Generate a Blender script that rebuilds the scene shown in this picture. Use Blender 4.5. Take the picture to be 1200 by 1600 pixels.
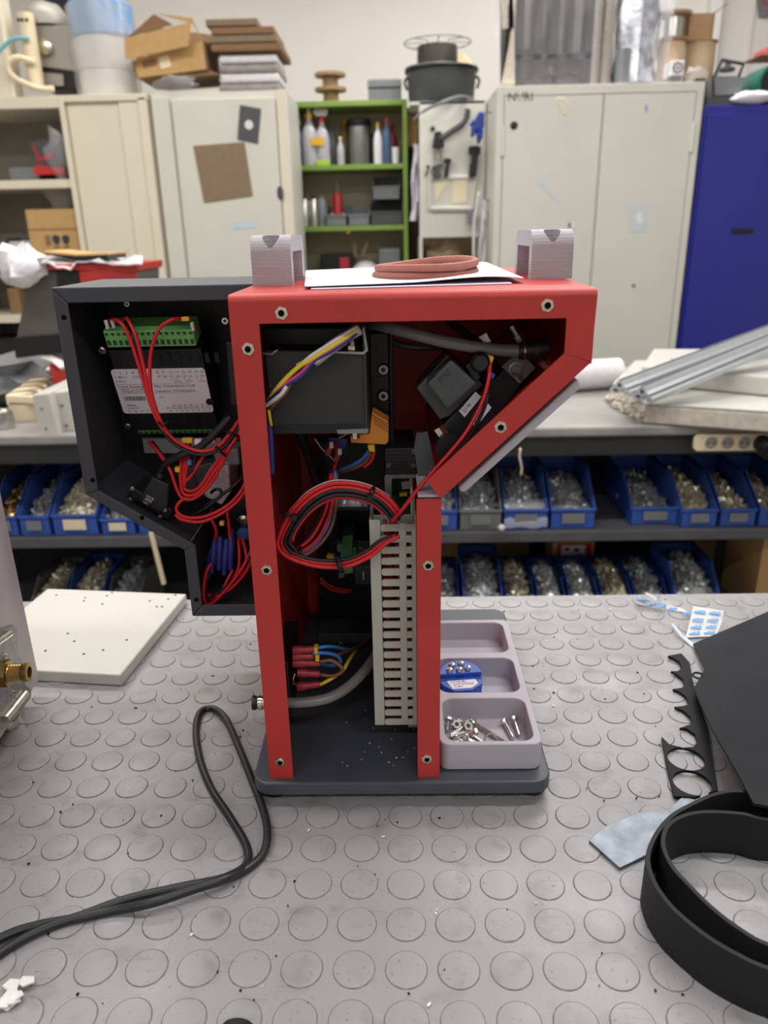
import bpy, bmesh, math, random
from mathutils import Vector, Matrix, Euler
scene = bpy.context.scene
for _o in list(bpy.data.objects): bpy.data.objects.remove(_o)
col = scene.collection
random.seed(7)
R = math.radians

# ---------------------------------------------------------------- camera
FPX, CAMH = 1182.0, 0.43
PITCH, ROLL, YAW = R(20.4), R(1.2), R(1.2)
_F = Vector((-math.sin(YAW)*math.cos(PITCH), math.cos(YAW)*math.cos(PITCH), -math.sin(PITCH)))
_R0 = Vector((math.cos(YAW), math.sin(YAW), 0)); _U0 = _R0.cross(_F)
_r = math.cos(ROLL)*_R0 - math.sin(ROLL)*_U0
_u = math.sin(ROLL)*_R0 + math.cos(ROLL)*_U0
CAM = Vector((0, 0, CAMH))
cd = bpy.data.cameras.new('camera'); cam = bpy.data.objects.new('camera', cd); col.objects.link(cam)
cam.matrix_world = Matrix(((_r.x, _u.x, -_F.x, 0), (_r.y, _u.y, -_F.y, 0), (_r.z, _u.z, -_F.z, CAMH), (0, 0, 0, 1)))
cd.sensor_fit = 'VERTICAL'; cd.sensor_height = 36.0; cd.sensor_width = 27.0
cd.lens = FPX/1600*36.0; cd.clip_start = 0.02; cd.clip_end = 50
cd.dof.use_dof = True; cd.dof.focus_distance = 0.60; cd.dof.aperture_fstop = 7.5
scene.camera = cam
# ---------------------------------------------------------------- exposure, world, ceiling lights
scene.view_settings.view_transform = 'Standard'
scene.view_settings.look = 'None'
scene.view_settings.exposure = 0.35
scene.view_settings.gamma = 1.0
scene.view_settings.use_curve_mapping = False
world = bpy.data.worlds.new('room_world'); scene.world = world; world.use_nodes = True
world.node_tree.nodes['Background'].inputs[0].default_value = (0.9, 0.95, 1.0, 1)
world.node_tree.nodes['Background'].inputs[1].default_value = 0.15
FLOOR_Z, CEIL_Z = -0.86, 2.05
# (x, y, length, watts, colour) of the linear ceiling luminaires; they run across the room
LUMINAIRES = [(-1.15, 0.70, 1.5, 15, (1, .98, .97)), (0.85, 0.70, 1.5, 15, (1, .98, .97)),
              (-1.15, 2.10, 1.5, 20, (1, .96, .90)), (0.85, 2.10, 1.5, 16, (1, .98, .97)),
              (-1.15, 3.65, 1.5, 9, (1, .96, .90)), (0.85, 3.65, 1.5, 23, (1, .98, .96)),
              (-1.15, -1.3, 1.5, 9, (.97, .98, 1)), (0.85, -1.3, 1.5, 14, (.97, .98, 1))]
for (lx, ly, ll, lw, lc) in LUMINAIRES:
    ld = bpy.data.lights.new('ceiling_tube_light', 'AREA'); ld.shape = 'RECTANGLE'
    ld.size = ll; ld.size_y = 0.12; ld.energy = lw; ld.color = lc
    lo = bpy.data.objects.new('ceiling_tube_light', ld); col.objects.link(lo)
    lo.location = (lx, ly, CEIL_Z-0.085)

# ---------------------------------------------------------------- helpers
def _ray(x, y): return _F + (x-600)/FPX*_r - (y-800)/FPX*_u
def P(x, y, Y):                    # the point of the photo's pixel that lies at depth Y
    d = _ray(x, y); return CAM + d*(Y/d.y)
def G(x, y, z=0.0):                # ... that lies at height z
    d = _ray(x, y); return CAM + d*((z-CAMH)/d.z)
def srgb(h):
    if isinstance(h, str):
        c = [int(h[i:i+2], 16)/255 for i in (0, 2, 4)]
    else: c = [v/255 for v in h]
    return tuple((v/12.92 if v <= .04045 else ((v+.055)/1.055)**2.4) for v in c)
MATS = {}
def mat(name, colr, rough=.5, metal=0.0, var=.12, scale=60, bump=0.0, bscale=None, spec=.5, trans=0, alpha=1, coat=0, emit=0, colr2=None, stretch=None):
    if name in MATS: return MATS[name]
    m = bpy.data.materials.new(name); m.use_nodes = True; nt = m.node_tree; b = nt.nodes['Principled BSDF']
    c = srgb(colr)
    tc = nt.nodes.new('ShaderNodeTexCoord'); src = tc.outputs['Object']
    if stretch:
        mp = nt.nodes.new('ShaderNodeMapping'); mp.inputs['Scale'].default_value = stretch
        nt.links.new(src, mp.inputs['Vector']); src = mp.outputs['Vector']
    n = nt.nodes.new('ShaderNodeTexNoise'); n.inputs['Scale'].default_value = scale; n.inputs['Detail'].default_value = 4
    nt.links.new(src, n.inputs['Vector'])
    rp = nt.nodes.new('ShaderNodeValToRGB')
    a = tuple(max(0, v*(1-var)) for v in c); d = srgb(colr2) if colr2 else tuple(min(1, v*(1+var)) for v in c)
    rp.color_ramp.elements[0].position = .3; rp.color_ramp.elements[1].position = .7
    rp.color_ramp.elements[0].color = (*a, 1); rp.color_ramp.elements[1].color = (*d, 1)
    nt.links.new(n.outputs['Fac'], rp.inputs['Fac']); nt.links.new(rp.outputs['Color'], b.inputs['Base Color'])
    b.inputs['Roughness'].default_value = rough; b.inputs['Metallic'].default_value = metal
    b.inputs['Specular IOR Level'].default_value = spec
    b.inputs['Transmission Weight'].default_value = trans; b.inputs['Alpha'].default_value = alpha
    b.inputs['Coat Weight'].default_value = coat
    if emit:
        nt.links.new(rp.outputs['Color'], b.inputs['Emission Color']); b.inputs['Emission Strength'].default_value = emit
    if bump:
        n2 = nt.nodes.new('ShaderNodeTexNoise'); n2.inputs['Scale'].default_value = bscale or scale*3
        n2.inputs['Detail'].default_value = 3
        nt.links.new(src, n2.inputs['Vector'])
        bp = nt.nodes.new('ShaderNodeBump'); bp.inputs['Strength'].default_value = bump; bp.inputs['Distance'].default_value = .002
        nt.links.new(n2.outputs['Fac'], bp.inputs['Height']); nt.links.new(bp.outputs['Normal'], b.inputs['Normal'])
    MATS[name] = m; return m

class MB:
    """collects geometry in world coordinates; build() links it as one mesh object"""
    def __init__(s): s.v = []; s.f = []; s.m = []
    def add(s, vs, fs, mi=0):
        o = len(s.v); s.v += [Vector(v) for v in vs]; s.f += [tuple(o+i for i in f) for f in fs]; s.m += [mi]*len(fs); return s
    def box(s, lo, hi, M=None, mi=0):
        x0, y0, z0 = lo; x1, y1, z1 = hi
        vs = [Vector(v) for v in ((x0,y0,z0),(x1,y0,z0),(x1,y1,z0),(x0,y1,z0),(x0,y0,z1),(x1,y0,z1),(x1,y1,z1),(x0,y1,z1))]
        if M: vs = [M @ v for v in vs]
        return s.add(vs, ((0,3,2,1),(4,5,6,7),(0,1,5,4),(1,2,6,5),(2,3,7,6),(3,0,4,7)), mi)
    def cbox(s, c, size, M=None, mi=0):
        c = Vector(c); h = Vector(size)/2
        if M is not None: return s.box(-h, h, Matrix.Translation(c) @ M.to_4x4(), mi)
        return s.box(c-h, c+h, None, mi)
    def prism(s, poly, vec, mi=0):            # planar polygon extruded along vec
        n = len(poly); a = [Vector(p) for p in poly]; vec = Vector(vec)
        nrm = Vector((0, 0, 0))
        for i in range(n): nrm += a[i].cross(a[(i+1) % n])
        if nrm.dot(vec) > 0: a.reverse()
        b = [p+vec for p in a]
        return s.add(a+b, [tuple(range(n)), tuple(range(2*n-1, n-1, -1))] + [((i+1) % n, i, n+i, n+(i+1) % n) for i in range(n)], mi)
    def tube(s, pts, r, n=8, mi=0, cap=True, closed=False):
        pts = [Vector(p) for p in pts]; N = len(pts); rings = []
        rr = r if isinstance(r, (list, tuple)) else [r]*N
        prev = None
        for i, p in enumerate(pts):
            if closed: t = pts[(i+1) % N]-pts[i-1]
            else: t = pts[min(i+1, N-1)]-pts[max(i-1, 0)]
            if t.length < 1e-9: t = Vector((0, 0, 1))
            t.normalize()
            if prev is None:
                a = t.orthogonal().normalized()
            else:
                a = prev - t*prev.dot(t)
                a = a.normalized() if a.length > 1e-6 else t.orthogonal().normalized()
            prev = a; b = t.cross(a)
            rings.append([p+(a*math.cos(2*math.pi*k/n)+b*math.sin(2*math.pi*k/n))*rr[i] for k in range(n)])
        vs = [v for g in rings for v in g]; fs = []
        for i in range(N if closed else N-1):
            j = (i+1) % N
            for k in range(n): fs.append((i*n+k, i*n+(k+1) % n, j*n+(k+1) % n, j*n+k))
        if cap and not closed: fs += [tuple(range(n-1, -1, -1)), tuple((N-1)*n+k for k in range(n))]
        return s.add(vs, fs, mi)
    def cyl(s, p0, p1, r0, r1=None, n=20, mi=0): return s.tube([p0, p1], [r0, r0 if r1 is None else r1], n, mi)
    def lathe(s, base, prof, n=24, axis=(0, 0, 1), mi=0):   # prof: (radius, height) from bottom to top
        ax = Vector(axis).normalized(); a = ax.orthogonal().normalized(); b = ax.cross(a); base = Vector(base)
        vs = []; fs = []
        for (rad, h) in prof:
            for k in range(n):
                t = 2*math.pi*k/n; vs.append(base+ax*h+(a*math.cos(t)+b*math.sin(t))*max(rad, 1e-5))
        for i in range(len(prof)-1):
            for k in range(n): fs.append((i*n+k, i*n+(k+1) % n, (i+1)*n+(k+1) % n, (i+1)*n+k))
        fs += [tuple(range(n-1, -1, -1)), tuple((len(prof)-1)*n+k for k in range(n))]
        return s.add(vs, fs, mi)
    def sheet(s, pts, U, V, th, mi=0):         # grid of points pts[v][u] thickened
        o = len(s.v)
        g = [[Vector(p) for p in row] for row in pts]
        nv, nu = len(g), len(g[0]); nr = []
        for j in range(nv):
            for i in range(nu):
                a = g[j][min(i+1, nu-1)]-g[j][max(i-1, 0)]; b = g[min(j+1, nv-1)][i]-g[max(j-1, 0)][i]
                nn = a.cross(b); nr.append(nn.normalized() if nn.length else Vector((0, 0, 1)))
        flat = [p for row in g for p in row]
        vs = [p+n_*th/2 for p, n_ in zip(flat, nr)]+[p-n_*th/2 for p, n_ in zip(flat, nr)]
        K = nu*nv; fs = []
        for j in range(nv-1):
            for i in range(nu-1):
                q = (j*nu+i, j*nu+i+1, (j+1)*nu+i+1, (j+1)*nu+i)
                fs.append(q); fs.append(tuple(K+k for k in reversed(q)))
        rim = [i for i in range(nu)]+[j*nu+nu-1 for j in range(1, nv)]+[(nv-1)*nu+i for i in range(nu-2, -1, -1)]+[j*nu for j in range(nv-2, 0, -1)]
        for a, b in zip(rim, rim[1:]+rim[:1]): fs.append((b, a, K+a, K+b))
        return s.add(vs, fs, mi)
    def hexa(s, lo4, hi4, mi=0):               # two quads
        return s.add(list(lo4)+list(hi4), ((3,2,1,0),(4,5,6,7),(0,1,5,4),(1,2,6,5),(2,3,7,6),(3,0,4,7)), mi)
    def build(s, name, mats, parent=None, smooth=False, bev=0, seg=2, origin=None):
        me = bpy.data.meshes.new(name)
        xs = [v.x for v in s.v]; ys = [v.y for v in s.v]; zs = [v.z for v in s.v]
        og = Vector(origin) if origin is not None else Vector(((min(xs)+max(xs))/2, (min(ys)+max(ys))/2, min(zs)))
        me.from_pydata([tuple(v-og) for v in s.v], [], s.f)
        if not isinstance(mats, (list, tuple)): mats = [mats]
        for m in mats: me.materials.append(m)
        me.polygons.foreach_set('material_index', s.m)
        bm = bmesh.new(); bm.from_mesh(me); bmesh.ops.recalc_face_normals(bm, faces=bm.faces); bm.to_mesh(me); bm.free()
        if smooth:
            me.polygons.foreach_set('use_smooth', [True]*len(me.polygons))
            if smooth != 'all':
                try: me.set_sharp_from_angle(angle=R(smooth if not isinstance(smooth, bool) else 40))
                except Exception: pass
        me.update()
        o = bpy.data.objects.new(name, me); col.objects.link(o)
        place(o, parent, Matrix.Translation(og))
        if bev:
            md = o.modifiers.new('bevel', 'BEVEL'); md.width = bev; md.segments = seg; md.limit_method = 'ANGLE'; md.angle_limit = R(30)
        return o
WM = {}
def place(o, parent, W):
    WM[o.name] = W.copy()
    if parent is not None:
        o.parent = parent; o.matrix_basis = WM[parent.name].inverted() @ W
    else: o.matrix_basis = W
def tag(o, label, cat, group=None, kind=None):
    o['label'] = label
    if cat: o['category'] = cat
    if group: o['group'] = group
    if kind: o['kind'] = kind
    return o
def struct(o): o['kind'] = 'structure'; return o
def thing(name, loc, label, cat, group=None):
    o = bpy.data.objects.new(name, None); o.empty_display_size = .02; col.objects.link(o)
    place(o, None, Matrix.Translation(Vector(loc))); return tag(o, label, cat, group)
def dup(o, parent, W):                           # a linked copy of one mesh object
    c = o.copy(); col.objects.link(c)
    for k in list(c.keys()): del c[k]
    place(c, parent, W); return c
def dup_tree(root, W, label=None, group=None):   # a thing with its parts and sub-parts
    W0i = WM[root.name].inverted()
    def rec(o, par):
        c = o.copy(); col.objects.link(c); place(c, par, W @ W0i @ WM[o.name])
        for ch in list(o.children): rec(ch, c)
        return c
    r = rec(root, None)
    if label: r['label'] = label
    if group: r['group'] = group
    return r
def spline(pts, n=6):                            # Catmull-Rom through the points
    p = [Vector(q) for q in pts]
    if len(p) < 3: return p
    p = [p[0]*2-p[1]]+p+[p[-1]*2-p[-2]]; out = []
    for i in range(1, len(p)-2):
        for k in range(n):
            t = k/n; a, b, c, d = p[i-1], p[i], p[i+1], p[i+2]
            out.append(.5*((2*b)+(c-a)*t+(2*a-5*b+4*c-d)*t*t+(3*b-a-3*c+d)*t**3))
    return out+[p[-2]]
def wire(name, pix, r, m, parent, n=7, sub=6):
    return MB().tube(spline([P(*q) for q in pix], sub), r, n).build(name, m, parent, smooth='all')
def boolean(o, cutters):
    for c in cutters:
        md = o.modifiers.new('cut', 'BOOLEAN'); md.object = c; md.operation = 'DIFFERENCE'; md.solver = 'EXACT'
    bpy.context.view_layer.update()
    dg = bpy.context.evaluated_depsgraph_get()
    me = bpy.data.meshes.new_from_object(o.evaluated_get(dg))
    old = o.data; o.modifiers.clear(); me.name = old.name; o.data = me
    for c in cutters: bpy.data.objects.remove(c)
    try: me.set_sharp_from_angle(angle=R(35))
    except Exception: pass
    return o
def text(name, s, size, W, m, parent, align='LEFT', th=0.0):
    cu = bpy.data.curves.new(name, 'FONT'); cu.body = s; cu.size = size; cu.align_x = align; cu.resolution_u = 1
    cu.extrude = th
    t = bpy.data.objects.new('text_tmp', cu); col.objects.link(t)
    bpy.context.view_layer.update()
    me = bpy.data.meshes.new_from_object(t.evaluated_get(bpy.context.evaluated_depsgraph_get()))
    bpy.data.objects.remove(t)
    o = bpy.data.objects.new(name, me); me.name = name; me.materials.clear(); me.materials.append(m); col.objects.link(o); place(o, parent, W); return o
def rrect(x0, y0, x1, y1, r, n=5):               # rounded rectangle, 2-D points
    out = []
    for (cx, cy, a) in ((x1-r, y0+r, -90), (x1-r, y1-r, 0), (x0+r, y1-r, 90), (x0+r, y0+r, 180)):
        for k in range(n+1):
            t = R(a+90*k/n); out.append((cx+r*math.cos(t), cy+r*math.sin(t)))
    return out
def frame_of(o, x, y):                           # matrix with origin o, columns x, y, x*y
    x = Vector(x).normalized(); y = Vector(y); y = (y-x*y.dot(x)).normalized(); z = x.cross(y)
    return Matrix(((x.x, y.x, z.x, o[0]), (x.y, y.y, z.y, o[1]), (x.z, y.z, z.z, o[2]), (0, 0, 0, 1)))
def rot(ax, deg): return Matrix.Rotation(R(deg), 4, ax)

# ---------------------------------------------------------------- materials
M_red = mat('red_powder_coat', (184, 50, 45), .42, 0, .05, 25, .05, 900)
M_grey_coat = mat('anthracite_powder_coat', (64, 66, 74), .5, 0, .06, 30, .06, 900)
M_base = mat('slate_grey_paint', (74, 78, 86), .45, 0, .08, 40, .05, 700)
M_baseblk = mat('shaded_base_paint', (40, 42, 52), .6, 0, .15, 60, .05, 700)  # unused; shade between the posts as a darker base plate colour
M_black = mat('black_plastic', (20, 20, 24), .45, 0, .2, 60)
M_blackm = mat('black_metal_sheet', (30, 30, 33), .5, .2, .2, 50)
M_scuff = mat('scuffed_black_steel', (52, 52, 52), .5, .3, .15, 40, .05, 200)
M_rubber = mat('black_rubber', (30, 30, 33), .6, 0, .12, 30, .05, 400, spec=.3)
M_cable = mat('black_cable_jacket', (34, 34, 37), .38, 0, .1, 40)
M_print = mat('grey_printed_plastic', (172, 168, 174), .5, 0, .05, 1.0, .5, 1.0, stretch=(30, 30, 1400))
M_tray = mat('light_grey_tray_plastic', (180, 177, 187), .5, 0, .03, 1.0, .12, 1.0, stretch=(20, 20, 1200))
M_duct = mat('beige_grey_duct', (178, 175, 166), .5, 0, .04, 60)
M_steel = mat('zinc_steel', (205, 205, 200), .28, 1, .15, 200)
M_steeld = mat('dull_steel', (150, 150, 150), .4, 1, .2, 150)
M_brass = mat('brass', (176, 148, 92), .3, 1, .15, 120)
M_nick = mat('nickel', (215, 208, 190), .22, 1, .1, 120)
M_wred = mat('red_wire', (205, 32, 40), .4, 0, .05, 40)
M_wblk = mat('black_wire', (22, 22, 25), .4, 0, .1, 40)
M_wblue = mat('blue_wire', (58, 118, 196), .4, 0, .05, 40)
M_wnavy = mat('dark_blue_wire', (44, 56, 128), .4, 0, .05, 40)
M_wbrn = mat('brown_wire', (128, 78, 48), .4, 0, .05, 40)
M_wyel = mat('yellow_wire', (232, 204, 44), .4, 0, .05, 40)
M_wwht = mat('white_wire', (225, 222, 218), .4, 0, .05, 40)
M_wgrn = mat('green_wire', (60, 130, 70), .4, 0, .05, 40)
M_wpnk = mat('pink_wire', (214, 66, 130), .4, 0, .05, 40)
M_slv = mat('clear_sleeve', (196, 178, 184), .3, 0, .06, 60)
M_hose = mat('grey_hose', (118, 116, 114), .3, 0, .06, 60)
M_hosed = mat('dark_grey_hose', (62, 62, 64), .35, 0, .06, 60)
M_green = mat('green_terminal', (112, 178, 102), .45, 0, .08, 80)
M_greend = mat('dark_green_slot', (38, 74, 40), .5, 0, .08, 80)
M_pcb = mat('green_circuit_board', (30, 96, 62), .4, 0, .4, 160)
M_orange = mat('orange_terminal', (226, 140, 48), .45, 0, .05, 60)
M_yellow = mat('yellow_marker', (228, 178, 40), .45, 0, .08, 60)
M_label = mat('white_label_print', (232, 228, 234), .5, 0, .02, 60)
M_ink = mat('black_ink', (52, 50, 58), .6, 0, .1, 60)
M_sleeve = mat('red_spade_sleeve', (166, 46, 56), .4, 0, .12, 90)
M_bluecon = mat('blue_butt_connector', (44, 52, 132), .35, 0, .15, 90)
M_white_t = mat('white_plastic', (226, 224, 222), .45, 0, .03, 60)
M_foil = mat('silver_foil', (215, 215, 218), .25, .4, .2, 300, .9, 500)
M_paper = mat('white_paper', (232, 230, 244), .6, 0, .01, 30)
M_gasket = mat('brown_gasket_rubber', (160, 98, 82), .6, 0, .1, 120, .1, 600)
M_bluep = mat('blue_plastic', (42, 88, 190), .4, 0, .06, 60)
M_wpanel = mat('white_lacquer', (200, 198, 190), .4, 0, .02, 20)
M_wbox = mat('white_enclosure', (188, 181, 181), .42, 0, .02, 20)
M_cab = mat('cream_cabinet_paint', (214, 212, 202), .42, 0, .04, 4)
M_cabw = mat('warm_cream_paint', (226, 218, 198), .42, 0, .03, 4)
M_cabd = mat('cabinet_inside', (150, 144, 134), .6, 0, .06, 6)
M_blue = mat('blue_cabinet_paint', (38, 42, 140), .4, 0, .05, 5)
M_lime = mat('lime_green_paint', (128, 158, 70), .45, 0, .05, 20)
M_tanback = mat('tan_backboard', (194, 180, 152), .6, 0, .06, 8)
M_wall = mat('painted_wall', (226, 222, 216), .7, 0, .03, 2)
M_floor = mat('concrete_floor', (120, 118, 116), .6, 0, .2, 6, .1, 60)
M_ceil = mat('ceiling_paint', (225, 225, 224), .8, 0, .02, 2)
M_bench = mat('grey_bench_top', (152, 149, 146), .42, 0, .16, 9, .1, 90)
M_frame = mat('dark_steel_frame', (66, 66, 68), .45, .1, .08, 20)
M_shelfm = mat('grey_steel_shelf', (92, 92, 95), .45, .2, .12, 20)
M_bin = mat('blue_bin_plastic', (50, 86, 168), .42, 0, .06, 20)
M_bing = mat('grey_bin_plastic', (112, 112, 110), .45, 0, .06, 20)
M_card = mat('cardboard', (196, 158, 104), .75, 0, .06, 30, .05, 300)
M_cardd = mat('dark_cardboard', (140, 108, 76), .75, 0, .08, 30, .05, 300)
M_kraft = mat('brown_hardboard', (134, 114, 88), .6, 0, .08, 40)
M_film = mat('plastic_film', (232, 232, 236), .15, 0, .03, 30, .8, 60, alpha=.20)
M_bubble = mat('bubble_wrap', (226, 224, 228), .2, 0, .05, 60, 1.0, 60)
M_alu = mat('aluminium_profile', (198, 202, 206), .4, .6, .05, 40)
M_wood = mat('wooden_spool', (158, 128, 92), .6, 0, .12, 60)
M_dkgrey = mat('dark_grey_plastic', (72, 74, 76), .45, 0, .08, 30)
M_mgrey = mat('mid_grey_plastic', (122, 124, 128), .45, 0, .08, 30)
M_clearb = mat('clear_bottle', (200, 198, 206), .2, 0, .03, 30, trans=.15)
M_cream = mat('cream_plastic', (232, 216, 184), .45, 0, .04, 30)
M_purple = mat('purple_plastic', (74, 58, 120), .4, 0, .06, 30)
M_tool_red = mat('red_plastic', (196, 44, 44), .4, 0, .06, 30)
M_foam = mat('foam_edge', (206, 197, 184), .8, 0, .12, 60, .6, 120)
M_notes = mat('yellowish_paper', (232, 222, 190), .7, 0, .03, 30)
M_glove = mat('blue_glove', (40, 62, 150), .6, 0, .12, 60)
M_paleblue = mat('pale_blue_sticker', (196, 210, 222), .5, 0, .06, 40)
M_tapeblue = mat('blue_print', (112, 176, 232), .5, 0, .08, 90)
M_zincsheet = mat('zinc_sheet_scrap', (118, 124, 132), .38, .8, .3, 60, .1, 200)
M_blksheet = mat('blackened_sheet', (26, 27, 34), .55, 0, .25, 25, .06, 200, spec=.18)
M_lampw = mat('lamp_diffuser', (255, 250, 240), .5, 0, .0, 5, emit=3.0)

M_hw = mat('zinc_hardware', (214, 216, 216), .25, .55, .25, 120)
M_hwy = mat('yellow_zinc_hardware', (214, 206, 182), .27, .55, .25, 120)
M_hwd = mat('dull_zinc_hardware', (186, 188, 190), .28, .55, .25, 120)
M_graph = mat('graphite_sheet', (88, 84, 80), .5, 0, .08, 20)
M_film2 = mat('thin_clear_film', (235, 235, 240), .08, 0, .03, 30, .9, 50, alpha=.07)
M_ctl = mat('light_grey_enclosure', (158, 153, 146), .45, .1, .06, 20)
M_emboss = mat('embossed_plastic', (62, 64, 66), .5, 0, .08, 30)
M_fadeink = mat('faded_ink', (168, 172, 196), .5, 0, .1, 60)
M_resid = mat('faint_sticker', (203, 211, 212), .5, 0, .05, 40)
M_cardp = mat('pale_cardboard', (188, 164, 134), .75, 0, .06, 30, .05, 300)
M_hole = mat('dark_hole', (10, 10, 12), .8, 0, .1, 60, spec=.1)
# ---------------------------------------------------------------- room shell
def slab(name, lo, hi, m): return struct(MB().box(lo, hi).build(name, m))
XL, XR, YB, YN = -3.0, 2.9, 4.75, -2.6
slab('floor', (XL, YN, FLOOR_Z-.1), (XR, YB, FLOOR_Z), M_floor)
slab('ceiling', (XL, YN, CEIL_Z), (XR, YB, CEIL_Z+.1), M_ceil)
slab('wall_back', (XL, YB, FLOOR_Z), (XR, YB+.1, CEIL_Z), M_wall)
slab('wall_left', (XL-.1, YN, FLOOR_Z), (XL, YB, CEIL_Z), M_wall)
slab('wall_right', (XR, YN, FLOOR_Z), (XR+.1, YB, CEIL_Z), M_wall)
slab('wall_front', (XL, YN-.1, FLOOR_Z), (XR, YN, CEIL_Z), M_wall)
tb = P(1112, 60, 4.7).x
struct(MB().box((tb-.03, 4.67, FLOOR_Z), (tb+.03, YB, CEIL_Z)).build('trim_1', M_wall, bev=.004))
tb = P(1176, 60, 4.7).x
struct(MB().box((tb-.008, 4.735, FLOOR_Z), (tb+.008, YB, CEIL_Z)).build('trim_2', M_wall))
for i, (lx, ly, ll, lw, lc) in enumerate(LUMINAIRES):
    row = ['over the workbench', 'over the rear bench', 'over the cabinets', 'behind the camera'][i//2]; side = ['left', 'right'][i % 2]
    t = thing('ceiling_luminaire', (lx, ly, CEIL_Z-.08), f'white linear ceiling luminaire {row}, {side} one of the pair', 'lamp', 'linear ceiling luminaires')
    MB().box((lx-ll/2-.02, ly-.08, CEIL_Z-.05), (lx+ll/2+.02, ly+.08, CEIL_Z)).build('lamp_housing', M_white_t, t, bev=.006)
    MB().box((lx-ll/2, ly-.06, CEIL_Z-.075), (lx+ll/2, ly+.06, CEIL_Z-.05)).build('diffuser', M_lampw, t, bev=.006)

# ---------------------------------------------------------------- workbench with a coin-stud rubber mat
def bench_material():
    m = bpy.data.materials.new('grey_stud_rubber'); m.use_nodes = True; nt = m.node_tree; b = nt.nodes['Principled BSDF']
    tc = nt.nodes.new('ShaderNodeTexCoord'); L = nt.links.new
    def noise(scale, det=5, st=None):
        n = nt.nodes.new('ShaderNodeTexNoise'); n.inputs['Scale'].default_value = scale; n.inputs['Detail'].default_value = det
        g = nt.nodes.new('ShaderNodeNewGeometry'); v = g.outputs['Position']
        if st:
            mp = nt.nodes.new('ShaderNodeMapping'); mp.inputs['Scale'].default_value = st; mp.inputs['Rotation'].default_value = (0, 0, R(25)); L(v, mp.inputs[0]); v = mp.outputs[0]
        L(v, n.inputs['Vector']); return n.outputs['Fac']
    def ramp(src, stops):
        r_ = nt.nodes.new('ShaderNodeValToRGB'); e = r_.color_ramp.elements
        e[0].position, e[1].position = stops[0][0], stops[-1][0]
        e[0].color = (*stops[0][1], 1); e[1].color = (*stops[-1][1], 1)
        for p_, c_ in stops[1:-1]: x = e.new(p_); x.color = (*c_, 1)
        L(src, r_.inputs[0]); return r_.outputs[0]
    def mul(a, c, f=1.0):
        x = nt.nodes.new('ShaderNodeMix'); x.data_type = 'RGBA'; x.blend_type = 'MULTIPLY'; x.inputs[0].default_value = f
        L(a, x.inputs[6]); L(c, x.inputs[7]); return x.outputs[2]
    g = lambda v: (v, v, v)
    c = ramp(noise(7), [(.3, srgb((146, 144, 144))), (.7, srgb((158, 156, 158)))])
    c = mul(c, ramp(noise(38, 8), [(.25, srgb((222, 218, 210))), (.45, g(1))]))
    c = mul(c, ramp(noise(420, 3), [(.27, g(.35)), (.34, g(1))]), .8)
    c = mul(c, ramp(noise(30, 6, (1, 14, 1)), [(.26, g(.72)), (.36, g(1))]), .8)
    L(c, b.inputs['Base Color'])
    L(ramp(noise(30, 5), [(.3, g(.27)), (.7, g(.50))]), b.inputs['Roughness'])
    n2 = noise(160, 4); bp = nt.nodes.new('ShaderNodeBump'); bp.inputs['Strength'].default_value = .12; bp.inputs['Distance'].default_value = .001
    L(n2, bp.inputs['Height']); L(bp.outputs[0], b.inputs['Normal'])
    return m
M_mat = bench_material()
M_groove = mat('dirt_in_stud_edge', (112, 110, 110), .6, 0, .4, 150)
bx0, bx1, by0, by1 = -.95, .95, .06, .849
wb = thing('workbench', (0, .45, FLOOR_Z), 'near workbench covered in grey coin-stud rubber sheet', 'workbench')
matp = MB().box((bx0, by0, -.004), (bx1, by1, 0)).build('rubber_mat', M_mat, wb)
MB().box((bx0, by0, -.034), (bx1, by1-.001, -.004)).build('tabletop', M_cardd, wb)
for lx in (bx0+.05, bx1-.05):
    for ly in (by0+.05, by1-.08):
        MB().box((lx-.03, ly-.03, FLOOR_Z), (lx+.03, ly+.03, -.034)).build('leg', M_frame, wb)
MB().box((bx0+.02, by1-.1, -.1), (bx1-.02, by1-.06, -.034)).build('rail', M_frame, wb)
def stud_geo(mb, c, n=28):
    c = Vector(c); rr = [(.0134, -.0002, 1), (.0133, .00012, 1), (.0126, .00062, 0), (.0121, .00068, 0)]
    vs = []; fs = []; ms = []
    for (ra, h, _) in rr:
        for k in range(n): t = 2*math.pi*k/n; vs.append(c+Vector((ra*math.cos(t), ra*math.sin(t), h)))
    for i in range(3):
        mi = 1 if i < 1 else (1 if i == 1 else 0)
        mb.add([], []); o = None
        for k in range(n): fs.append((i*n+k, i*n+(k+1) % n, (i+1)*n+(k+1) % n, (i+1)*n+k)); ms.append(1 if i < 2 else 0)
    fs.append(tuple(3*n+k for k in range(n))); ms.append(0)
    o = len(mb.v); mb.v += vs; mb.f += [tuple(o+i for i in f) for f in fs]; mb.m += ms
def proj(p):
    d = Vector(p)-CAM; z = d.dot(_F); return (600+FPX*d.dot(_r)/z, 800-FPX*d.dot(_u)/z, z) if z > .01 else (9e9, 9e9, 1)
spots = []
for i in range(-28, 29):
    for j in range(-14, 12):
        a_, b_ = i*.0325, j*.0328; c = (.0018+a_+b_*.008, .472+b_-a_*.011, 0)
        if not (bx0+.015 < c[0] < bx1-.015 and by0+.015 < c[1] < by1-.013): continue
        spots.append(c)
def hidden(c):
    if -.115 < c[0] < .117 and .5 < c[1] < .77: return True          # under the machine
    return False
vis = [c for c in spots if -30 < proj(c)[0] < 1230 and 900 < proj(c)[1] < 1640 and not hidden(c)]
vis.sort(key=lambda c: proj(c)[2]); ind = vis[:300]; rest = [c for c in spots if c not in ind]
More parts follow.
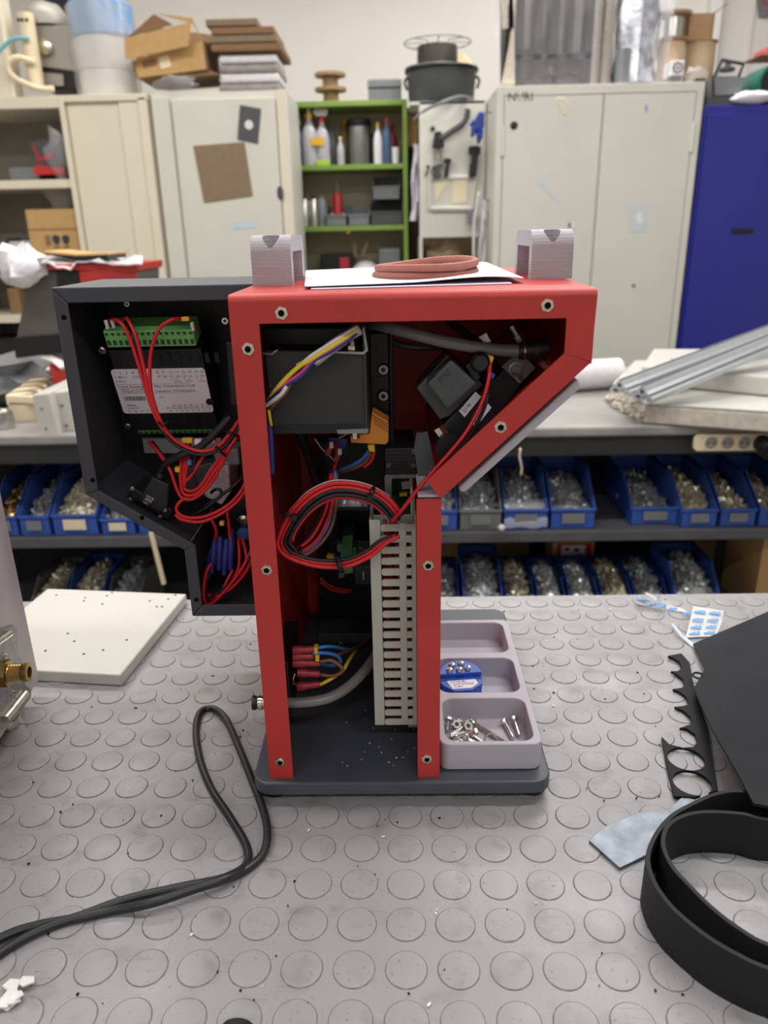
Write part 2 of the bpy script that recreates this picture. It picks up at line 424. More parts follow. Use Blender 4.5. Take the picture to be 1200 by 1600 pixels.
mb0 = MB(); stud_geo(mb0, (0, 0, 0)); st0 = mb0.build('stud', [M_mat, M_groove], matp, smooth=30, origin=(0, 0, 0))
place(st0, matp, Matrix.Translation(Vector(ind[0])))
for c in ind[1:]: dup(st0, matp, Matrix.Translation(Vector(c)) @ rot('Z', random.uniform(0, 360)))
mbr = MB()
for c in rest: stud_geo(mbr, c, 20)
o = mbr.build('stud_field', [M_mat, M_groove], matp, smooth=30); o['kind'] = 'stuff'

# ---------------------------------------------------------------- the machine
YF, YB_ = .490, .772
mach = thing('benchtop_machine', (0, .63, 0), 'red sheet-metal benchtop machine with open side showing its wiring', 'machine')
def pix(pts, Y): return [P(x, y, Y) for x, y in pts]
# base plate and feet
pl = rrect(-.1195, .4845, .1180, .775, .014)
bp = MB().prism([Vector((x, y, .010)) for x, y in pl], (0, 0, .012)).build('base_plate', M_base, mach, bev=.0016, seg=2)
for fx in (-.1045, .1045):
    for fy in (.505, .755):
        MB().lathe((fx, fy, 0), [(.0115, 0), (.0125, .002), (.0125, .010)], 20).build('rubber_foot', M_rubber, bp, smooth=True)
# red frame: flange, walls (2 mm sheet)
ZB = .0222; XLo, XLi, XRi, XRo = -.1055, -.0870, .0122, .0294
XTR = .1255; ZT, ZTi = .3940, .3762
fr = MB(); T = .002
def bar(pts): fr.prism([Vector((x, YF, z)) for x, z in pts], (0, T, 0))
RB = .0045                                       # bend radius along the top front edge
bar([(XLo, ZB), (XLi, ZB), (XLi, ZTi), (.1072, ZTi), (.1072, .3545), (.1245, .3485), (XTR, ZT-RB), (XLo, ZT-RB)])
bar([(XRi, ZB), (XRo, ZB), (XRo, .2565), (XRi, .2565)])
arc = [(YF+RB-RB*math.cos(R(15*k)), ZT-RB+RB*math.sin(R(15*k))) for k in range(7)]
arc += [(YF+RB-(RB-T)*math.cos(R(90-15*k)), ZT-RB+(RB-T)*math.sin(R(90-15*k))) for k in range(7)]
fr.prism([Vector((XLo, y, z)) for y, z in arc], (XTR-XLo, 0, 0))
fr.prism([Vector((x, YF-.0006, z)) for x, z in ((.0190, .2700), (.0290, .2572), (.1243, .3482), (.1072, .3545))], (0, T, 0))
def wall(a, b, y0=YF+T, y1=YB_, nrm=None):
    a = Vector((a[0], 0, a[1])); b = Vector((b[0], 0, b[1])); d = (b-a).normalized(); n_ = Vector((d.z, 0, -d.x))*T
    q = [a, b, b+n_, a+n_]; fr.prism([v+Vector((0, y0, 0)) for v in q], (0, y1-y0, 0))
wall((XLo, ZB), (XLo, ZT-T))
fr.box((XLo, YF+RB, ZT-T), (XTR, YB_, ZT))
fr.box((XTR-T, YF+T, .3470), (XTR, YB_, ZT-T))
wall((.1245, .3485), (.0292, .2580))
fr.box((XRo-T, YF+T, ZB), (XRo, YB_, .2565))
# back wall with the open window through which the racks behind are seen
w0, w1 = P(526, 796, YB_), P(598, 770, YB_)
bx_ = lambda x0, x1, z0, z1: fr.box((x0, YB_-T, z0), (x1, YB_, z1))
bx_(XLo, w0.x, ZB, ZT); bx_(w1.x, XRo, ZB, ZT); bx_(w0.x, w1.x, ZB, w0.z); bx_(w0.x, w1.x, w1.z, ZT)
fr.prism([Vector((x, YB_-T, z)) for x, z in ((XRo, .2585), (.1240, .3485), (XTR-T, ZT-T), (XRo, ZT-T))], (0, T, 0))
frame = fr.build('frame', M_red, mach, smooth=30)
# threaded rivet nuts in the flange
def rivet(x, y, Y=YF, r=.0042):
    p = P(x, y, Y); mb = MB()
    mb.lathe(p+Vector((0, .0003, 0)), [(r, 0), (r, .0012), (r*.62, .0012), (r*.62, .0011)], 6, (0, -1, 0), 0)
    mb.lathe(p+Vector((0, -.0008, 0)), [(r*.66, 0), (r*.66, .0009), (r*.5, .0010), (r*.46, .0002)], 20, (0, -1, 0), 0)
    mb.lathe(p+Vector((0, -.0003, 0)), [(r*.47, 0), (r*.47, .0009)], 16, (0, -1, 0), 1)
    return mb.build('rivet_nut', [M_nick, M_hole], frame, smooth=30)
for q in ((440, 489), (388, 545), (417, 890), (438, 1190), (669, 883), (667, 1185), (855, 477), (782, 667)): rivet(*q)
# grey plate outside the slanted wall (back of the operator panel)
MB().prism(pix([(903, 592), (908, 601), (905, 609), (729, 768), (721, 770), (716, 763)], .497), (0, .262, 0)).build('operator_panel', M_tray, mach, bev=.0015)
# grey inner bracket beside the right column
MB().prism(pix([(647, 700), (651, 677), (668, 675), (690, 772), (657, 774)], .535), (0, .003, 0)).build('inner_bracket', M_dkgrey, mach)
MB().box((XRi+.001, YF+.003, .2570), (XRo-.001, YF+.05, .2590)).build('bracket_foot', M_tray, mach)
# lock barrel on the right wall
lk = P(940, 483, .60)
MB().cyl((XTR-.001, .60, lk.z), (XTR+.0075, .60, lk.z), .0072, None, 24).build('cam_lock', M_steeld, mach, smooth=30)
MB().cyl((XTR+.0075, .60, lk.z), (XTR+.0105, .60, lk.z), .0078, None, 24).build('lock_cap', M_black, mach, smooth=30)

# ---- printed handle brackets on top
def handle(pa, pb, ztop_px, rear_right):
    a = G(*pa, ZT); b = G(*pb, ZT); y0 = (a.y+b.y)/2; x0, x1 = a.x, b.x
    h = .0345; y1 = y0+.080; t = .0115; n = 6; rc_ = .011
    out = [(y0, ZT), (y0, ZT+h-rc_)]
    for k in range(1, n+1): q = R(180-90*k/n); out.append((y0+rc_+rc_*math.cos(q), ZT+h-rc_+rc_*math.sin(q)))
    for k in range(0, n+1): q = R(90-90*k/n); out.append((y1-rc_+rc_*math.cos(q), ZT+h-rc_+rc_*math.sin(q)))
    out += [(y1, ZT), (y1-t, ZT), (y1-t, ZT+h-t), (y0+t, ZT+h-t), (y0+t, ZT)]
    mb = MB().prism([Vector((x0, y, z)) for y, z in out], (x1-x0, 0, 0))
    o = mb.build('handle_bracket', M_print, mach, smooth=25)
    xc = (x0+x1)/2
    c = MB().cyl((xc, y0+.0064, ZT+h-.021), (xc, y0+.0064, ZT+h+.01), .0061, None, 36).build('cutter', M_print)
    return boolean(o, [c])
handle((397, 447), (456, 447), 365, 0)
handle((830, 437), (892, 435), 356, 0)

# ---- grey side housing
YG, YGB = .632, .742; gT = .0022
gp = lambda q: P(q[0], q[1], YG)
gx = lambda x, y: gp((x, y)).x
gz = lambda x, y: gp((x, y)).z
XA, XB, XE = gx(79, 448), gx(288, 862), XLo+.0
ZGT, ZA, ZBt, ZLow = gz(150, 448), gz(138, 773), gz(288, 860), gz(340, 963)
outer = [(XA, ZGT), (XA, ZA), (XB, ZBt), (XB, ZLow), (XE, ZLow), (XE, ZGT)]
fw = .0125
inner = [(gx(105, 471), gz(200, 472)), (gx(105, 471)+.0005, ZA+.004), (XB+fw*.86, ZBt+.005), (XB+fw*.86, gz(340, 945)), (XE, gz(340, 945)), (XE, gz(200, 472))]
gm = MB()
V3 = lambda q, y: Vector((q[0], y, q[1]))
for i in range(5):
    j = i+1
    if i == 4: continue
    gm.prism([V3(outer[i], YG), V3(outer[j], YG), V3(inner[j], YG), V3(inner[i], YG)], (0, gT, 0))
gm.prism([V3(outer[5], YG), V3(outer[0], YG), V3(inner[0], YG), V3(inner[5], YG)], (0, gT, 0))
for i in range(6):
    if i == 4: continue
    a, b = Vector((outer[i][0], 0, outer[i][1])), Vector((outer[(i+1) % 6][0], 0, outer[(i+1) % 6][1]))
    d = (b-a).normalized(); n_ = Vector((-d.z, 0, d.x))*gT
    gm.prism([q+Vector((0, YG+gT, 0)) for q in (a, b, b+n_, a+n_)], (0, YGB-YG-gT, 0))
gm.prism([V3(q, YGB) for q in outer], (0, gT, 0))
gh = gm.build('side_housing', M_grey_coat, mach, bev=.0012, seg=2)
for q in ((100, 496), (145, 750), (222, 809), (307, 937)):
    p = gp(q); MB().lathe(p+Vector((0, .0004, 0)), [(.0021, 0), (.0021, .0008)], 14, (0, -1, 0)).build('screw_hole', M_hole, gh)
# black liner plate inside the housing, the devices are screwed to it
MB().prism([V3((x, z), YGB-.004) for x, z in ((XA+.004, ZGT-.004), (XA+.004, ZA), (XB+.003, ZBt+.002), (XB+.003, ZLow+.003), (XE-.001, ZLow+.003), (XE-.001, ZGT-.004))], (0, .003, 0)).build('liner_plate', M_black, gh)

# ---- controller module, hung at a tilt
tdn = Vector((0, math.sin(R(23)), -math.cos(R(23)))); tno = Vector((0, -math.cos(R(23)), -math.sin(R(23))))
C0 = P(171, 576, .672)
def PL(x, y, off=0.0):
    d = _ray(x, y); o_ = C0+tno*off
    return CAM+d*((o_-CAM).dot(tno)/d.dot(tno))
ctl = MB()
b0, b1 = PL(166, 548), PL(343, 671)
xl, xr = b0.x+.001, b1.x-.001; hgt = (b1-b0).dot(tdn)
def tb_(mb, x0, x1, d0, d1, n0, n1, mi=0):     # box in the tilted plane: x, distance down from b0, height along the normal
    o_ = Vector((0, b0.y, b0.z))
    q = [o_+Vector((x0, 0, 0))+tdn*d0+tno*n0, o_+Vector((x1, 0, 0))+tdn*d0+tno*n0, o_+Vector((x1, 0, 0))+tdn*d1+tno*n0, o_+Vector((x0, 0, 0))+tdn*d1+tno*n0]
    mb.prism(q, tno*(n1-n0), mi)
    return mb
tb_(ctl, xl, xr, 0, hgt, -.03, -.0003)
ctlo = ctl.build('controller', M_black, mach, bev=.001)
dn = lambda y, x=250: (PL(x, y)-b0).dot(tdn)
lab = MB(); l0, l1 = PL(171, 576).x, PL(335, 646).x
lx0, lx1 = (PL(171, 576).x+PL(194, 644).x)/2, (PL(319, 576).x+PL(335, 646).x)/2
W_l = frame_of(Vector((lx0, b0.y, b0.z))+tdn*dn(645)+tno*.0, (1, 0, 0), -tdn)
lw, lh = lx1-lx0, dn(645)-dn(576)
rr = rrect(0, 0, lw, lh, .003)
labo = MB().prism([W_l @ Vector((x, y, -.0001)) for x, y in rr], tno*.0005).build('label', M_label, ctlo)
labo['label'] = 'white printed data label'
def ltext(s, x, y, size): text('print', s, size, W_l @ Matrix.Translation((x*lw, y*lh, .0006)), M_ink, ctlo)
for i in range(15):
    ltext(str(i+1), .02+i*.066, .90, .0040)
    if i not in (6,): ltext(('-+ R', 'BG', 'o', 'CT1', 'CT2', '16', '17', '17', '18', 'C1', '14', 'C3', 'C2', 'C1', '18')[i], .02+i*.066-.006, .81, .0034)
for a, s in ((.62, '0 . 0'), (.76, '0 . 0'), (.89, '0 . 0')): ltext(s, a, .745, .003)
for a, s in ((.64, 'OUT2'), (.77, 'OUT1'), (.90, 'OUT0')): ltext(s, a, .695, .0028)
ltext('SUPPLY', .02, .72, .003)
ltext('Power Requirements: Max. Consumption: 0.1W', .03, .60, .0036)
ltext('Input: 12 x 24V DC', .05, .545, .0036)
ltext('Output: 2 x 24VDC Transistor: 0.5A Resistive', .05, .49, .0036)
ltext('SERIAL', .06, .17, .003); ltext('CON 30', .06, .105, .003); ltext('730', .44, .345, .003)
for i in range(7): ltext(('06', '06', '05', '04', '03', '02', '01')[i], .56+i*.062, .155, .0031)
for i in range(8): ltext(('D7', 'D6', 'D5', 'D4', 'D3', 'D2', 'D1', 'D0')[i], .49+i*.064, .095, .0031)
for i in range(5): ltext(str(15-i), .05+i*.068, .03, .0034)
for i in range(8): ltext(str(8-i), .52+i*.062, .03, .0034)
x = .055
bc = MB()
for i in range(24):
    w = random.choice((.004, .006, .009))
    q = [W_l @ Vector((lw*x, lh*.30, .0005)), W_l @ Vector((lw*(x+w), lh*.30, .0005)), W_l @ Vector((lw*(x+w), lh*.40, .0005)), W_l @ Vector((lw*x, lh*.40, .0005))]
    bc.add(q, [(0, 1, 2, 3)]); x += w+random.choice((.003, .005))
bc.build('barcode', M_ink, ctlo)
fr2 = [W_l @ Vector((lw*a, lh*b, .00045)) for a, b in ((.02, .47), (.8, .47), (.8, .67), (.02, .67))]
MB().tube(fr2, .00012, 4, closed=True).build('print_frame', M_ink, ctlo)
kn = PL(328, 627); MB().lathe(kn-tno*.0005, [(.0035, 0), (.0035, .0016)], 16, tno).build('mount_lug', M_black, ctlo)
# vents
for k, y in ((0, 560), (1, 658)):
    for i in range(7):
        xx = PL(246+i*15 if k == 0 else 225+i*16, y).x
        tb_(MB(), xx, xx+.0035, dn(y)-.005, dn(y)+.005, 0, .0007).build('vent_rib', M_blackm, ctlo)
# terminal blocks
def terminals(y0, y1, x0, x1, n, name, n0, n1):
    xa, xb = PL(x0, y0).x, PL(x1, y0).x
    o_ = tb_(MB(), xa, xb, dn(y0), dn(y1), n0, n1).build(name, M_green, ctlo, bev=.0008)
    pitch = (xb-xa)/n
    pc = MB(); m0 = None
    for i in range(n):
        xc = xa+pitch*(i+.5); hh = dn(y1)-dn(y0)
        mb = MB(); tb_(mb, xc-pitch*.3, xc+pitch*.3, dn(y0)+hh*.55, dn(y0)+hh*.85, n1-.0002, n1+.0003)
        tb_(mb, xc-pitch*.25, xc+pitch*.25, dn(y0)+hh*.08, dn(y0)+hh*.25, n1-.0002, n1+.0003)
        mb.build('terminal_opening', M_greend, ctlo)
    return o_
terminals(513, 538, 162, 303, 15, 'terminal_block', -.02, .004)
terminals(674, 682, 212, 336, 14, 'terminal_block', -.02, -.004)
def screw(p, r, nrm, parent, m=M_steel, name='screw'):
    nrm = Vector(nrm)
    mb = MB().lathe(p, [(r, 0), (r, r*.35), (r*.75, r*.6)], 16, nrm, 0)
    mb.lathe(p+nrm*r*.6, [(r*.42, 0), (r*.42, r*.08)], 6, nrm, 1)
    return mb.build(name, [m, M_ink], parent, smooth=30)
screw(PL(160, 547), .0035, tno, ctlo); screw(PL(200, 665), .0030, tno, ctlo)
screw(P(352, 501, .66), .0035, (0, -1, 0), gh); screw(P(199, 475, .70), .003, (0, -1, 0), gh)
# second black device on the right inside the housing
MB().box((gx(328, 540)+.004, .672, gz(328, 600)-.028), (XE-.002, .735, gz(328, 545))).build('relay_module', M_blackm, gh, bev=.0015)
MB().box((gx(338, 560)+.006, .668, gz(338, 600)), (XE-.004, .672, gz(338, 552))).build('relay_front', M_black, gh, bev=.001)
# clear plate and gear below the controller
MB().prism(pix([(222, 684), (345, 684), (345, 708), (226, 708)], .715), (0, .003, 0)).build('carrier_plate', M_mgrey, gh)
MB().prism(pix([(318, 745), (330, 727), (358, 727), (360, 770), (346, 790), (318, 775)], .69), (0, .04, 0)).build('foil_block', M_foil, gh, bev=.002)
MB().prism(pix([(285, 735), (330, 722), (335, 735), (318, 770), (290, 768)], .705), (0, .03, 0)).build('grey_terminal_cover', M_dkgrey, gh, bev=.002)
MB().prism(pix([(332, 708), (372, 700), (375, 727), (340, 730)], .70), (0, .03, 0)).build('white_socket', M_mgrey, gh, bev=.002)
MB().prism(pix([(345, 790), (385, 770), (395, 800), (392, 830), (350, 840)], .71), (0, .02, 0)).build('switch_body', M_black, gh, bev=.002)
p = P(381, 812, .70); MB().lathe(p, [(.006, 0), (.006, .004), (.003, .006)], 18, (0, -1, 0)).build('switch_ring', M_nick, gh, smooth=30)
MB().lathe(P(382, 832, .70), [(.007, 0), (.007, .006), (.004, .009)], 18, (0, -1, 0)).build('switch_body_cap', M_wblue, gh, smooth=30)
# yellow cable markers and ferrules
for (q, w, h, m_) in (((293, 688), 18, 9, M_yellow), ((333, 688), 9, 8, M_yellow), ((278, 733), 9, 9, M_yellow), ((347, 817), 8, 8, M_yellow), ((290, 498), 12, 7, M_yellow), ((310, 690), 12, 10, M_white_t), ((297, 722), 7, 10, M_wblue)):
    c = P(q[0], q[1], .648); s_ = .648/FPX*.95
    MB().cbox(c, (w*s_, .005, h*s_)).build('wire_marker', m_, gh, bev=.0008)
for q in ((167, 508), (177, 507), (301, 511)):
    p = PL(*q, .004); MB().cyl(p-tdn*.004, p+tdn*.003, .0016, .0014, 10).build('ferrule', M_white_t, gh, smooth=True)
# D-sub plug on the slanted floor of the housing
MB().prism(pix([(197, 775), (207, 762), (270, 797), (262, 812)], .652), (0, .035, 0)).build('plug_flange', M_black, gh, bev=.001)
plug = MB().prism(pix([(214, 782), (238, 745), (264, 757), (262, 792), (250, 803)], .648), (0, .016, 0)).build('d_sub_plug', M_black, gh, bev=.0015)
W_t = frame_of(P(222, 783, .6470), P(243, 795, .6470)-P(222, 783, .6470), P(232, 766, .6470)-P(222, 783, .6470))
for i, (s_, sz) in enumerate((('DSUB', .0030), ('AFA', .0038), ('2491', .0026))):
    text('print', s_, sz, W_t @ Matrix.Translation((.001, 0.0060-i*.0034, 0)), M_label, gh)
for q in ((207, 763), (203, 781), (258, 797), (250, 808)): screw(P(*q, .650), .0020, (0, -1, 0), gh)
MB().tube(spline([P(*q) for q in ((246, 752, .655), (252, 735, .655), (262, 722, .65), (285, 710, .645), (310, 700, .645), (335, 678, .645), (362, 650, .648))]), .0035, 10).build('thick_cable', M_wblk, gh, smooth='all')
MB().cyl(P(248, 752, .655), P(252, 738, .655), .0052, .0045, 12).build('cable_boot', M_black, gh, smooth=30)
# wires in the housing
wr, wb_ = .0016, .0015
gw = [([(168, 501, .66), (180, 500, .645), (192, 508, .64), (205, 535, .64), (218, 575, .64), (230, 615, .64), (245, 655, .64), (262, 678, .642), (290, 698, .642), (320, 704, .643), (345, 693, .645), (375, 655, .65)], M_wred),
      ([(193, 497, .66), (200, 500, .645), (212, 525, .64), (224, 570, .64), (232, 610, .64), (250, 655, .64), (270, 685, .642), (300, 702, .642), (325, 704, .643), (350, 690, .645), (378, 650, .65)], M_wred),
      ([(196, 503, .66), (206, 520, .645), (216, 550, .642), (226, 590, .641), (236, 632, .641), (248, 663, .641), (270, 692, .641), (300, 708, .641), (325, 710, .642), (350, 698, .645), (378, 662, .65)], M_wblk),
      ([(288, 498, .655), (270, 499, .642), (250, 512, .64), (238, 540, .64), (234, 575, .64), (236, 610, .64), (244, 640, .64), (252, 660, .64)], M_wred),
      ([(233, 690, .68), (250, 710, .66), (266, 735, .65), (275, 760, .648), (285, 778, .646), (305, 778, .645), (330, 755, .645), (352, 715, .645), (376, 668, .65)], M_wred),
      ([(238, 690, .68), (255, 712, .662), (270, 730, .655), (280, 742, .65)], M_wblk),
      ([(284, 692, .66), (283, 720, .652), (282, 750, .648), (288, 772, .646), (310, 770, .645), (332, 742, .645), (355, 705, .645), (378, 672, .65)], M_wred),
      ([(290, 692, .66), (289, 720, .652), (286, 745, .65), (290, 765, .648), (308, 764, .646), (330, 735, .646), (352, 700, .646)], M_wred),
      ([(297, 692, .66), (295, 715, .652), (290, 740, .65), (288, 760, .648)], M_wred),
      ([(318, 712, .65), (310, 725, .648), (300, 742, .648), (290, 752, .648)], M_wred),
      ([(305, 705, .65), (303, 725, .648), (302, 745, .648), (308, 762, .648)], M_wblk),
      ([(390, 735, .655), (378, 765, .648), (355, 790, .645), (320, 807, .643), (290, 808, .643), (276, 798, .644), (280, 785, .646), (295, 776, .648)], M_wred),
      ([(392, 742, .655), (378, 775, .648), (350, 800, .644), (315, 815, .642), (285, 812, .642), (274, 804, .644)], M_wred),
      ([(388, 735, .66), (370, 755, .65), (345, 775, .648), (320, 795, .648), (300, 805, .65)], M_wblk),
      ([(330, 770, .655), (338, 764, .65), (346, 768, .65), (342, 778, .65), (328, 785, .652), (312, 798, .655)], M_wblk),
      ([(330, 810, .66), (338, 830, .66), (334, 850, .67)], M_wred), ([(355, 800, .66), (358, 825, .66), (360, 850, .665)], M_wred),
      ([(395, 855, .655), (380, 885, .645), (358, 915, .643), (335, 940, .643), (322, 944, .643), (318, 925, .645), (322, 895, .65), (330, 880, .655)], M_wred),
      ([(396, 866, .655), (384, 893, .648), (362, 918, .645), (340, 930, .645), (325, 930, .647)], M_wred),
      ([(396, 860, .65), (376, 892, .645), (352, 918, .643), (330, 932, .645)], M_wblk),
      ([(372, 840, .67), (374, 865, .66), (372, 890, .655), (360, 912, .65)], M_wred),
      ([(378, 840, .67), (384, 862, .66), (384, 880, .655), (374, 900, .652)], M_wred),
      ([(364, 890, .66), (356, 905, .655), (345, 925, .65), (330, 938, .65)], M_wred)]
for k, (q, m_) in enumerate(gw): wire('wire', q, wr if m_ is M_wred else wb_, m_, gh)
for a, b in (((336, 845), (330, 895)), ((344, 838), (342, 890)), ((354, 842), (350, 898)), ((362, 826), (360, 890)), ((331, 860), (324, 905))):
    pa, pb = P(*a, .665), P(*b, .66); d = pb-pa
    MB().tube([pa, pa+d*.25, pa+d*.3, pa+d*.7, pa+d*.75, pb], [.0026, .003, .0036, .0036, .003, .0024], 10).build('butt_connector', M_bluecon, gh, smooth=True)
def cable_tie(pts, r, parent):
    c = MB().tube([P(*q) for q in pts], r, 5); return c.build('cable_tie', M_black, parent, smooth='all')
cable_tie([(247, 660, .638), (254, 666, .636), (263, 658, .637)], .0012, gh)
cable_tie([(337, 698, .64), (344, 706, .638), (353, 712, .64)], .0014, gh)
cable_tie([(352, 673, .642), (362, 678, .640), (373, 682, .643)], .0014, gh)
# ---------------------------------------------------------------- inside the red frame
dv = Vector((0, 1, 0))
# black steel box at the top left, its upper half set back
sb = MB().prism(pix([(413, 547), (571, 549), (576, 676), (427, 676)], .515), (0, .10, 0)).build('steel_box', M_scuff, mach, bev=.0008)
MB().prism(pix([(427, 664), (575, 662), (576, 676), (428, 678)], .5145), (0, .001, 0)).build('box_lip', M_blackm, sb)
MB().prism(pix([(410, 512), (540, 512), (540, 546), (412, 546)], .545), (0, .07, 0)).build('upper_box', M_black, sb, bev=.001)
MB().prism(pix([(566, 508), (571, 508), (575, 676), (570, 676)], .5135), (0, .08, 0)).build('bracket_plate', M_scuff, sb, bev=.0004)
MB().prism(pix([(521, 549), (567, 550), (571, 546), (566, 512), (569, 512), (575, 548), (568, 554), (521, 552)], .5125), (0, .016, 0)).build('angle_edge', M_steeld, sb)
MB().prism(pix([(410, 551), (424, 552), (432, 546), (434, 548), (425, 555), (410, 554)], .5125), (0, .016, 0)).build('angle_edge', M_steeld, sb)
p = P(552, 545, .520); MB().lathe(p+Vector((0, 0, -.003)), [(.0046, 0), (.0046, .0055), (.0028, .0058), (.0028, .009)], 6).build('hex_nut', M_nick, sb, smooth=30)
p = P(556, 678, .520); MB().lathe(p+Vector((0, 0, -.003)), [(.003, 0), (.003, .004)], 6).build('hex_nut', M_nick, sb, smooth=30)
MB().prism(pix([(526, 672), (576, 670), (574, 677), (528, 678)], .5125), (0, .006, 0)).build('bracket_foot', M_mgrey, sb)
# DIN plate with socket screws
dp = MB().prism(pix([(577, 520), (607, 520), (609, 690), (580, 690)], .585), (0, .012, 0)).build('mount_plate', M_black, mach, bev=.001)
MB().prism(pix([(607, 505), (614, 505), (616, 700), (609, 700)], .59), (0, .05, 0)).build('mount_post', M_blackm, mach, bev=.0008)
for q in ((599, 577), (599, 618)): screw(P(*q, .5845), .0048, (0, -1, 0), dp, M_steeld, 'socket_screw')
MB().prism(pix([(582, 589), (602, 589), (602, 597), (590, 597), (585, 610), (580, 610)], .584), (0, .004, 0)).build('latch', M_scuff, dp)
p0, p1 = P(585, 520, .60), P(585, 546, .60); MB().cyl(p0, p1, .0055, None, 16).build('stub_tube', M_mgrey, mach, smooth=30)
# orange terminal
ot = MB().prism(pix([(581, 644), (607, 659), (607, 690), (603, 695), (548, 692), (547, 681), (577, 678)], .555), (0, .02, 0)).build('orange_terminal', M_orange, mach, bev=.0008)
for k in range(4):
    a = P(582+k*1.0, 648+k*4.4, .5546); b = P(606, 662+k*4.2, .5546)
    MB().tube([a, b], .0003, 5).build('groove', M_cardd, ot)
MB().prism(pix([(574, 697), (585, 696), (586, 707), (577, 706)], .552), (0, .006, 0)).build('wire_marker', M_yellow, mach, bev=.0006)
for pts, m_ in (([(577, 704, .556), (565, 718, .558), (548, 728, .56), (528, 735, .57)], M_wblue), ([(580, 706, .556), (570, 722, .558), (552, 732, .56), (530, 738, .57)], M_wbrn), ([(584, 706, .556), (580, 720, .558), (568, 730, .56)], M_wred)):
    wire('wire', pts, .0016, m_, mach)
# small blue plugs and thin leads under the steel box
MB().prism(pix([(512, 683), (545, 685), (540, 705), (518, 700)], .575), (0, .012, 0)).build('blue_plug', M_wnavy, mach, bev=.001)
for a in ((518, 695), (531, 705)):
    MB().cbox(P(a[0], a[1], .565), (.003, .004, .005)).build('plug_tip', M_white_t, mach, bev=.0005)
    c = P(a[0]-4, a[1]+9, .566); MB().cbox(c, (.004, .004, .008), rot('Y', 25)).build('plug_sleeve', M_sleeve, mach, bev=.0006)
wire('wire', [(492, 685, .58), (502, 700, .578), (515, 712, .576), (524, 722, .575)], .0006, M_wwht, mach)
wire('wire', [(530, 684, .57), (538, 680, .565), (545, 676, .56)], .0007, M_wyel, mach)
# multi-core cable from the top centre down to the left post
sl = MB().tube(spline([P(*q) for q in ((562, 514, .508), (540, 527, .506), (515, 545, .505), (490, 565, .505))]), [.0038]*7+[.0042]*7+[.0042]*4+[.0038], 10)
sl.build('cable_sleeve', M_slv, mach, smooth='all')
def strand(off, m_, r, extra): wire('wire', [(560+off*.3, 512+off*.5, .506), (540+off*.4, 525+off, .503), (512+off*.4, 543+off, .5015), (488+off*.3, 558+off, .502)]+extra, r, m_, mach)
strand(-3, M_wwht, .0012, [(475, 565, .5025), (464, 571, .505)])
strand(2, M_wyel, .0016, [(468, 572, .502), (446, 592, .503), (430, 610, .505), (420, 625, .51)])
strand(5, M_wpnk, .0012, [(470, 583, .502), (448, 598, .503), (430, 612, .505), (419, 628, .51)])
strand(7, M_wnavy, .0014, [(470, 588, .502), (450, 600, .503), (432, 612, .505), (417, 630, .51)])
wire('wire', [(448, 603, .503), (440, 615, .503), (428, 625, .504), (416, 634, .508)], .0015, M_wwht, mach)
wire('wire', [(455, 598, .504), (446, 614, .504), (430, 630, .505), (418, 645, .51)], .0012, M_wbrn, mach)
wire('wire', [(420, 640, .508), (422, 655, .508), (424, 665, .51)], .0011, M_wyel, mach)
wire('wire', [(418, 640, .512), (421, 665, .512), (423, 690, .512), (424, 715, .512), (425, 740, .514)], .0022, M_wnavy, mach)
# hoses at the top and down the back
MB().tube(spline([P(*q) for q in ((580, 506, .56), (600, 510, .545), (640, 520, .535), (690, 533, .53), (740, 542, .528), (780, 547, .528), (812, 548, .528))]), .0042, 12).build('air_hose', M_hose, mach, smooth='all')
MB().tube(spline([P(*q) for q in ((582, 518, .60), (605, 530, .595), (632, 540, .59), (670, 543, .59), (700, 541, .60))]), .0026, 10).build('air_hose', M_hosed, mach, smooth='all')
MB().tube(spline([P(*q) for q in ((700, 500, .64), (725, 520, .63), (745, 537, .62), (760, 550, .61))]), .0036, 10).build('air_hose', M_hosed, mach, smooth='all')
MB().tube(spline([P(*q) for q in ((468, 672, .68), (478, 700, .69), (488, 730, .70), (500, 765, .71), (515, 800, .72), (535, 840, .73))]), .0048, 12).build('air_hose', M_hosed, mach, smooth='all')
# ---- solenoid valve, parallel to the slanted wall
dg = (Vector((.1072, 0, .3545))-Vector((.0195, 0, .2705))).normalized(); up = Vector((-dg.z, 0, dg.x))
def SV(px, py, Y):
    return P(px, py, Y)
va = MB().prism(pix([(735, 628), (806, 560), (829, 583), (772, 655)], .545), (0, .05, 0)).build('valve_body', M_black, mach, bev=.001)
MB().prism(pix([(783, 573), (812, 548), (838, 575), (812, 600)], .543), (0, .045, 0)).build('manifold_block', M_mgrey, va, bev=.0008)
c = P(806, 577, .5425); MB().lathe(c+dv*.0005, [(.0052, 0), (.0052, .0006), (.0036, .0008), (.0030, .0004)], 20, (0, -1, 0)).build('port_plug', M_steeld, va, smooth=30)
c = P(814, 591, .5425); MB().lathe(c+dv*.0005, [(.0019, 0), (.0019, .0006)], 12, (0, -1, 0)).build('port_hole', M_ink, va)
MB().prism(pix([(690, 667), (742, 612), (777, 652), (742, 690), (718, 695)], .535), (0, .04, 0)).build('coil_body', M_black, va, bev=.0012)
cap = MB().prism(pix([(667, 600), (705, 562), (746, 600), (700, 642)], .522), (0, .035, 0)).build('coil_cap', M_dkgrey, va, bev=.002)
MB().prism(pix([(651, 607), (700, 553), (756, 602), (736, 618), (703, 650), (688, 656)], .540), (0, .03, 0)).build('cap_flange', M_dkgrey, va, bev=.0012)
W_v = frame_of(P(690, 601, .5213), P(712, 580, .5213)-P(690, 601, .5213), up)
text('print', 'PN', .008, W_v, M_emboss, va)
lab1 = MB().prism(pix([(717, 642), (743, 612), (752, 620), (726, 652)], .5345), (0, .0004, 0)).build('rating_label', M_label, va)
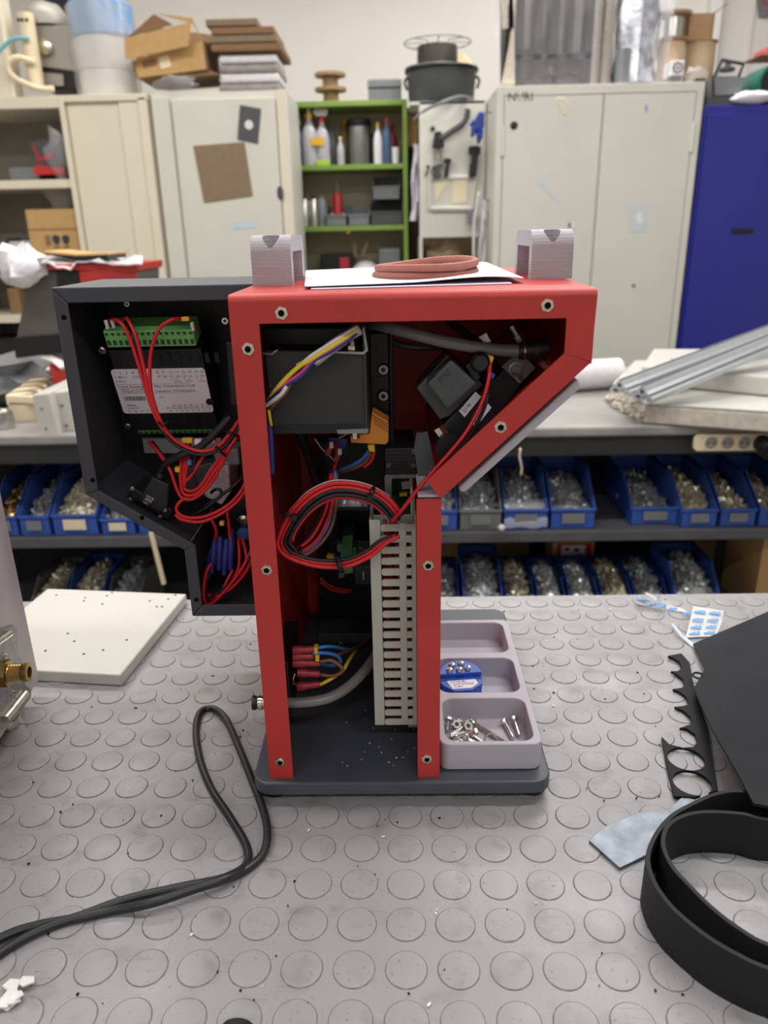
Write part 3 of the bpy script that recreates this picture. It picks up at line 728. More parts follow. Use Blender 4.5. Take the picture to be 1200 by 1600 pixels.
lab2 = MB().prism(pix([(735, 659), (757, 624), (768, 637), (743, 668)], .5345), (0, .0004, 0)).build('rating_label', M_label, va)
for lb, org, tip, lines in ((lab2, (743, 666), (766, 636), ('N MF', '24V DC', '0-8')), (lab1, (725, 650), (750, 620), ('21 N', 'S 6'))):
    W_s = frame_of(P(*org, .5338), P(*tip, .5338)-P(*org, .5338), up)
    for i, s_ in enumerate(lines): text('print', s_, .0036, W_s @ Matrix.Translation((.002, .001+i*.0036, 0)), M_ink, va)
MB().lathe(P(700, 690, .54), [(.010, 0), (.010, .018)], 18, (0, -1, 0)).build('cable_gland', M_black, va, smooth=30)
for a, b, r_ in (((705, 507), (718, 529), .0022), ((660, 665), (668, 680), .0034), ((692, 700), (703, 718), .0034), ((846, 560), (856, 572), .0036), ((748, 530), (762, 540), .0022)):
    pass
bt = MB().cyl(P(799, 509, .535), P(808, 524, .535), .0023, None, 12); bt.cyl(P(808, 523, .535), P(814, 533, .535), .0036, None, 6); bt.build('bolt', M_steeld, mach, smooth=30)
for a, b in (((684, 667), (695, 682)), ((693, 702), (703, 716)), ((846, 562), (855, 571))):
    mb = MB().cyl(P(*a, .53), P(*b, .53), .0042, None, 6); mb.cyl(P(*b, .53), P(b[0]+3, b[1]+4, .53), .0022, None, 12); mb.build('hex_bolt', M_nick, mach, smooth=30)
MB().prism(pix([(747, 527), (760, 519), (768, 535), (757, 536)], .53), (0, .01, 0)).build('silver_tab', M_steeld, mach, bev=.0004)
MB().lathe(P(815, 548, .528)+Vector((-.002, 0, 0)), [(.0055, 0), (.0062, .002), (.0062, .010), (.0075, .012), (.0075, .020)], 18, (1, 0, .06)).build('push_fitting', M_black, mach, smooth=30)
MB().lathe(P(817, 548, .528), [(.0064, 0), (.0064, .0012)], 18, (1, 0, .06)).build('collar', M_brass, mach, smooth=30)
MB().lathe(P(748, 563, .53), [(.007, 0), (.007, .009), (.005, .012)], 18, (0, -1, 0)).build('knob', M_black, mach, smooth=30)
MB().prism(pix([(727, 572), (738, 565), (752, 590), (742, 598)], .525), (0, .012, 0)).build('connector_block', M_black, mach, bev=.0008)
MB().cbox(P(764, 560, .524), (.0055, .005, .0048), rot('Y', 20)).build('wire_marker', M_yellow, mach, bev=.0006)
MB().cbox(P(768, 587, .53), (.004, .004, .004), rot('Y', 20)).build('blue_button', M_bluep, mach, bev=.0006)
wire('wire', [(766, 562, .524), (764, 590, .517), (756, 622, .513), (744, 648, .511), (728, 676, .508), (705, 705, .505), (680, 733, .502), (655, 762, .500), (632, 792, .502), (612, 815, .512)], .0015, M_wred, mach)
wire('wire', [(767, 590, .53), (762, 620, .518), (752, 648, .514), (734, 680, .511), (712, 705, .508), (686, 728, .505), (660, 756, .503), (636, 786, .505), (622, 812, .515)], .0014, M_wblk, mach)
# ---- power supply
ps = MB().prism(pix([(601, 701), (648, 700), (651, 743), (602, 744)], .575), (0, .06, 0)).build('power_supply', M_scuff, mach, bev=.0006)
for k in range(5): MB().tube([P(608, 709+k*5.2, .5745), P(632, 709+k*5.2, .5745)], .0009, 6).build('vent_slot', M_ink, ps)
MB().prism(pix([(601, 744), (612, 746), (612, 792), (602, 792)], .574), (0, .05, 0)).build('case_side', M_steeld, ps)
MB().prism(pix([(602, 742), (651, 741), (651, 747), (602, 748)], .573), (0, .03, 0)).build('case_edge', M_steeld, ps)
MB().prism(pix([(612, 748), (645, 748), (647, 805), (612, 805)], .60), (0, .02, 0)).build('circuit_board', M_pcb, ps)
MB().prism(pix([(640, 746), (644, 746), (647, 805), (642, 805)], .585), (0, .004, 0)).build('board_edge', M_cream, ps)
MB().prism(pix([(627, 753), (640, 752), (640, 764), (628, 765)], .59), (0, .008, 0)).build('white_connector', M_label, ps, bev=.0004)
MB().prism(pix([(624, 771), (636, 770), (636, 775), (624, 776)], .59), (0, .006, 0)).build('yellow_transformer', M_yellow, ps)
for q in ((607, 727), (646, 727), (646, 706)): screw(P(*q, .5745), .0022, (0, -1, 0), ps, M_steeld)
# ---- slotted cable duct
YD = .522
dx = lambda x, y: P(x, y, YD).x
dz = lambda y: P(615, y, YD).z
zt, zb = dz(818), dz(1133); X0, X1, X2, X3, X4, X5 = dx(581, 960), dx(598, 960), dx(625, 960), dx(636, 960), dx(644, 960), dx(651, 960)
du = MB()
du.box((X0, YD, zb), (X1-.0003, YD+.0016, zt+.003))
du.box((X0, YD+.0016, zb), (X0+.0016, YD+.05, zt+.003))
du.box((X0, YD+.05, zb), (X5, YD+.0515, zt-.012))
du.box((X5-.0014, YD+.0016, zb), (X5, YD+.05, zt+.006))
du.box((X2, YD, zb), (X3, YD+.0014, zt))
du.box((X4, YD, zb), (X5, YD+.0014, zt))
duct = du.build('cable_duct', M_duct, mach, bev=.0003, seg=1)
n = 20; rows = [dz(828+(1126-828)*(k/(n-1))) for k in range(n)]
rows = [zt-.0035-(zt-zb-.0065)*(k/(n-1)) for k in range(n)]
pit = rows[0]-rows[1]; fh = pit*.62
fm = MB().prism([Vector((x, 0, z)) for x, z in ((0, -fh/2+.001), (.0012, -fh/2), (X2-X1, -fh/2), (X2-X1, fh/2), (.0012, fh/2), (0, fh/2-.001))], (0, .0014, 0))
f0 = fm.build('duct_finger', M_duct, duct, origin=(0, 0, 0))
fm = MB().box((0, 0, -fh/2), (X4-X3, .0014, fh/2)); f1 = fm.build('duct_bridge', M_duct, duct, origin=(0, 0, 0))
for k, z in enumerate(rows):
    a, b = Matrix.Translation((X1, YD, z)), Matrix.Translation((X3, YD, z))
    if k == 0: place(f0, duct, a); place(f1, duct, b)
    else: dup(f0, duct, a); dup(f1, duct, b)
for k, (xx, z0, z1, m_) in enumerate(((604, 0, .55, M_wred), (609, .05, .6, M_wred), (614, 0, 1, M_wblk), (619, 0, .35, M_wred), (606, .55, 1, M_wred), (611, .5, .95, M_wblk), (618, .55, .95, M_wred), (639, .1, .9, M_wblk), (641, .62, .86, M_wblue), (642, .1, .25, M_wyel), (638, .45, .8, M_wred), (624, .3, .9, M_wblk))):
    x_ = dx(xx, 960); za, zb2 = zt-(zt-zb-.004)*z0, zt-(zt-zb-.004)*z1
    MB().tube(spline([(x_, YD+.008, za), (x_+.0012, YD+.007+.001*(k % 3), (za*2+zb2)/3), (x_-.001, YD+.009, (za+zb2*2)/3), (x_, YD+.012, zb2)], 5), .0016, 6).build('wire', m_, mach, smooth='all')
MB().box((X3, YD+.001, zb-.003), (X5, YD+.02, zb)).build('duct_clip', M_steeld, mach)
# ---- coiled wiring loop
def loop(dr, dY, m_, r, start, stop):
    c = [(628, 806), (622, 796), (606, 778), (580, 763), (548, 755), (515, 756), (482, 772), (455, 800), (438, 832), (434, 852), (446, 868), (475, 880), (508, 886), (545, 884), (580, 868), (604, 848), (624, 838)]
    cx, cy = 530, 825; out = []
    for i, (x, y) in enumerate(c[start:stop]):
        d = math.hypot(x-cx, y-cy); k = (d-dr)/d
        out.append((cx+(x-cx)*k, cy+(y-cy)*k, .512+dY))
    wire('wire', out, r, m_, mach, 7, 5)
loop(0, 0, M_wred, .0017, 0, 17); loop(7, .001, M_wred, .0017, 0, 12); loop(12, 0, M_wblk, .0015, 0, 11); loop(4, .005, M_wbrn, .0016, 1, 9)
loop(9, .005, M_wnavy, .0014, 1, 10); loop(15, .003, M_wred, .0017, 0, 11); loop(19, 0, M_wblk, .0015, 0, 11); loop(23, .004, M_wred, .0016, 1, 10)
loop(-3, .004, M_wwht, .0009, 2, 8); loop(7, .0005, M_wred, .0017, 10, 17); loop(3, .003, M_wblk, .0014, 9, 17); loop(11, -.001, M_wblk, .0013, 9, 17); loop(-2, .004, M_wred, .0016, 7, 11)
for pts, m_ in (([(522, 740, .56), (520, 770, .55), (516, 800, .545), (498, 840, .54), (470, 862, .535), (448, 862, .53)], M_wred), ([(517, 740, .56), (514, 770, .55), (508, 800, .545), (488, 838, .54), (465, 858, .535)], M_wred),
               ([(524, 735, .56), (522, 775, .552), (514, 815, .546), (494, 848, .54), (470, 866, .537)], M_wblue), ([(526, 740, .56), (526, 780, .55), (519, 820, .545), (500, 850, .54), (470, 870, .535), (450, 866, .53)], M_wbrn),
               ([(510, 745, .565), (508, 775, .555), (498, 810, .55), (480, 840, .545), (460, 862, .54)], M_wblk), ([(524, 690, .575), (526, 715, .57), (520, 740, .565)], M_wred)):
    wire('wire', pts, .0015, m_, mach)
def tie(a, b, Y, r=.0016):
    mb = MB().tube(spline([P(a[0], a[1], Y), P((a[0]+b[0])/2, (a[1]+b[1])/2, Y-.004), P(b[0], b[1], Y)], 4), r, 6)
    mb.cbox(P(b[0], b[1], Y-.003), (.004, .004, .004)); mb.build('cable_tie', M_black, mach, smooth=30)
tie((438, 800), (460, 808), .508); tie((584, 762), (578, 777), .508); tie((528, 874), (534, 897), .508, .0022); tie((470, 855), (468, 872), .53)
# ---- black boxes at the back, terminals and relay
MB().prism(pix([(505, 690), (600, 690), (600, 768), (508, 768)], .742), (0, .012, 0)).build('rear_plate', M_black, mach)
MB().prism(pix([(500, 798), (660, 797), (662, 1010), (505, 1010)], .738), (0, .012, 0)).build('rear_plate', M_black, mach)
MB().prism(pix([(493, 690), (506, 690), (512, 1005), (500, 1005)], .732), (0, .014, 0)).build('rear_rail', M_blackm, mach)
MB().box((P(502, 1000, .73).x, .70, ZB), (XRo-T-.001, .735, P(560, 990, .70).z)).build('floor_bracket', M_dkgrey, mach, bev=.001)
screw(P(533, 1006, .699), .003, (0, -1, 0), mach)
MB().prism(pix([(535, 838), (552, 836), (550, 870), (531, 872)], .69), (0, .03, 0)).build('green_block', M_wgrn, mach, bev=.0006)
MB().prism(pix([(532, 876), (552, 876), (552, 896), (537, 897)], .69), (0, .03, 0)).build('green_block', M_green, mach, bev=.0006)
MB().prism(pix([(551, 856), (557, 855), (557, 876), (550, 876)], .69), (0, .03, 0)).build('green_block', M_wgrn, mach, bev=.0006)
rl = MB().prism(pix([(557, 845), (585, 845), (585, 884), (557, 886)], .69), (0, .05, 0)).build('relay', M_black, mach, bev=.0008)
MB().prism(pix([(553, 886), (583, 885), (583, 913), (555, 914)], .675), (0, .05, 0)).build('relay_base', M_dkgrey, rl, bev=.0008)
MB().prism(pix([(566, 894), (569, 893), (569, 906), (567, 906)], .6745), (0, .001, 0)).build('relay_window', M_label, rl)
W_r = frame_of(P(559, 858, .6895), (1, 0, 0), (0, 0, 1))
for i, s_ in enumerate(('o___', '| .|', 'ooo')): text('print', s_, .005, W_r @ Matrix.Translation((.001, -.006*i, 0)), M_label, rl)
MB().prism(pix([(527, 850), (534, 850), (533, 862), (527, 862)], .688), (0, .01, 0)).build('wire_marker', M_mgrey, mach)
for q in ((516, 869), (511, 880), (520, 880)): MB().cbox(P(*q, .685), (.007, .006, .004), rot('Y', 15)).build('wire_marker', M_yellow, mach, bev=.0006)
MB().cbox(P(524, 874, .685), (.006, .006, .004), rot('Y', 15)).build('wire_marker', M_wblue, mach, bev=.0006)
wire('wire', [(500, 903, .69), (515, 915, .69), (535, 921, .69), (550, 922, .69)], .0016, M_wred, mach)
wire('wire', [(500, 909, .69), (515, 920, .69), (535, 925, .69), (548, 924, .69)], .0016, M_wred, mach)
# ---- inlet socket with spade terminals on the left wall
MB().box((XLo+T+.0002, .53, P(460, 1085, .56).z), (XLo+T+.012, .60, P(460, 1005, .56).z)).build('power_inlet', M_black, mach, bev=.0012)
sp = [((458, 1016), (494, 1014)), ((458, 1026), (491, 1025)), ((458, 1036), (500, 1036)), ((465, 1051), (500, 1053)), ((465, 1073), (500, 1069))]
for k, (a, b) in enumerate(sp):
    pa, pb = P(*a, .535), P(*b, .535); d = pb-pa
    MB().tube([pa, pa+d*.35, pa+d*.45, pa+d*.9, pb], [.0038, .0038, .0030, .0030, .0022], 10).build('spade_sleeve', M_sleeve, mach, smooth=True)
for a in ((494, 1014), (496, 1026)): MB().cbox(P(*a, .533), (.0032, .0062, .006)).build('wire_marker', M_yellow, mach, bev=.0005)
for pts, m_ in (([(497, 1012, .535), (515, 1010, .54), (535, 1013, .56), (552, 1016, .60)], M_wblue), ([(488, 1022, .533), (505, 1020, .533), (525, 1024, .54), (532, 1034, .545), (520, 1040, .55), (500, 1037, .545)], M_wblue),
               ([(498, 1034, .534), (518, 1032, .534), (533, 1042, .534), (534, 1050, .534), (520, 1056, .534), (500, 1054, .535)], M_wbrn), ([(500, 1070, .535), (515, 1062, .535), (535, 1048, .54), (545, 1032, .56), (556, 1016, .60)], M_wyel),
               ([(525, 1024, .55), (540, 1018, .57), (558, 1012, .60), (580, 1000, .66)], M_wbrn), ([(552, 1016, .6), (570, 1008, .63), (585, 995, .66)], M_wblk)):
    wire('wire', pts, .0016, m_, mach)
MB().tube(spline([P(461, 1052, .53), P(458, 1060, .528), P(459, 1068, .528), P(463, 1070, .53)], 5), .0009, 6).build('inlet_clip', M_nick, mach, smooth='all')
# ---- air hose from the push-in fitting at the left
hp = P(402, 1098, .512); zf = hp.z
MB().tube(spline([(XLo-.001, .512, zf), (XLo+.03, .513, zf-.0005), (XLo+.052, .520, zf+.001), (XLo+.072, .545, zf+.004), (XLo+.09, .60, zf+.004), (XLo+.095, .66, zf)]), .0042, 12).build('air_hose', M_hose, mach, smooth='all')
pf = MB().lathe((XLo+.001, .512, zf), [(.0058, 0), (.0058, .004), (.0048, .005), (.0048, .006), (.0058, .0065), (.0058, .0095)], 20, (-1, 0, 0))
pfo = pf.build('push_in_fitting', M_nick, mach, smooth=30)
MB().lathe((XLo-.0085, .512, zf), [(.0050, 0), (.0050, .002), (.0058, .0024), (.0058, .0048)], 20, (-1, 0, 0)).build('release_ring', M_black, pfo, smooth=30)
for q in ((430, 741), (437, 877)):
    c = P(*q, .52); MB().lathe((XLo+T, .52, c.z), [(.0022, 0), (.0022, .004), (.0016, .0045), (.0016, .008)], 10, (1, 0, 0)).build('wall_screw', M_steel, mach, smooth=30)
# metal chips on the base plate
ch = MB()
for k in range(26):
    x, y = random.uniform(-.05, .012), random.uniform(.5, .6)
    ch.cbox((x, y, .0226), (random.uniform(.0004, .0012), random.uniform(.0003, .0008), .0006), rot('Z', random.uniform(0, 180)))
o = ch.build('swarf', M_label, bp); o['kind'] = 'stuff'
# ---------------------------------------------------------------- things on the machine
def sheet_px(name, rows, th, m, nu=8, curl=None):
    """rows: list of ((x, y, z) left, (x, y, z) right) given as photo pixel + height"""
    g = []
    for (a, b) in rows:
        pa, pb = G(*a), G(*b); g.append([pa.lerp(pb, i/nu) for i in range(nu+1)])
    return g
z0 = ZT+.0006
fl, fr_, rl_, rr_ = G(486, 452, z0), G(800, 443, z0), G(492, 424, z0), G(745, 414, z0)
pp = MB().sheet([[fl.lerp(fr_, i/8).lerp(rl_.lerp(rr_, i/8), j/4) for i in range(9)] for j in range(5)], 0, 0, .0006)
tag(pp.build('paper_sheet', M_paper, smooth=True), 'flat bottom sheet of white paper lying on the red machine top', 'paper', 'paper sheets on the machine')
g = []
fl, fr_, rl_, rr_ = G(476, 449, z0+.001), G(818, 436, z0+.0022), G(478, 424, z0+.001), G(760, 411, z0+.0022)
for j in range(7):
    row = []
    for i in range(17):
        u, v = i/16, j/6; q = fl.lerp(fr_, u).lerp(rl_.lerp(rr_, u), v)
        q = q+Vector((0, 0, .0042*max(0, (u-.45)/.55)**1.2*math.sin(math.pi*min(1, max(0, (1-u)*1.6)))*(1-.5*v)+.0006)); row.append(q)
    g.append(row)
tag(MB().sheet(g, 0, 0, .0005).build('paper_sheet', M_paper, smooth=True), 'top sheet of white paper with curled right end under the brown gasket', 'paper', 'paper sheets on the machine')
cg = G(664, 427, ZT+.0042)
gk = thing('gasket_cord', cg-Vector((0, 0, .004)), 'brown rubber gasket cord coiled twice on the paper', 'gasket')
for k, (rx, ry, dz_, dx_) in enumerate(((.0385, .060, .0, 0), (.0378, .060, .0050, .001))):
    pts = []
    for i in range(56):
        t = 2*math.pi*i/56
        x, y = rx*math.cos(t), ry*math.sin(t)*(1 if math.cos(t) < .5 else .95)
        pts.append(cg+Vector((x+dx_, y, dz_+.0015*(1+math.cos(t))*(.9 if k == 0 else 1.3)+.0009*math.sin(2*t)-.0005)))
    MB().tube(pts, .0029, 8, closed=True).build('cord_turn', M_gasket, gk, smooth=True)
# ---------------------------------------------------------------- three-pocket tray on the base plate
tx0, tx1, ty0, ty1, tz0, tz1 = .0302, .1115, .4985, .7030, .0226, .0470
tm = MB().prism([Vector((x, y, tz0)) for x, y in rrect(tx0, ty0, tx1, ty1, .008, 6)], (0, 0, tz1-tz0)).build('parts_tray', M_tray)
cuts = []
for (x0, y0, x1, y1) in ((.0348, .5032, .1060, .5618), (.0338, .5708, .1055, .6278), (.0336, .6378, .1050, .6968)):
    cuts.append(MB().prism([Vector((x, y, .0262)) for x, y in rrect(x0, y0, x1, y1, .010, 6)], (0, 0, .04)).build('cutter', M_tray))
boolean(tm, cuts); tag(tm, 'light grey printed tray with three pockets beside the red column', 'tray')
bv = tm.modifiers.new('bevel', 'BEVEL'); bv.width = .0008; bv.segments = 2; bv.limit_method = 'ANGLE'; bv.angle_limit = R(50)
# blue head transmitter
bc_ = Vector((.0543, .5998, .0264)); br = .0196
bt_ = thing('head_transmitter', bc_, 'round blue sensor transmitter puck with brass screws in the middle tray pocket', 'transmitter')
Mt = Matrix.Translation(bc_) @ rot('Z', 6) @ rot('X', 6)
zup = Mt.to_3x3() @ Vector((0, 0, 1)); n = 36
back = [(br*math.cos(math.pi*k/n), br*math.sin(math.pi*k/n)) for k in range(n+1)]
frontp = [(-br, -.004), (-br*.92, -.0095), (-br*.45, -.0185), (br*.35, -.0185), (br*.90, -.0110), (br, -.004)]
MB().prism([Mt @ Vector((x, y, .0022)) for x, y in back+frontp], zup*.0165).build('body', M_bluep, bt_, bev=.0005)
MB().prism([Mt @ Vector((x*.985, y*.985+.0005, .0187)) for x, y in back], zup*.0042).build('terminal_deck', M_bluep, bt_, bev=.0005)
MB().prism([Mt @ Vector(q) for q in ((-br*.52, -.0160, .0188), (br*.36, -.0160, .0188), (br*.72, -.0105, .0188), (br*.66, -.0045, .0188), (-br*.70, -.0045, .0188))], zup*.0003).build('label', M_label, bt_)
for i, s_ in enumerate(('PT100 IN', 'OUT 4-20mA', '0-400')): text('print', s_, .0034, Mt @ Matrix.Translation((-.0100+.001*i, -.0078-.0033*i, .0193)), M_ink, bt_)
for x in (-br*.82, br*.80): MB().prism([Mt @ Vector((x+dx_, -.0005+dy_, .0188)) for dx_, dy_ in ((-.0028, -.003), (.0028, -.003), (.0028, .0015), (-.0028, .0015))], zup*.0006).build('mount_slot', M_wnavy, bt_)
MB().prism([Mt @ Vector((dx_, dy_, .0190)) for dx_, dy_ in ((-.003, -.0001), (.003, -.0001), (.003, .001), (-.003, .001))], zup*.0018).build('mount_slot', M_wnavy, bt_)
for (x, y) in ((-.0095, .0045), (-.0005, .0045), (.0075, .0060), (-.0062, .0115), (.0025, .0130)):
    mb = MB().lathe(Mt @ Vector((x, y, .0228)), [(.0030, 0), (.0030, .0016), (.0024, .0030), (.0010, .0034)], 14, zup)
    mb.lathe(Mt @ Vector((x, y, .0260)), [(.0011, 0), (.0011, .0003)], 4, zup, 1); mb.build('terminal_screw', [M_nick, M_ink], bt_, smooth=30)
tag(MB().tube(spline([(.083, .578, .0285), (.088, .5815, .0285), (.095, .586, .030)], 5), [.0012]*5+[.0016]*6, 6).build('rubber_sliver', M_rubber, smooth='all'), 'thin black rubber sliver lying in the middle tray pocket', 'scrap')
# screws in the front pocket
def bolt(name, p, d, L, hr, label, head='hex', r=.0017):
    p, d = Vector(p), Vector(d).normalized()
    mb = MB()
    if head == 'hex': mb.lathe(p, [(hr, 0), (hr, hr*.7)], 6, -d)
    else: mb.lathe(p, [(r, -.0002), (hr, hr*.5), (hr, hr*.75), (hr*.7, hr)], 16, -d)
    k = int(L/.0009); pts = [p+d*(L*i/k) for i in range(k+1)]
    mb.tube(pts, [r*(1.0 if i % 2 else .84) for i in range(k+1)], 9)
    return tag(mb.build(name, M_steel, smooth=35), label, 'screw', 'screws in the front tray pocket')
zf_ = .0288
Q8 = lambda x, y, z=0.0: G(690+x/8, 1100+y/8, zf_+z)
scr = [((225, 225), (368, 195), .002, 'round', 'uppermost short screw of the pile, lying level at the back'),
       ((285, 282), (105, 388), .003, 'round', 'screw pointing left across the middle of the pile'),
       ((330, 350), (115, 408), .001, 'round', 'screw just below the middle of the pile, tip to the left'),
       ((410, 345), (210, 432), .004, 'hex', 'bolt crossing the pile front with its head to the right'),
       ((332, 438), (462, 508), .002, 'round', 'screw at the pile front, tip towards the lower right'),
       ((402, 408), (525, 498), .002, 'hex', 'bright screw left of the steel ring, tip to the front'),
       ((420, 250), (820, 492), .000, 'round', 'longest screw lying diagonally across the pocket'),
       ((795, 245), (892, 428), .001, 'round', 'lone screw in the right half of the pocket, left of two'),
       ((908, 205), (968, 395), .002, 'round', 'rightmost screw in the front pocket'),
       ((88, 215), (70, 335), .003, 'hex', 'bolt standing nearest the red column in the pocket'),
       ((212, 452), (310, 505), .001, 'round', 'short screw at the lower left of the pile, tip to the right'),
       ((270, 455), (160, 492), .000, 'hex', 'bolt lying lowest at the left front of the pile')]
for (a, b, dz_, hd, lb) in scr:
    pa, pb = Q8(*a, dz_), Q8(*b, 0); bolt('machine_screw', pa, pb-pa, (pb-pa).length, .0037, lb, hd, .0019)
for (p, lb) in ((Q8(175, 265, .002), 'hex nut half buried in the upper part of the screw pile'), (Q8(318, 285, .004), 'hex nut on top of the screw pile beside the long screw')):
    mb = MB(); n = 6
    pts = [Vector((.0042*math.cos(2*math.pi*k/6), .0042*math.sin(2*math.pi*k/6), 0)) for k in range(6)]
    M_ = Matrix.Translation(Vector(p)) @ rot('X', 35) @ rot('Y', 20)
    mb.prism([M_ @ q for q in pts], M_.to_3x3() @ Vector((0, 0, .003))); mb.lathe(M_ @ Vector((0, 0, .0029)), [(.0019, 0), (.0019, .0003)], 14, M_.to_3x3() @ Vector((0, 0, 1)), 1)
    tag(mb.build('hex_nut', [M_steel, M_ink], bev=.0003), lb, 'nut', 'nuts in the front tray pocket')
mb = MB(); N = 28; rg = []
M_ = Matrix.Translation(Q8(615, 445, .003)) @ rot('X', 62)
for k in range(N):
    t = 2*math.pi*k/N; c, s_ = math.cos(t), math.sin(t)
    rg += [M_ @ Vector((.0058*c, .0058*s_, -.0022)), M_ @ Vector((.0058*c, .0058*s_, .0022)), M_ @ Vector((.0044*c, .0044*s_, .0022)), M_ @ Vector((.0044*c, .0044*s_, -.0022))]
mb.add(rg, [tuple(((k*4+a) % (4*N), (k*4+(a+1) % 4) % (4*N), ((k+1)*4+(a+1) % 4) % (4*N), ((k+1)*4+a) % (4*N))) for k in range(N) for a in range(4)])
tag(mb.build('steel_ring', M_steel, smooth=40), 'short steel ring bush standing on edge among the screws', 'ring')
# ---------------------------------------------------------------- things on the workbench
FR, RR = Vector((-.284, .656, 0)), Vector((-.264, .838, 0)); sd = Vector((-.182, .020, 0))
wp = thing('drilled_plate', (FR+RR+sd)/2, 'white lacquered square panel with small drilled holes lying behind the cable', 'plate')
MB().prism([FR+Vector((0, 0, .0008)), RR+Vector((0, 0, .0008)), RR+sd+Vector((0, 0, .0008)), FR+sd+Vector((0, 0, .0008))], (0, 0, .0132)).build('board', M_wpanel, wp, bev=.0018, seg=3)
for q in ((88, 930), (133, 934), (131, 939), (167, 931), (175, 926), (160, 944), (234, 939), (245, 948), (253, 948), (263, 936), (274, 930), (106, 990), (116, 1002), (71, 1017), (131, 1022), (161, 1016), (198, 1000)):
    c = G(*q, .0140); MB().lathe(c, [(.0014, 0), (.0014, .0003)], 10).build('drill_hole', M_hole, wp)
# white enclosure at the left edge with latch, brass port and feet
c0 = G(62, 1062, .02); c0.z = 0; fd = G(0, 1156, .02); fd.z = 0; fd = (fd-c0).normalized(); fn = Vector((-fd.y, fd.x, 0))
we = thing('white_enclosure', c0+fd*.11-fn*.14, 'tall white enclosure with steel latch and brass port at the left edge', 'enclosure')
MB().prism([c0+Vector((0, 0, .02)), c0+fd*.22+Vector((0, 0, .02)), c0+fd*.22-fn*.25+Vector((0, 0, .02)), c0-fn*.25+Vector((0, 0, .02))], (0, 0, .40)).build('body', M_wbox, we, bev=.0015)
def PW(x, y, off=.0):
    d = _ray(x, y); o_ = c0+fn*off; return CAM+d*((o_-CAM).dot(fn)/d.dot(fn))
lp = MB().prism([PW(*q) for q in ((-30, 1000), (-6, 984), (16, 976), (22, 981), (22, 998), (27, 1030), (35, 1070), (44, 1078), (44, 1090), (20, 1122), (4, 1135), (-30, 1160))], fn*.003).build('latch_plate', M_steeld, we, bev=.0006)
for a, b in (((-30, 1022), (15, 990)), ((8, 1124), (40, 1084))):
    pa, pb = PW(*a, .005), PW(*b, .005); MB().tube([pa, pb], .0034, 12).build('latch_rib', M_nick, lp, smooth=True)
for q in ((7, 1025), (20, 1083)): screw(PW(*q, .003), .0026, fn, lp, M_nick)
pb_ = PW(6, 1052, .003)
mb = MB().lathe(pb_, [(.0125, 0), (.0125, .005)], 6, fn); mb.build('port_nut', M_brass, lp, smooth=30)
prof = [(.0078, .005)]+[(.0082 if k % 2 else .0072, .006+k*.0012) for k in range(9)]+[(.0082, .018), (.0085, .022), (.0050, .0222), (.0046, .016)]
MB().lathe(pb_, prof, 24, fn).build('brass_port', M_brass, lp, smooth=35)
for a in (.045, .19):
    q = c0+fd*a-fn*.016; MB().lathe(q, [(.012, 0), (.0125, .004), (.011, .009), (.004, .010), (.004, .021)], 22).build('levelling_foot', M_nick, we, smooth=30)
    q = q-fn*.20; MB().lathe(q, [(.012, 0), (.0125, .004), (.011, .009), (.004, .010), (.004, .021)], 22).build('levelling_foot', M_nick, we, smooth=30)
# black cable, doubled back in a loop
ca = [(-60, 1540), (0, 1490), (60, 1455), (130, 1430), (200, 1405), (290, 1385), (340, 1375), (378, 1362), (410, 1335), (418, 1300), (410, 1262), (392, 1215), (372, 1165), (352, 1122), (332, 1107), (313, 1113), (306, 1140), (312, 1185), (330, 1232), (360, 1278), (385, 1322), (384, 1352), (352, 1372), (300, 1390), (240, 1410), (180, 1422), (120, 1435), (60, 1446), (10, 1462), (-60, 1500)]
zc_ = [.0035]*len(ca)
for k in (9, 10, 11, 12, 13): zc_[k] = .006
for k in (22, 23, 24): zc_[k] = .0085
pts = [G(x, y, z) for (x, y), z in zip(ca, zc_)]
tag(MB().tube(spline(pts, 6), .0032, 12).build('power_cable', M_cable, smooth='all'), 'black cable doubled back in a narrow loop on the grey mat', 'cable')
# crumpled white paper bit and dark grip at the bottom edge
mb = MB(); c = G(22, 1552, .002)
for k in range(7):
    o_ = c+Vector((random.uniform(-.006, .006), random.uniform(-.008, .008), random.uniform(.0005, .002)))
    mb.prism([o_+Vector((.0055*math.cos(t+k), .004*math.sin(t+k), random.uniform(-.0015, .0015))) for t in (0, 1.3, 2.4, 3.6, 5)], (0, 0, .0012))
tag(mb.build('paper_scrap', M_white_t), 'small crumpled white paper scrap at the lower left corner', 'scrap')
c = G(372, 1607, .006); mb = MB().tube(spline([c+Vector((-.004, -.06, 0)), c+Vector((-.002, -.03, 0)), c+Vector((0, -.006, 0)), c+Vector((0, 0, 0))], 6), [.011]*12+[.010]*6+[.006], 14)
tag(mb.build('tool_grip', M_rubber, smooth='all'), 'rounded end of a black tool grip peeking in at the bottom edge', 'tool')
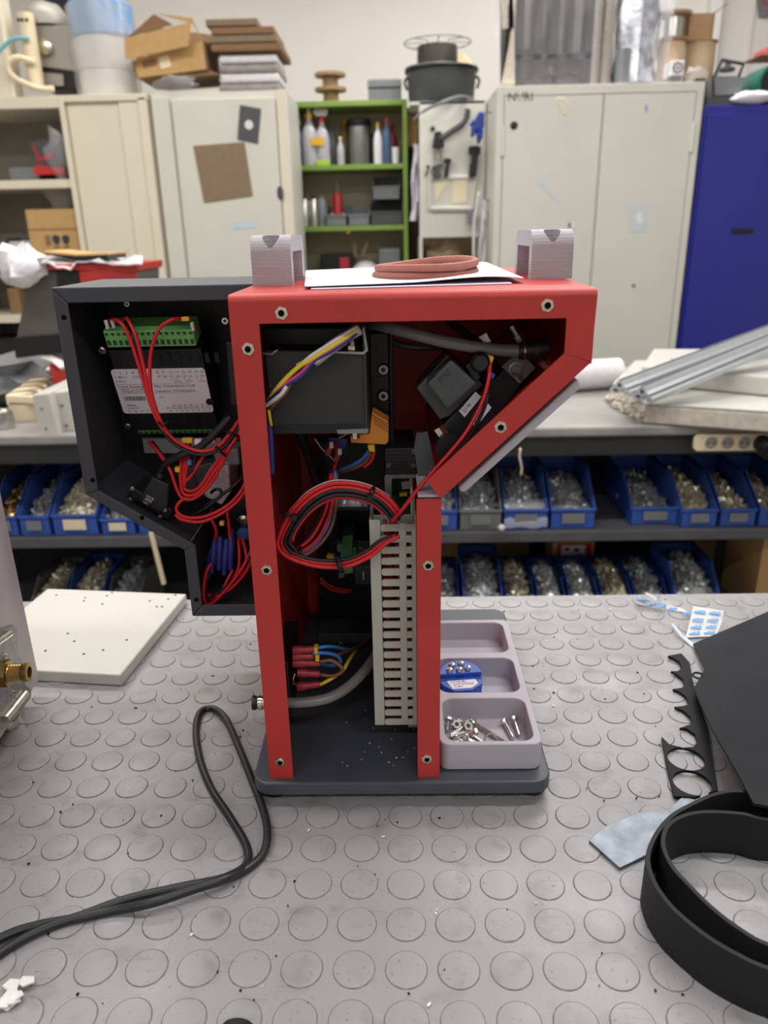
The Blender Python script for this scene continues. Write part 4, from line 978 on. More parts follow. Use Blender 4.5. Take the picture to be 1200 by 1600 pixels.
# rolled rubber strip, spiral of one and a half turns
rim = [(1163, 1236), (1120, 1240), (1088, 1253), (1053, 1272), (1030, 1296), (1015, 1325), (1013, 1350), (1024, 1381), (1045, 1411), (1072, 1437), (1107, 1464), (1147, 1488), (1200, 1512)]
rim2 = [(1200, 1280), (1160, 1271), (1107, 1268), (1072, 1273), (1045, 1288), (1036, 1312), (1040, 1333), (1053, 1357), (1075, 1381), (1107, 1413), (1147, 1445), (1200, 1475)]
hz = .037
V2 = lambda x, y: Vector((x, y, hz))
path = spline([V2(.292, .446)]+[G(x, y, hz) for x, y in rim]+[V2(.236, .302), V2(.275, .297), V2(.318, .305), V2(.350, .331), V2(.360, .368), V2(.343, .402), V2(.306, .421)]+[G(x, y, hz) for x, y in rim2]+[V2(.236, .322), V2(.272, .315), V2(.310, .322), V2(.336, .344), V2(.344, .368), V2(.334, .388)], 5)
g = [[Vector((q.x, q.y, .0006)) for q in path], [Vector((q.x, q.y, hz*.5)) for q in path], [Vector((q.x, q.y, hz)) for q in path]]
tag(MB().sheet(g, 0, 0, .0028).build('rubber_strip', M_rubber, smooth=40), 'wide black rubber strip rolled into a double ring on edge', 'rubber strip')
# black sheet leaning on the ring
rows = [((1083, 1007, .004), (1400, 871, .014)), ((1102, 1045, .007), (1400, 983, .022)), ((1084, 1077, .012), (1400, 1082, .030)), ((1112, 1140, .024), (1400, 1158, .038)), ((1150, 1205, .0375), (1400, 1216, .044)), ((1177, 1257, .0425), (1400, 1298, .046))]
tag(MB().sheet(sheet_px('', rows, 0, 0, 9), 0, 0, .0022).build('sheet_offcut', M_blksheet, smooth=True), 'black sheet offcut resting on the rolled strip at the right edge', 'sheet')
# serrated cut-out strip
Z2 = lambda q, o=(880, 900), s=3.75: (o[0]+q[0]/s, o[1]+q[1]/s)
ol = [(690, 465), (740, 520), (760, 640), (800, 780), (840, 900), (870, 1060), (905, 1270), (770, 1310), (650, 1305), (640, 1270), (600, 1100), (575, 955), (620, 1000), (700, 1020), (760, 1015), (785, 985), (770, 940), (720, 905), (680, 905), (720, 890), (755, 880), (745, 840), (700, 800), (650, 780), (700, 775), (735, 765), (720, 720), (680, 690), (640, 675), (690, 668), (712, 655), (700, 615), (660, 585), (630, 570), (670, 570), (695, 550), (680, 515), (640, 490), (612, 480)]
o = MB().prism([G(*Z2(q), .0014) for q in ol], (0, 0, .0026)).build('serrated_strip', M_blksheet)
cuts = []
for q in ((716, 1093), (752, 1233)):
    c = G(*Z2(q), 0); cuts.append(MB().cyl(c+Vector((0, 0, -.01)), c+Vector((0, 0, .02)), .0150, None, 36).build('cutter', M_blksheet))
boolean(o, cuts); tag(o, 'dark waste strip with scalloped edge and round cut-outs', 'scrap')
ol = [(150, 438), (200, 390), (250, 352), (330, 318), (440, 272), (560, 268), (610, 250), (660, 215), (700, 175), (775, 200), (720, 250), (640, 300), (570, 380), (530, 460), (495, 518), (330, 598)]
tag(MB().prism([G(*Z2(q, (880, 1200)), .0008) for q in ol], (0, 0, .0022)).build('metal_offcut', M_zincsheet, bev=.0003), 'shiny zinc sheet offcut with a curved notch beside the rolled strip', 'scrap')
mb = MB(); c = G(1091, 1057, .009); N = 20
mb.tube([c+Vector((.0052*math.cos(2*math.pi*k/N), .0052*math.sin(2*math.pi*k/N), .001)) for k in range(N)], .0011, 8, closed=True)
tag(mb.build('o_ring', M_rubber, smooth=True), 'tiny black o-ring at the corner of the black sheet', 'o-ring')
# printed release liners
rows = [((1071, 996, .003), (1119, 994, .003)), ((1077, 975, .010), (1127, 974, .010)), ((1083, 947, .022), (1131, 954, .020))]
tl = thing('release_liner', G(1100, 996, 0), 'square of white release liner with blue printed marks behind the black sheet', 'liner')
sq = MB().sheet(sheet_px('', rows, 0, 0, 6), 0, 0, .0005).build('liner_sheet', M_white_t, tl, smooth=True)
def mark(a, b, c_, d_, u, v, parent):
    q = lambda s, t: a.lerp(b, s).lerp(d_.lerp(c_, s), t)
    e = Vector((0, -.0006, .0005)); mb = MB()
    mb.prism([q(u-.16, v-.05)+e, q(u+.17, v-.05)+e, q(u+.20, v)+e, q(u+.11, v+.07)+e, q(u+.05, v+.02)+e, q(u+.01, v+.06)+e, q(u-.08, v+.03)+e, q(u-.20, v)+e], Vector((0, -.0001, .0001)))
    return mb.build('printed_mark', M_tapeblue, parent)
ca_, cb_, cc_, cd_ = G(1071, 996, .003), G(1119, 994, .003), G(1131, 954, .020), G(1083, 947, .022)
for v in (.12, .33, .58, .84):
    for u in (.26, .74): mark(ca_, cb_, cc_, cd_, u, v+(.02 if u > .5 else 0), sq)
tl2 = thing('release_liner', G(1032, 945, 0), 'twisted strip of white and blue release liner near the mat rear edge', 'liner')
rows = [((994, 938, .004), (996, 932, .012)), ((1006, 943, .003), (1010, 936, .010)), ((1022, 947, .002), (1024, 941, .008)), ((1040, 951, .002), (1042, 945, .006)), ((1056, 955, .002), (1060, 949, .005)), ((1066, 956, .002), (1066, 951, .004)), ((1078, 962, .002), (1078, 958, .004))]
s2 = MB().sheet(sheet_px('', rows, 0, 0, 3), 0, 0, .0006).build('liner_strip', M_white_t, tl2, smooth=True)
for q in ((1000, 936, .009), (1014, 943, .008), (1030, 947, .007), (1050, 952, .006), (1072, 959, .004)):
    c = G(*q); MB().prism([c+Vector((-.005, -.003, 0)), c+Vector((.005, -.003, 0)), c+Vector((.006, 0, .002)), c+Vector((-.004, 0, .002))], (0, -.0002, .0004)).build('printed_mark', M_tapeblue, s2)
rows = [((1008, 927, .008), (1010, 925, .010)), ((1020, 935, .007), (1022, 932, .009)), ((1034, 944, .004), (1037, 941, .006))]
MB().sheet(sheet_px('', rows, 0, 0, 2), 0, 0, .0006).build('liner_strip', M_white_t, tl2, smooth=True)
rows = [((1027, 930, .014), (1033, 928, .014)), ((1027, 938, .008), (1033, 938, .008)), ((1030, 944, .004), (1040, 946, .004))]
MB().sheet(sheet_px('', rows, 0, 0, 2), 0, 0, .0006).build('liner_strip', M_paleblue, tl2, smooth=True)
rows = [((1049, 975, .006), (1052, 974, .007)), ((1062, 993, .004), (1066, 991, .005)), ((1078, 1008, .001), (1083, 1005, .002)), ((1086, 1014, .001), (1094, 1004, .002))]
tl3 = MB().sheet(sheet_px('', rows, 0, 0, 2), 0, 0, .0006).build('release_liner', M_paleblue, smooth=True)
tag(tl3, 'narrow curled liner strip pointing up left from the square liner', 'liner')

# fine swarf and dust specks on the mat
rd = random.Random(5); db_ = MB()
for k in range(240):
    x, y = rd.uniform(-.36, .36), rd.uniform(.29, .84)
    if -.125 < x < .125 and .47 < y < .78: continue
    s_ = rd.choice((.0005, .0007, .0009, .0013)); db_.cbox((x, y, .0010), (s_*rd.uniform(.7, 2.2), s_, .0006), rot('Z', rd.uniform(0, 180)), 0 if k % 5 else 1)
tag(db_.build('swarf_specks', [M_hole, M_label]), 'fine dark swarf and dust specks scattered over the grey mat', 'debris', None, 'stuff')
# ---------------------------------------------------------------- rear bench with two bin shelves under it
RY0, RY1 = 1.68, 2.42
rb = thing('bin_rack', (0, 2.05, FLOOR_Z), 'rear grey workbench with dark steel frame and bin shelves below', 'workbench')
MB().box((-1.75, RY0-.03, -.012), (1.75, RY1, .012)).build('bench_top', M_bench, rb, bev=.006, seg=2)
MB().box((-1.7, RY0, -.064), (1.7, RY0+.04, -.012)).build('front_beam', M_frame, rb, bev=.003)
MB().box((-1.7, RY1-.05, -.064), (1.7, RY1-.01, -.012)).build('rear_beam', M_frame, rb)
ZA_, ZB2 = -.256, -.545
for z in (ZA_, ZB2):
    MB().box((-1.70, RY0+.015, z-.028), (1.70, RY1-.06, z)).build('shelf', M_shelfm, rb, bev=.003)
MB().box((-1.70, RY1-.09, -.80), (1.70, RY1-.075, -.082)).build('back_panel', M_frame, rb)
for x in (-1.62, 1.62):
    MB().box((x-.025, RY0+.005, FLOOR_Z), (x+.025, RY0+.05, -.064)).build('post', M_frame, rb, bev=.003)
    MB().box((x-.025, RY1-.075, FLOOR_Z), (x+.025, RY1-.03, -.082)).build('post', M_frame, rb)
xq = P(1178, 800, 2.03).x; MB().box((xq-.025, 2.03, FLOOR_Z), (xq+.025, 2.07, -.064)).build('post', M_frame, rb, bev=.003)
MB().cyl(P(236, 832, 1.62), P(256, 912, 1.62), .006, None, 10).build('brace_rod', M_cream, rb, smooth=True)
def heap(name, x0, x1, y0, y1, z, h, m, label, group, n=120, kind_='mix', slope=.0):
    mb = MB()
    nx, ny = 7, 9; g = []
    def hz_(u, v): return z+h*(.55+.45*math.sin(math.pi*u)*math.sin(math.pi*(.15+.7*v)))*min(1, .30+v*4)+slope*(v-.3)*min(1, v*4)
    g = [[Vector((x0+(x1-x0)*i/nx, y0+(y1-y0)*j/ny, hz_(i/nx, j/ny)-.006)) for i in range(nx+1)] for j in range(ny+1)]
    mb.sheet(g, 0, 0, .004)
    for k in range(n):
        u, v = random.uniform(.06, .94), random.uniform(.04, .96); s_ = random.uniform(.62, .95)
        c = Vector((x0+(x1-x0)*u, y0+(y1-y0)*v, hz_(u, v)))
        M_ = Matrix.Translation(c) @ Euler((random.uniform(0, 6), random.uniform(0, 6), random.uniform(0, 6))).to_matrix().to_4x4()
        t = random.random()
        if kind_ == 'nuts' or (kind_ == 'mix' and t < .5):
            r_ = .0075*s_; mb.prism([M_ @ Vector((r_*math.cos(q*math.pi/3), r_*math.sin(q*math.pi/3), -.003)) for q in range(6)], M_.to_3x3() @ Vector((0, 0, .006)))
        else:
            a, b = M_ @ Vector((-.012*s_, 0, 0)), M_ @ Vector((.012*s_, 0, 0)); mb.tube([a, b], .0029, 6)
            mb.tube([b, M_ @ Vector((.017*s_, 0, 0))], .0054, 6)
    return tag(mb.build(name, m), label, 'hardware', group, 'stuff')
def bin_(xa, xb, yf, dep, z, h, m, label, group, fill=.5, filllab=None, fm=None, fk='mix', card=True, n=120, cardm=None):
    t = thing('storage_bin', ((xa+xb)/2, yf+dep/2, z), label, 'bin', group); w = .003; fh = h*.42
    mb = MB()
    mb.box((xa, yf, z), (xb, yf+dep, z+w))
    mb.box((xa, yf, z), (xb, yf+w, z+fh)); mb.box((xa, yf+dep-w, z), (xb, yf+dep, z+h))
    for x in (xa, xb-w):
        mb.prism([Vector((x, yf, z)), Vector((x, yf+dep, z)), Vector((x, yf+dep, z+h)), Vector((x, yf+dep*.42, z+h)), Vector((x, yf+dep*.10, z+fh*1.35)), Vector((x, yf, z+fh))], (w, 0, 0))
    rw = .0065
    mb.box((xa-.001, yf-.004, z+fh-rw), (xb+.001, yf+w, z+fh)); mb.box((xa-.001, yf+dep-w, z+h-rw), (xb+.001, yf+dep+.003, z+h))
    for x in (xa-.002, xb-.003): mb.box((x, yf+dep*.42, z+h-.006), (x+.005, yf+dep, z+h))
    mb.build('bin_body', m, t, bev=.001, seg=1)
    if card:
        xc = (xa+xb)/2; MB().box((xc-(xb-xa)*.25, yf-.0055, z+fh*.3), (xc+(xb-xa)*.25, yf-.004, z+fh*.78)).build('label_card', cardm or M_mgrey, t)
    if fill: heap('hardware_heap', xa+w, xb-w, yf+w+.004, yf+dep-w-.004, z+w+.006, h*fill, {M_steel: M_hw, M_nick: M_hwy, M_steeld: M_hwd}.get(fm or M_steel, fm), filllab, 'hardware in the rack bins', n, fk, .03)
    return t
bx = lambda x, y, Y: P(x, y, Y).x
gA = 'bins on the upper rack shelf'; gB = 'bins on the lower rack shelf'
yA = RY0+.03
def rowbin(x0, x1, yref, yf, dep, z, h, m, lb, fl, grp, fm=None, fk='mix', fill=.5, card=True, n=170, cm=None):
    bin_(bx(x0, yref, yf)+.002, bx(x1, yref, yf)-.002, yf, dep, z, h, m, lb, grp, fill, fl, fm, fk, card, n, cm)
hA = .125
rowbin(655, 716, 812, yA, .24, ZA_, hA, M_bin, 'blue bin on the upper shelf half hidden behind the red column', 'bright screws in the bin behind the red column', gA)
rowbin(717, 785, 812, yA, .24, ZA_, hA, M_bing, 'grey bin between two blue ones under the slanted panel', 'small dark screws in the grey bin under the slanted panel', gA, M_steeld)
rowbin(786, 857, 812, yA, .24, ZA_, hA, M_bin, 'blue bin with plastic film over its front on the upper shelf', 'screws in the bin with film over its front', gA, M_steeld)
rowbin(859, 931, 812, yA, .24, ZA_, hA, M_bin, 'blue bin at the left of the upper shelf gap', 'washers in the blue bin left of the shelf gap', gA, M_steeld, 'nuts')
rowbin(984, 1060, 812, yA+.02, .26, ZA_, .11, M_bin, 'blue bin at the right of the upper shelf gap', 'few grey screws in the bin right of the shelf gap', gA, M_steeld, fill=.35)
rowbin(1062, 1121, 816, yA, .26, ZA_, .11, M_bin, 'second blue bin right of the upper shelf gap', 'yellowish bolts in the second bin right of the gap', gA, M_nick)
rowbin(1123, 1181, 816, yA, .26, ZA_, .11, M_bin, 'third blue bin right of the upper shelf gap', 'pale bolts in the third bin right of the gap', gA, M_nick, fill=.4)
rowbin(1183, 1243, 816, yA, .26, ZA_, .11, M_bin, 'blue bin cut by the right edge on the upper shelf', 'bolts in the upper bin cut by the right edge', gA, M_nick, fill=.4)
rowbin(1035, 1140, 745, 2.06, .2, ZA_, .15, M_bin, 'wide empty blue bin behind the upper front row', None, gA, fill=0, card=False)
rowbin(-15, 28, 815, yA, .24, ZA_, hA, M_bin, 'blue bin beside the white enclosure on the upper shelf', 'brass-coloured nuts in the bin beside the white enclosure', gA, M_brass, 'nuts', fill=.6)
rowbin(29, 79, 818, yA, .26, ZA_, hA, M_bin, 'second blue bin left of the grey housing on the upper shelf', 'grey screws in the second bin left of the grey housing', gA, M_steeld)
rowbin(81, 154, 818, yA, .24, ZA_, .13, M_bin, 'overfull blue bin left of the grey housing', 'pale nuts heaped in the overfull bin', gA, M_nick, 'nuts', fill=.72, n=220, cm=M_cream)
rowbin(156, 212, 818, yA, .24, ZA_, .10, M_bin, 'blue bin below the slanted edge of the grey housing', 'grey screws in the bin below the grey housing', gA, M_steeld, fill=.4, cm=M_cream)
rowbin(214, 285, 818, yA, .24, ZA_, .10, M_bin, 'blue bin hidden behind the grey housing foot', 'screws in the bin behind the grey housing foot', gA, M_steeld, fill=.4)
rowbin(520, 575, 812, yA, .22, ZA_, .10, M_bin, 'blue bin seen through the rear window of the machine', 'screws in the bin seen through the machine window', gA, M_steel, fill=.45)
rowbin(578, 640, 812, yA, .22, ZA_, .10, M_bing, 'grey bin seen through the rear window of the machine', 'nuts in the grey bin seen through the window', gA, M_steel, fill=.45)
yB = RY0+.035; hB = .11
low = [(660, 722, M_bin, hB, 'first blue bin right of the red column on the lower shelf', 'dark screws in the first lower bin right of the column', M_steeld, 'mix'),
       (725, 790, M_bin, .150, 'tall blue bin on the lower shelf, second from the red column', 'nuts and bolts in the tall second lower bin', M_steeld, 'mix'),
       (793, 843, M_bin, hB, 'blue bin on the lower shelf, third from the red column', 'long bolts in the third lower bin from the column', M_nick, 'bolt'),
       (845, 893, M_bin, hB, 'blue bin on the lower shelf below the red-framed box', 'shiny nuts in the lower bin below the red-framed box', M_steel, 'nuts'),
       (896, 947, M_bin, hB, 'blue bin on the lower shelf, fifth from the red column', 'shiny nuts in the fifth lower bin from the column', M_steel, 'nuts'),
       (949, 1000, M_bin, hB, 'heaped blue bin on the lower shelf, sixth from the red column', 'long pale bolts heaped in the sixth lower bin', M_nick, 'bolt'),
       (1002, 1058, M_bin, hB, 'blue bin on the lower shelf left of the tall end bin', 'grey bolts in the bin left of the tall end bin', M_steeld, 'bolt'),
       (1062, 1136, M_bin, .150, 'tall blue bin at the right end of the lower row', 'mixed bolts in the tall end bin', M_steeld, 'mix'),
       (30, 84, M_bing, .13, 'grey bin on the lower shelf beside the white enclosure', 'yellowish bolts in the grey bin beside the white enclosure', M_nick, 'mix'),
       (88, 148, M_bin, .14, 'blue bin on the lower shelf behind the white panel', 'pale bolts in the blue bin behind the white panel', M_nick, 'mix'),
       (152, 208, M_bing, .13, 'grey bin on the lower shelf above the white panel right corner', 'grey nuts in the bin above the white panel', M_steeld, 'mix')]
for (x0, x1, m, h, lb, fl, fm, fk) in low: rowbin(x0, x1, 925, yB, .24, ZB2, h, m, lb, fl, gB, fm, fk, fill=.80, n=180, card=False)
# dark drawers at the back of the upper shelf
for k, (x0, x1, m) in enumerate(((795, 842, M_bin), (847, 893, M_bin), (897, 950, M_bing), (955, 1005, M_bing), (1010, 1062, M_bing), (1068, 1120, M_bin), (745, 790, M_bin))):
    nm = ['first', 'second', 'third', 'fourth', 'fifth', 'sixth', 'leftmost'][k]
    t = thing('rear_drawer', (bx((x0+x1)/2, 725, 2.25), 2.29, ZA_), f'{nm} shadowed drawer in the row below the bench beam', 'drawer', 'drawers at the back of the upper shelf')
    a, b = bx(x0, 725, 2.25), bx(x1, 725, 2.25)
    MB().box((a, 2.25, ZA_), (b, 2.325, -.10)).build('drawer_front', m, t, bev=.004)
    MB().box(((a+b)/2-.02, 2.24, -.17), ((a+b)/2+.02, 2.25, -.155)).build('pull', m, t)
# cartons on the lower shelf behind the bins
def carton(name, x0, y0, x1, y1, Y, dep, m, label, cat='box', group=None, z=None, tape=False):
    a, b = P(x0, y1, Y), P(x1, y0, Y); zl = a.z if z is None else z
    t = thing(name, ((a.x+b.x)/2, Y+dep/2, zl), label, cat, group)
    MB().box((a.x, Y, zl), (b.x, Y+dep, b.z)).build('carton_body', m, t, bev=.002)
    xm = (a.x+b.x)/2
    MB().box((xm-.012, Y-.0006, zl+(b.z-zl)*.3), (xm+.012, Y, b.z)).build('tape_strip', M_cream if tape else m, t)
    MB().box((a.x+.001, Y+dep*.48, b.z), (b.x-.001, Y+dep*.52, b.z+.0008)).build('lid_seam', M_cardd, t)
    return t
carton('carton', 690, 830, 720, 868, 2.1, .15, M_card, 'small cardboard box left behind the tall lower bin', z=ZB2)
carton('carton', 760, 832, 828, 868, 2.1, .15, M_cardd, 'dark cardboard box behind the third lower bin', z=ZB2)
cf = carton('framed_carton', 862, 846, 930, 880, 2.02, .12, M_card, 'cardboard box with red-bordered white label on the lower shelf', z=ZB2)
a, b = P(870, 876, 2.018), P(924, 849, 2.018); MB().box((a.x, 2.016, a.z), (b.x, 2.0195, b.z)).build('red_border', M_tool_red, cf)
a, b = P(876, 873, 2.014), P(915, 852, 2.014); MB().box((a.x, 2.0135, a.z), (b.x, 2.016, b.z)).build('white_label', M_label, cf)
for q in ((886, 858), (901, 859), (905, 868)): c = P(*q, 2.013); MB().cbox(c, (.014, .001, .010)).build('print', M_ink, cf)
carton('carton', 1065, 828, 1122, 852, 2.15, .12, M_cardd, 'brown cardboard box behind the tall end bin', z=ZB2)
carton('carton', 1184, 826, 1230, 905, 1.78, .2, M_card, 'cardboard box at the right edge beside the rack post', z=ZB2)
tag(MB().box((-1.02, 1.97, ZA_), (-.80, 2.2, -.105)).build('carton', M_card, bev=.004), 'tan cardboard box behind the overfull bin on the upper shelf', 'box')
# film over the front of one bin
a, b = bx(788, 812, yA), bx(855, 812, yA); g = []
for j in range(6):
    g.append([Vector((a+(b-a)*i/8, yA-.008+.05*(j/5)*(j/5)+random.uniform(-.002, .002), ZA_+.008+.055*j/5+random.uniform(-.003, .003))) for i in range(9)])
tag(MB().sheet(g, 0, 0, .0008).build('film_bag', M_film, smooth=True), 'crinkled clear bag hanging over the front of a blue bin', 'bag')
# ---------------------------------------------------------------- things on the rear bench, right
def ZP(x, y, z): return G(x, y, z)
tz = .0125
pn = thing('foam_edged_panel', G(1100, 640, tz), 'thick white panel with ragged foam edge on the rear bench', 'panel')
c1, c2, c3, c4 = G(1006, 662, tz), G(955, 628, tz), G(990, 588, tz), G(1330, 588, tz); c5 = G(1330, 686, tz)
pz = .047
MB().prism([c+Vector((0, 0, .001)) for c in (c1, c2, c3, c4, c5)], (0, 0, pz-.006)).build('foam_core', M_foam, pn, bev=.004)
mb = MB().prism([c+Vector((0, 0, pz-.005)) for c in (c1, c2, c3, c4, c5)], (0, 0, .005)); mb.build('top_skin', M_wpanel, pn, bev=.001)
rg_ = MB()
for k in range(60):
    t = random.random(); q = c2.lerp(c1, t); s_ = random.uniform(.006, .014); rg_.cbox(q+Vector((random.uniform(-.012, .004), random.uniform(-.01, .006), random.uniform(.004, pz*.7))), (s_, s_, s_), Euler((k, k*2, k*3)).to_matrix())
rg_.build('ragged_edge', M_foam, pn)
up_ = thing('white_cover', G(1150, 600, .061), 'white moulded cover with dark slot lying on the foam-edged panel', 'cover')
q1, q2, q3, q4 = G(1000, 600, .061), G(1018, 570, .061), G(1330, 572, .061), G(1330, 632, .061)
MB().prism([q+Vector((0, 0, .0)) for q in (q1, q2, q3, q4)], (0, 0, .045)).build('cover_shell', M_wpanel, up_, bev=.006, seg=3)
a_, b_ = G(1058, 566, .107), G(1080, 560, .107); MB().box((a_.x, a_.y, .1058), (b_.x+.02, a_.y+.05, .107)).build('slot', M_ink, up_)
# aluminium T-profiles
def profile(x, y, px2, py2, label):
    a = G(x, y, .090); b = G(px2, py2, .165); d = (b-a); t = thing('aluminium_profile', a, label, 'profile', 'aluminium profiles on the rear bench')
    zz = Vector((0, 0, 1)); s = d.cross(zz).normalized(); n_ = s.cross(d).normalized()
    out = [(-.024, -.014), (-.010, -.014), (-.010, -.009), (-.018, -.009), (-.013, -.003), (-.004, -.003), (0, -.010), (.004, -.003), (.013, -.003), (.018, -.009), (.010, -.009), (.010, -.014), (.024, -.014), (.024, -.005), (.010, .006), (.005, .014), (-.005, .014), (-.010, .006), (-.024, -.005)]
    MB().prism([a+s*u*1.15+n_*v*1.15 for u, v in out], d*1.12).build('profile_bar', M_alu, t)
    for gu, gv in ((-.0185, .0015), (.0185, .0015), (0, .0158)): MB().tube([a+s*gu*1.15+n_*gv*1.15, a+s*gu*1.15+n_*gv*1.15+d*1.12], .0022, 6).build('groove', M_mgrey, t)
    MB().prism([a+s*u+n_*v-d.normalized()*.0006 for u, v in ((-.004, .002), (.004, .002), (.004, .010), (-.004, .010))], d.normalized()*.001).build('bore', M_ink, t)
    return t
profile(968, 606, 1200, 519, 'rear one of two aluminium profiles leaning across the white panel')
profile(1003, 616, 1200, 535, 'front one of two aluminium profiles leaning across the white panel')
# film roll lying at the back
a, b = G(850, 590, .054), G(965, 582, .054)
fr3 = thing('film_roll', (a+b)/2-Vector((0, 0, .045)), 'roll of clear shiny film lying at the back of the rear bench', 'roll')
MB().tube([a+(a-b)*.9, a, b], .040, 22).build('film_wrap', M_bubble, fr3, smooth=30)
MB().tube([a+(a-b)*.92, b+(b-a)*.04], .018, 16).build('core_tube', M_card, fr3, smooth=30)
# socket strip on the beam
yS = RY0-.045
a, b = P(1083, 706, yS), P(1310, 676, yS)
ss = thing('socket_strip', ((a.x+b.x)/2, yS, a.z), 'cream socket strip with round outlets on the rear bench beam', 'socket strip')
MB().prism([Vector((x, yS, z)) for x, z in rrect(a.x, a.z, b.x, b.z, .012)], (0, .012, 0)).build('strip_body', M_cream, ss, bev=.003)
for k, x in enumerate((1111, 1137, 1163)):
    c = P(x, 692, yS); o = MB().lathe(c, [(.0175, 0), (.0175, .002), (.0145, .0021), (.0145, .0005)], 24, (0, -1, 0)).build('outlet', M_cream, ss, smooth=30)
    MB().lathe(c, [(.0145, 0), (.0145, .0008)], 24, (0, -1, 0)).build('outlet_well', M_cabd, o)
    for s_ in (-.006, .006): MB().lathe(c+Vector((s_, 0, 0)), [(.0025, 0), (.0025, .0012)], 10, (0, -1, 0)).build('pin_hole', M_ink, o)
c = P(1190, 692, yS); pg = thing('plug', c, 'black plug pushed into the socket strip at the right edge', 'plug')
MB().lathe(c, [(.019, .0015), (.019, .012), (.014, .030), (.006, .036)], 22, (0, -1, 0)).build('plug_body', M_black, pg, smooth=40)
MB().tube(spline([c+Vector((0, -.034, 0)), c+Vector((.01, -.045, -.02)), c+Vector((.03, -.03, -.08)), c+Vector((.04, 0, -.15))], 6), .0045, 8).build('cord', M_black, pg, smooth='all')
tag(MB().tube(spline([P(813, 700, 1.64), P(812, 715, 1.64), P(815, 730, 1.645), P(814, 742, 1.65)], 4), .0028, 6).build('string_end', M_cream, smooth='all'), 'pale cord end hanging below the bench beam', 'cord')
tag(MB().lathe(P(784, 824, 1.675)+Vector((0, 0, -.008)), [(.001, 0), (.008, .004), (.009, .010), (.004, .015)], 14).build('plastic_cap', M_white_t, smooth=True), 'white plastic cap on the upper shelf front edge', 'cap')
# ---------------------------------------------------------------- things on the rear bench, left
wbx = thing('white_angle_box', G(90, 690, tz), 'white two-step box with dark slot at the left of the rear bench', 'box')
yW = 1.66
pA = [P(x, y, yW) for x, y in ((49, 617), (75, 614), (95, 686), (64, 691))]
MB().prism(pA, (0, .30, 0)).build('front_block', M_wpanel, wbx, bev=.004)
pB = [P(x, y, yW+.035) for x, y in ((79, 614), (140, 605), (150, 683), (92, 686))]
MB().prism(pB, (0, .26, 0)).build('rear_block', M_wpanel, wbx, bev=.004)
pC = [P(x, y, yW+.0335) for x, y in ((84, 626), (88, 624), (100, 674), (96, 677))]
MB().prism(pC, (0, .003, 0)).build('slot', M_ink, wbx)
for q in ((65, 639), (72, 670)): MB().lathe(P(*q, yW), [(.003, 0), (.003, .0012)], 10, (0, -1, 0)).build('screw', M_mgrey, wbx)
for q in ((97, 634), (104, 665)): MB().lathe(P(*q, yW+.035), [(.004, 0), (.004, .0012)], 10, (0, -1, 0)).build('screw', M_mgrey, wbx)
# moulded pulp tray
mt = thing('pulp_tray', G(40, 665, tz), 'cream moulded pulp tray of cups behind the white box', 'tray')
a, b, c_, d_ = P(10, 630, 1.78), P(58, 632, 1.78), P(88, 598, 2.2), P(56, 598, 2.2)
MB().prism([a, b, c_, d_], (0, 0, .02)).build('tray_rim', M_cream, mt, bev=.004)
for k in range(4):
    q = a.lerp(d_, (k+.4)/4.2).lerp(b.lerp(c_, (k+.4)/4.2), .5); top = q+Vector((0, 0, .012))
    MB().lathe(Vector((q.x, q.y, tz)), [(.034, 0), (.040, q.z-tz)], 14).build('cup', M_cream, mt, smooth=40)
    MB().lathe(top, [(.034, 0), (.034, .010), (.028, .0102), (.026, .004)], 14).build('cup_mouth', M_kraft, mt, smooth=40)
# crumpled foil pieces and a small pot
def lump(name, px, py, z, rx, ry, rz, m, label, cat, seed, amp=.3, n1=10, n2=7, group=None, at=None):
    rd = random.Random(seed); c = Vector(at) if at is not None else G(px, py, z); mb = MB(); vs = []; fs = []
    for j in range(n2+1):
        for i in range(n1):
            t, f_ = 2*math.pi*i/n1, math.pi*j/n2; k = 1+rd.uniform(-amp, amp)
            if j in (0, n2): k = 1
            vs.append(c+Vector((rx*k*math.sin(f_)*math.cos(t), ry*k*math.sin(f_)*math.sin(t), rz*(1+math.cos(f_)*(1 if j > n2/2 else k)))))
    for j in range(n2):
        for i in range(n1): fs.append((j*n1+i, j*n1+(i+1) % n1, (j+1)*n1+(i+1) % n1, (j+1)*n1+i))
    mb.add(vs, fs)
    return tag(mb.build(name, m, smooth=60), label, cat, group)
lump('crumpled_sheet', 8, 610, tz, .11, .14, .05, M_mgrey, 'crumpled grey sheet at the far left of the rear bench', 'sheet', 3, .35)
lump('wrapped_part', 66, 590, tz, .09, .10, .03, M_bubble, 'film-wrapped part behind the pulp tray', 'part', 4, .3)
lump('crumpled_sheet', -10, 640, tz, .06, .08, .04, M_dkgrey, 'dark crumpled sheet beside the pulp tray', 'sheet', 5, .35)
tag(MB().lathe(G(8, 668, tz), [(.022, 0), (.024, .02), (.022, .04), (.012, .045)], 18).build('steel_cup', M_steel, smooth=40), 'small shiny steel cup on the bench left of the pulp tray', 'cup')
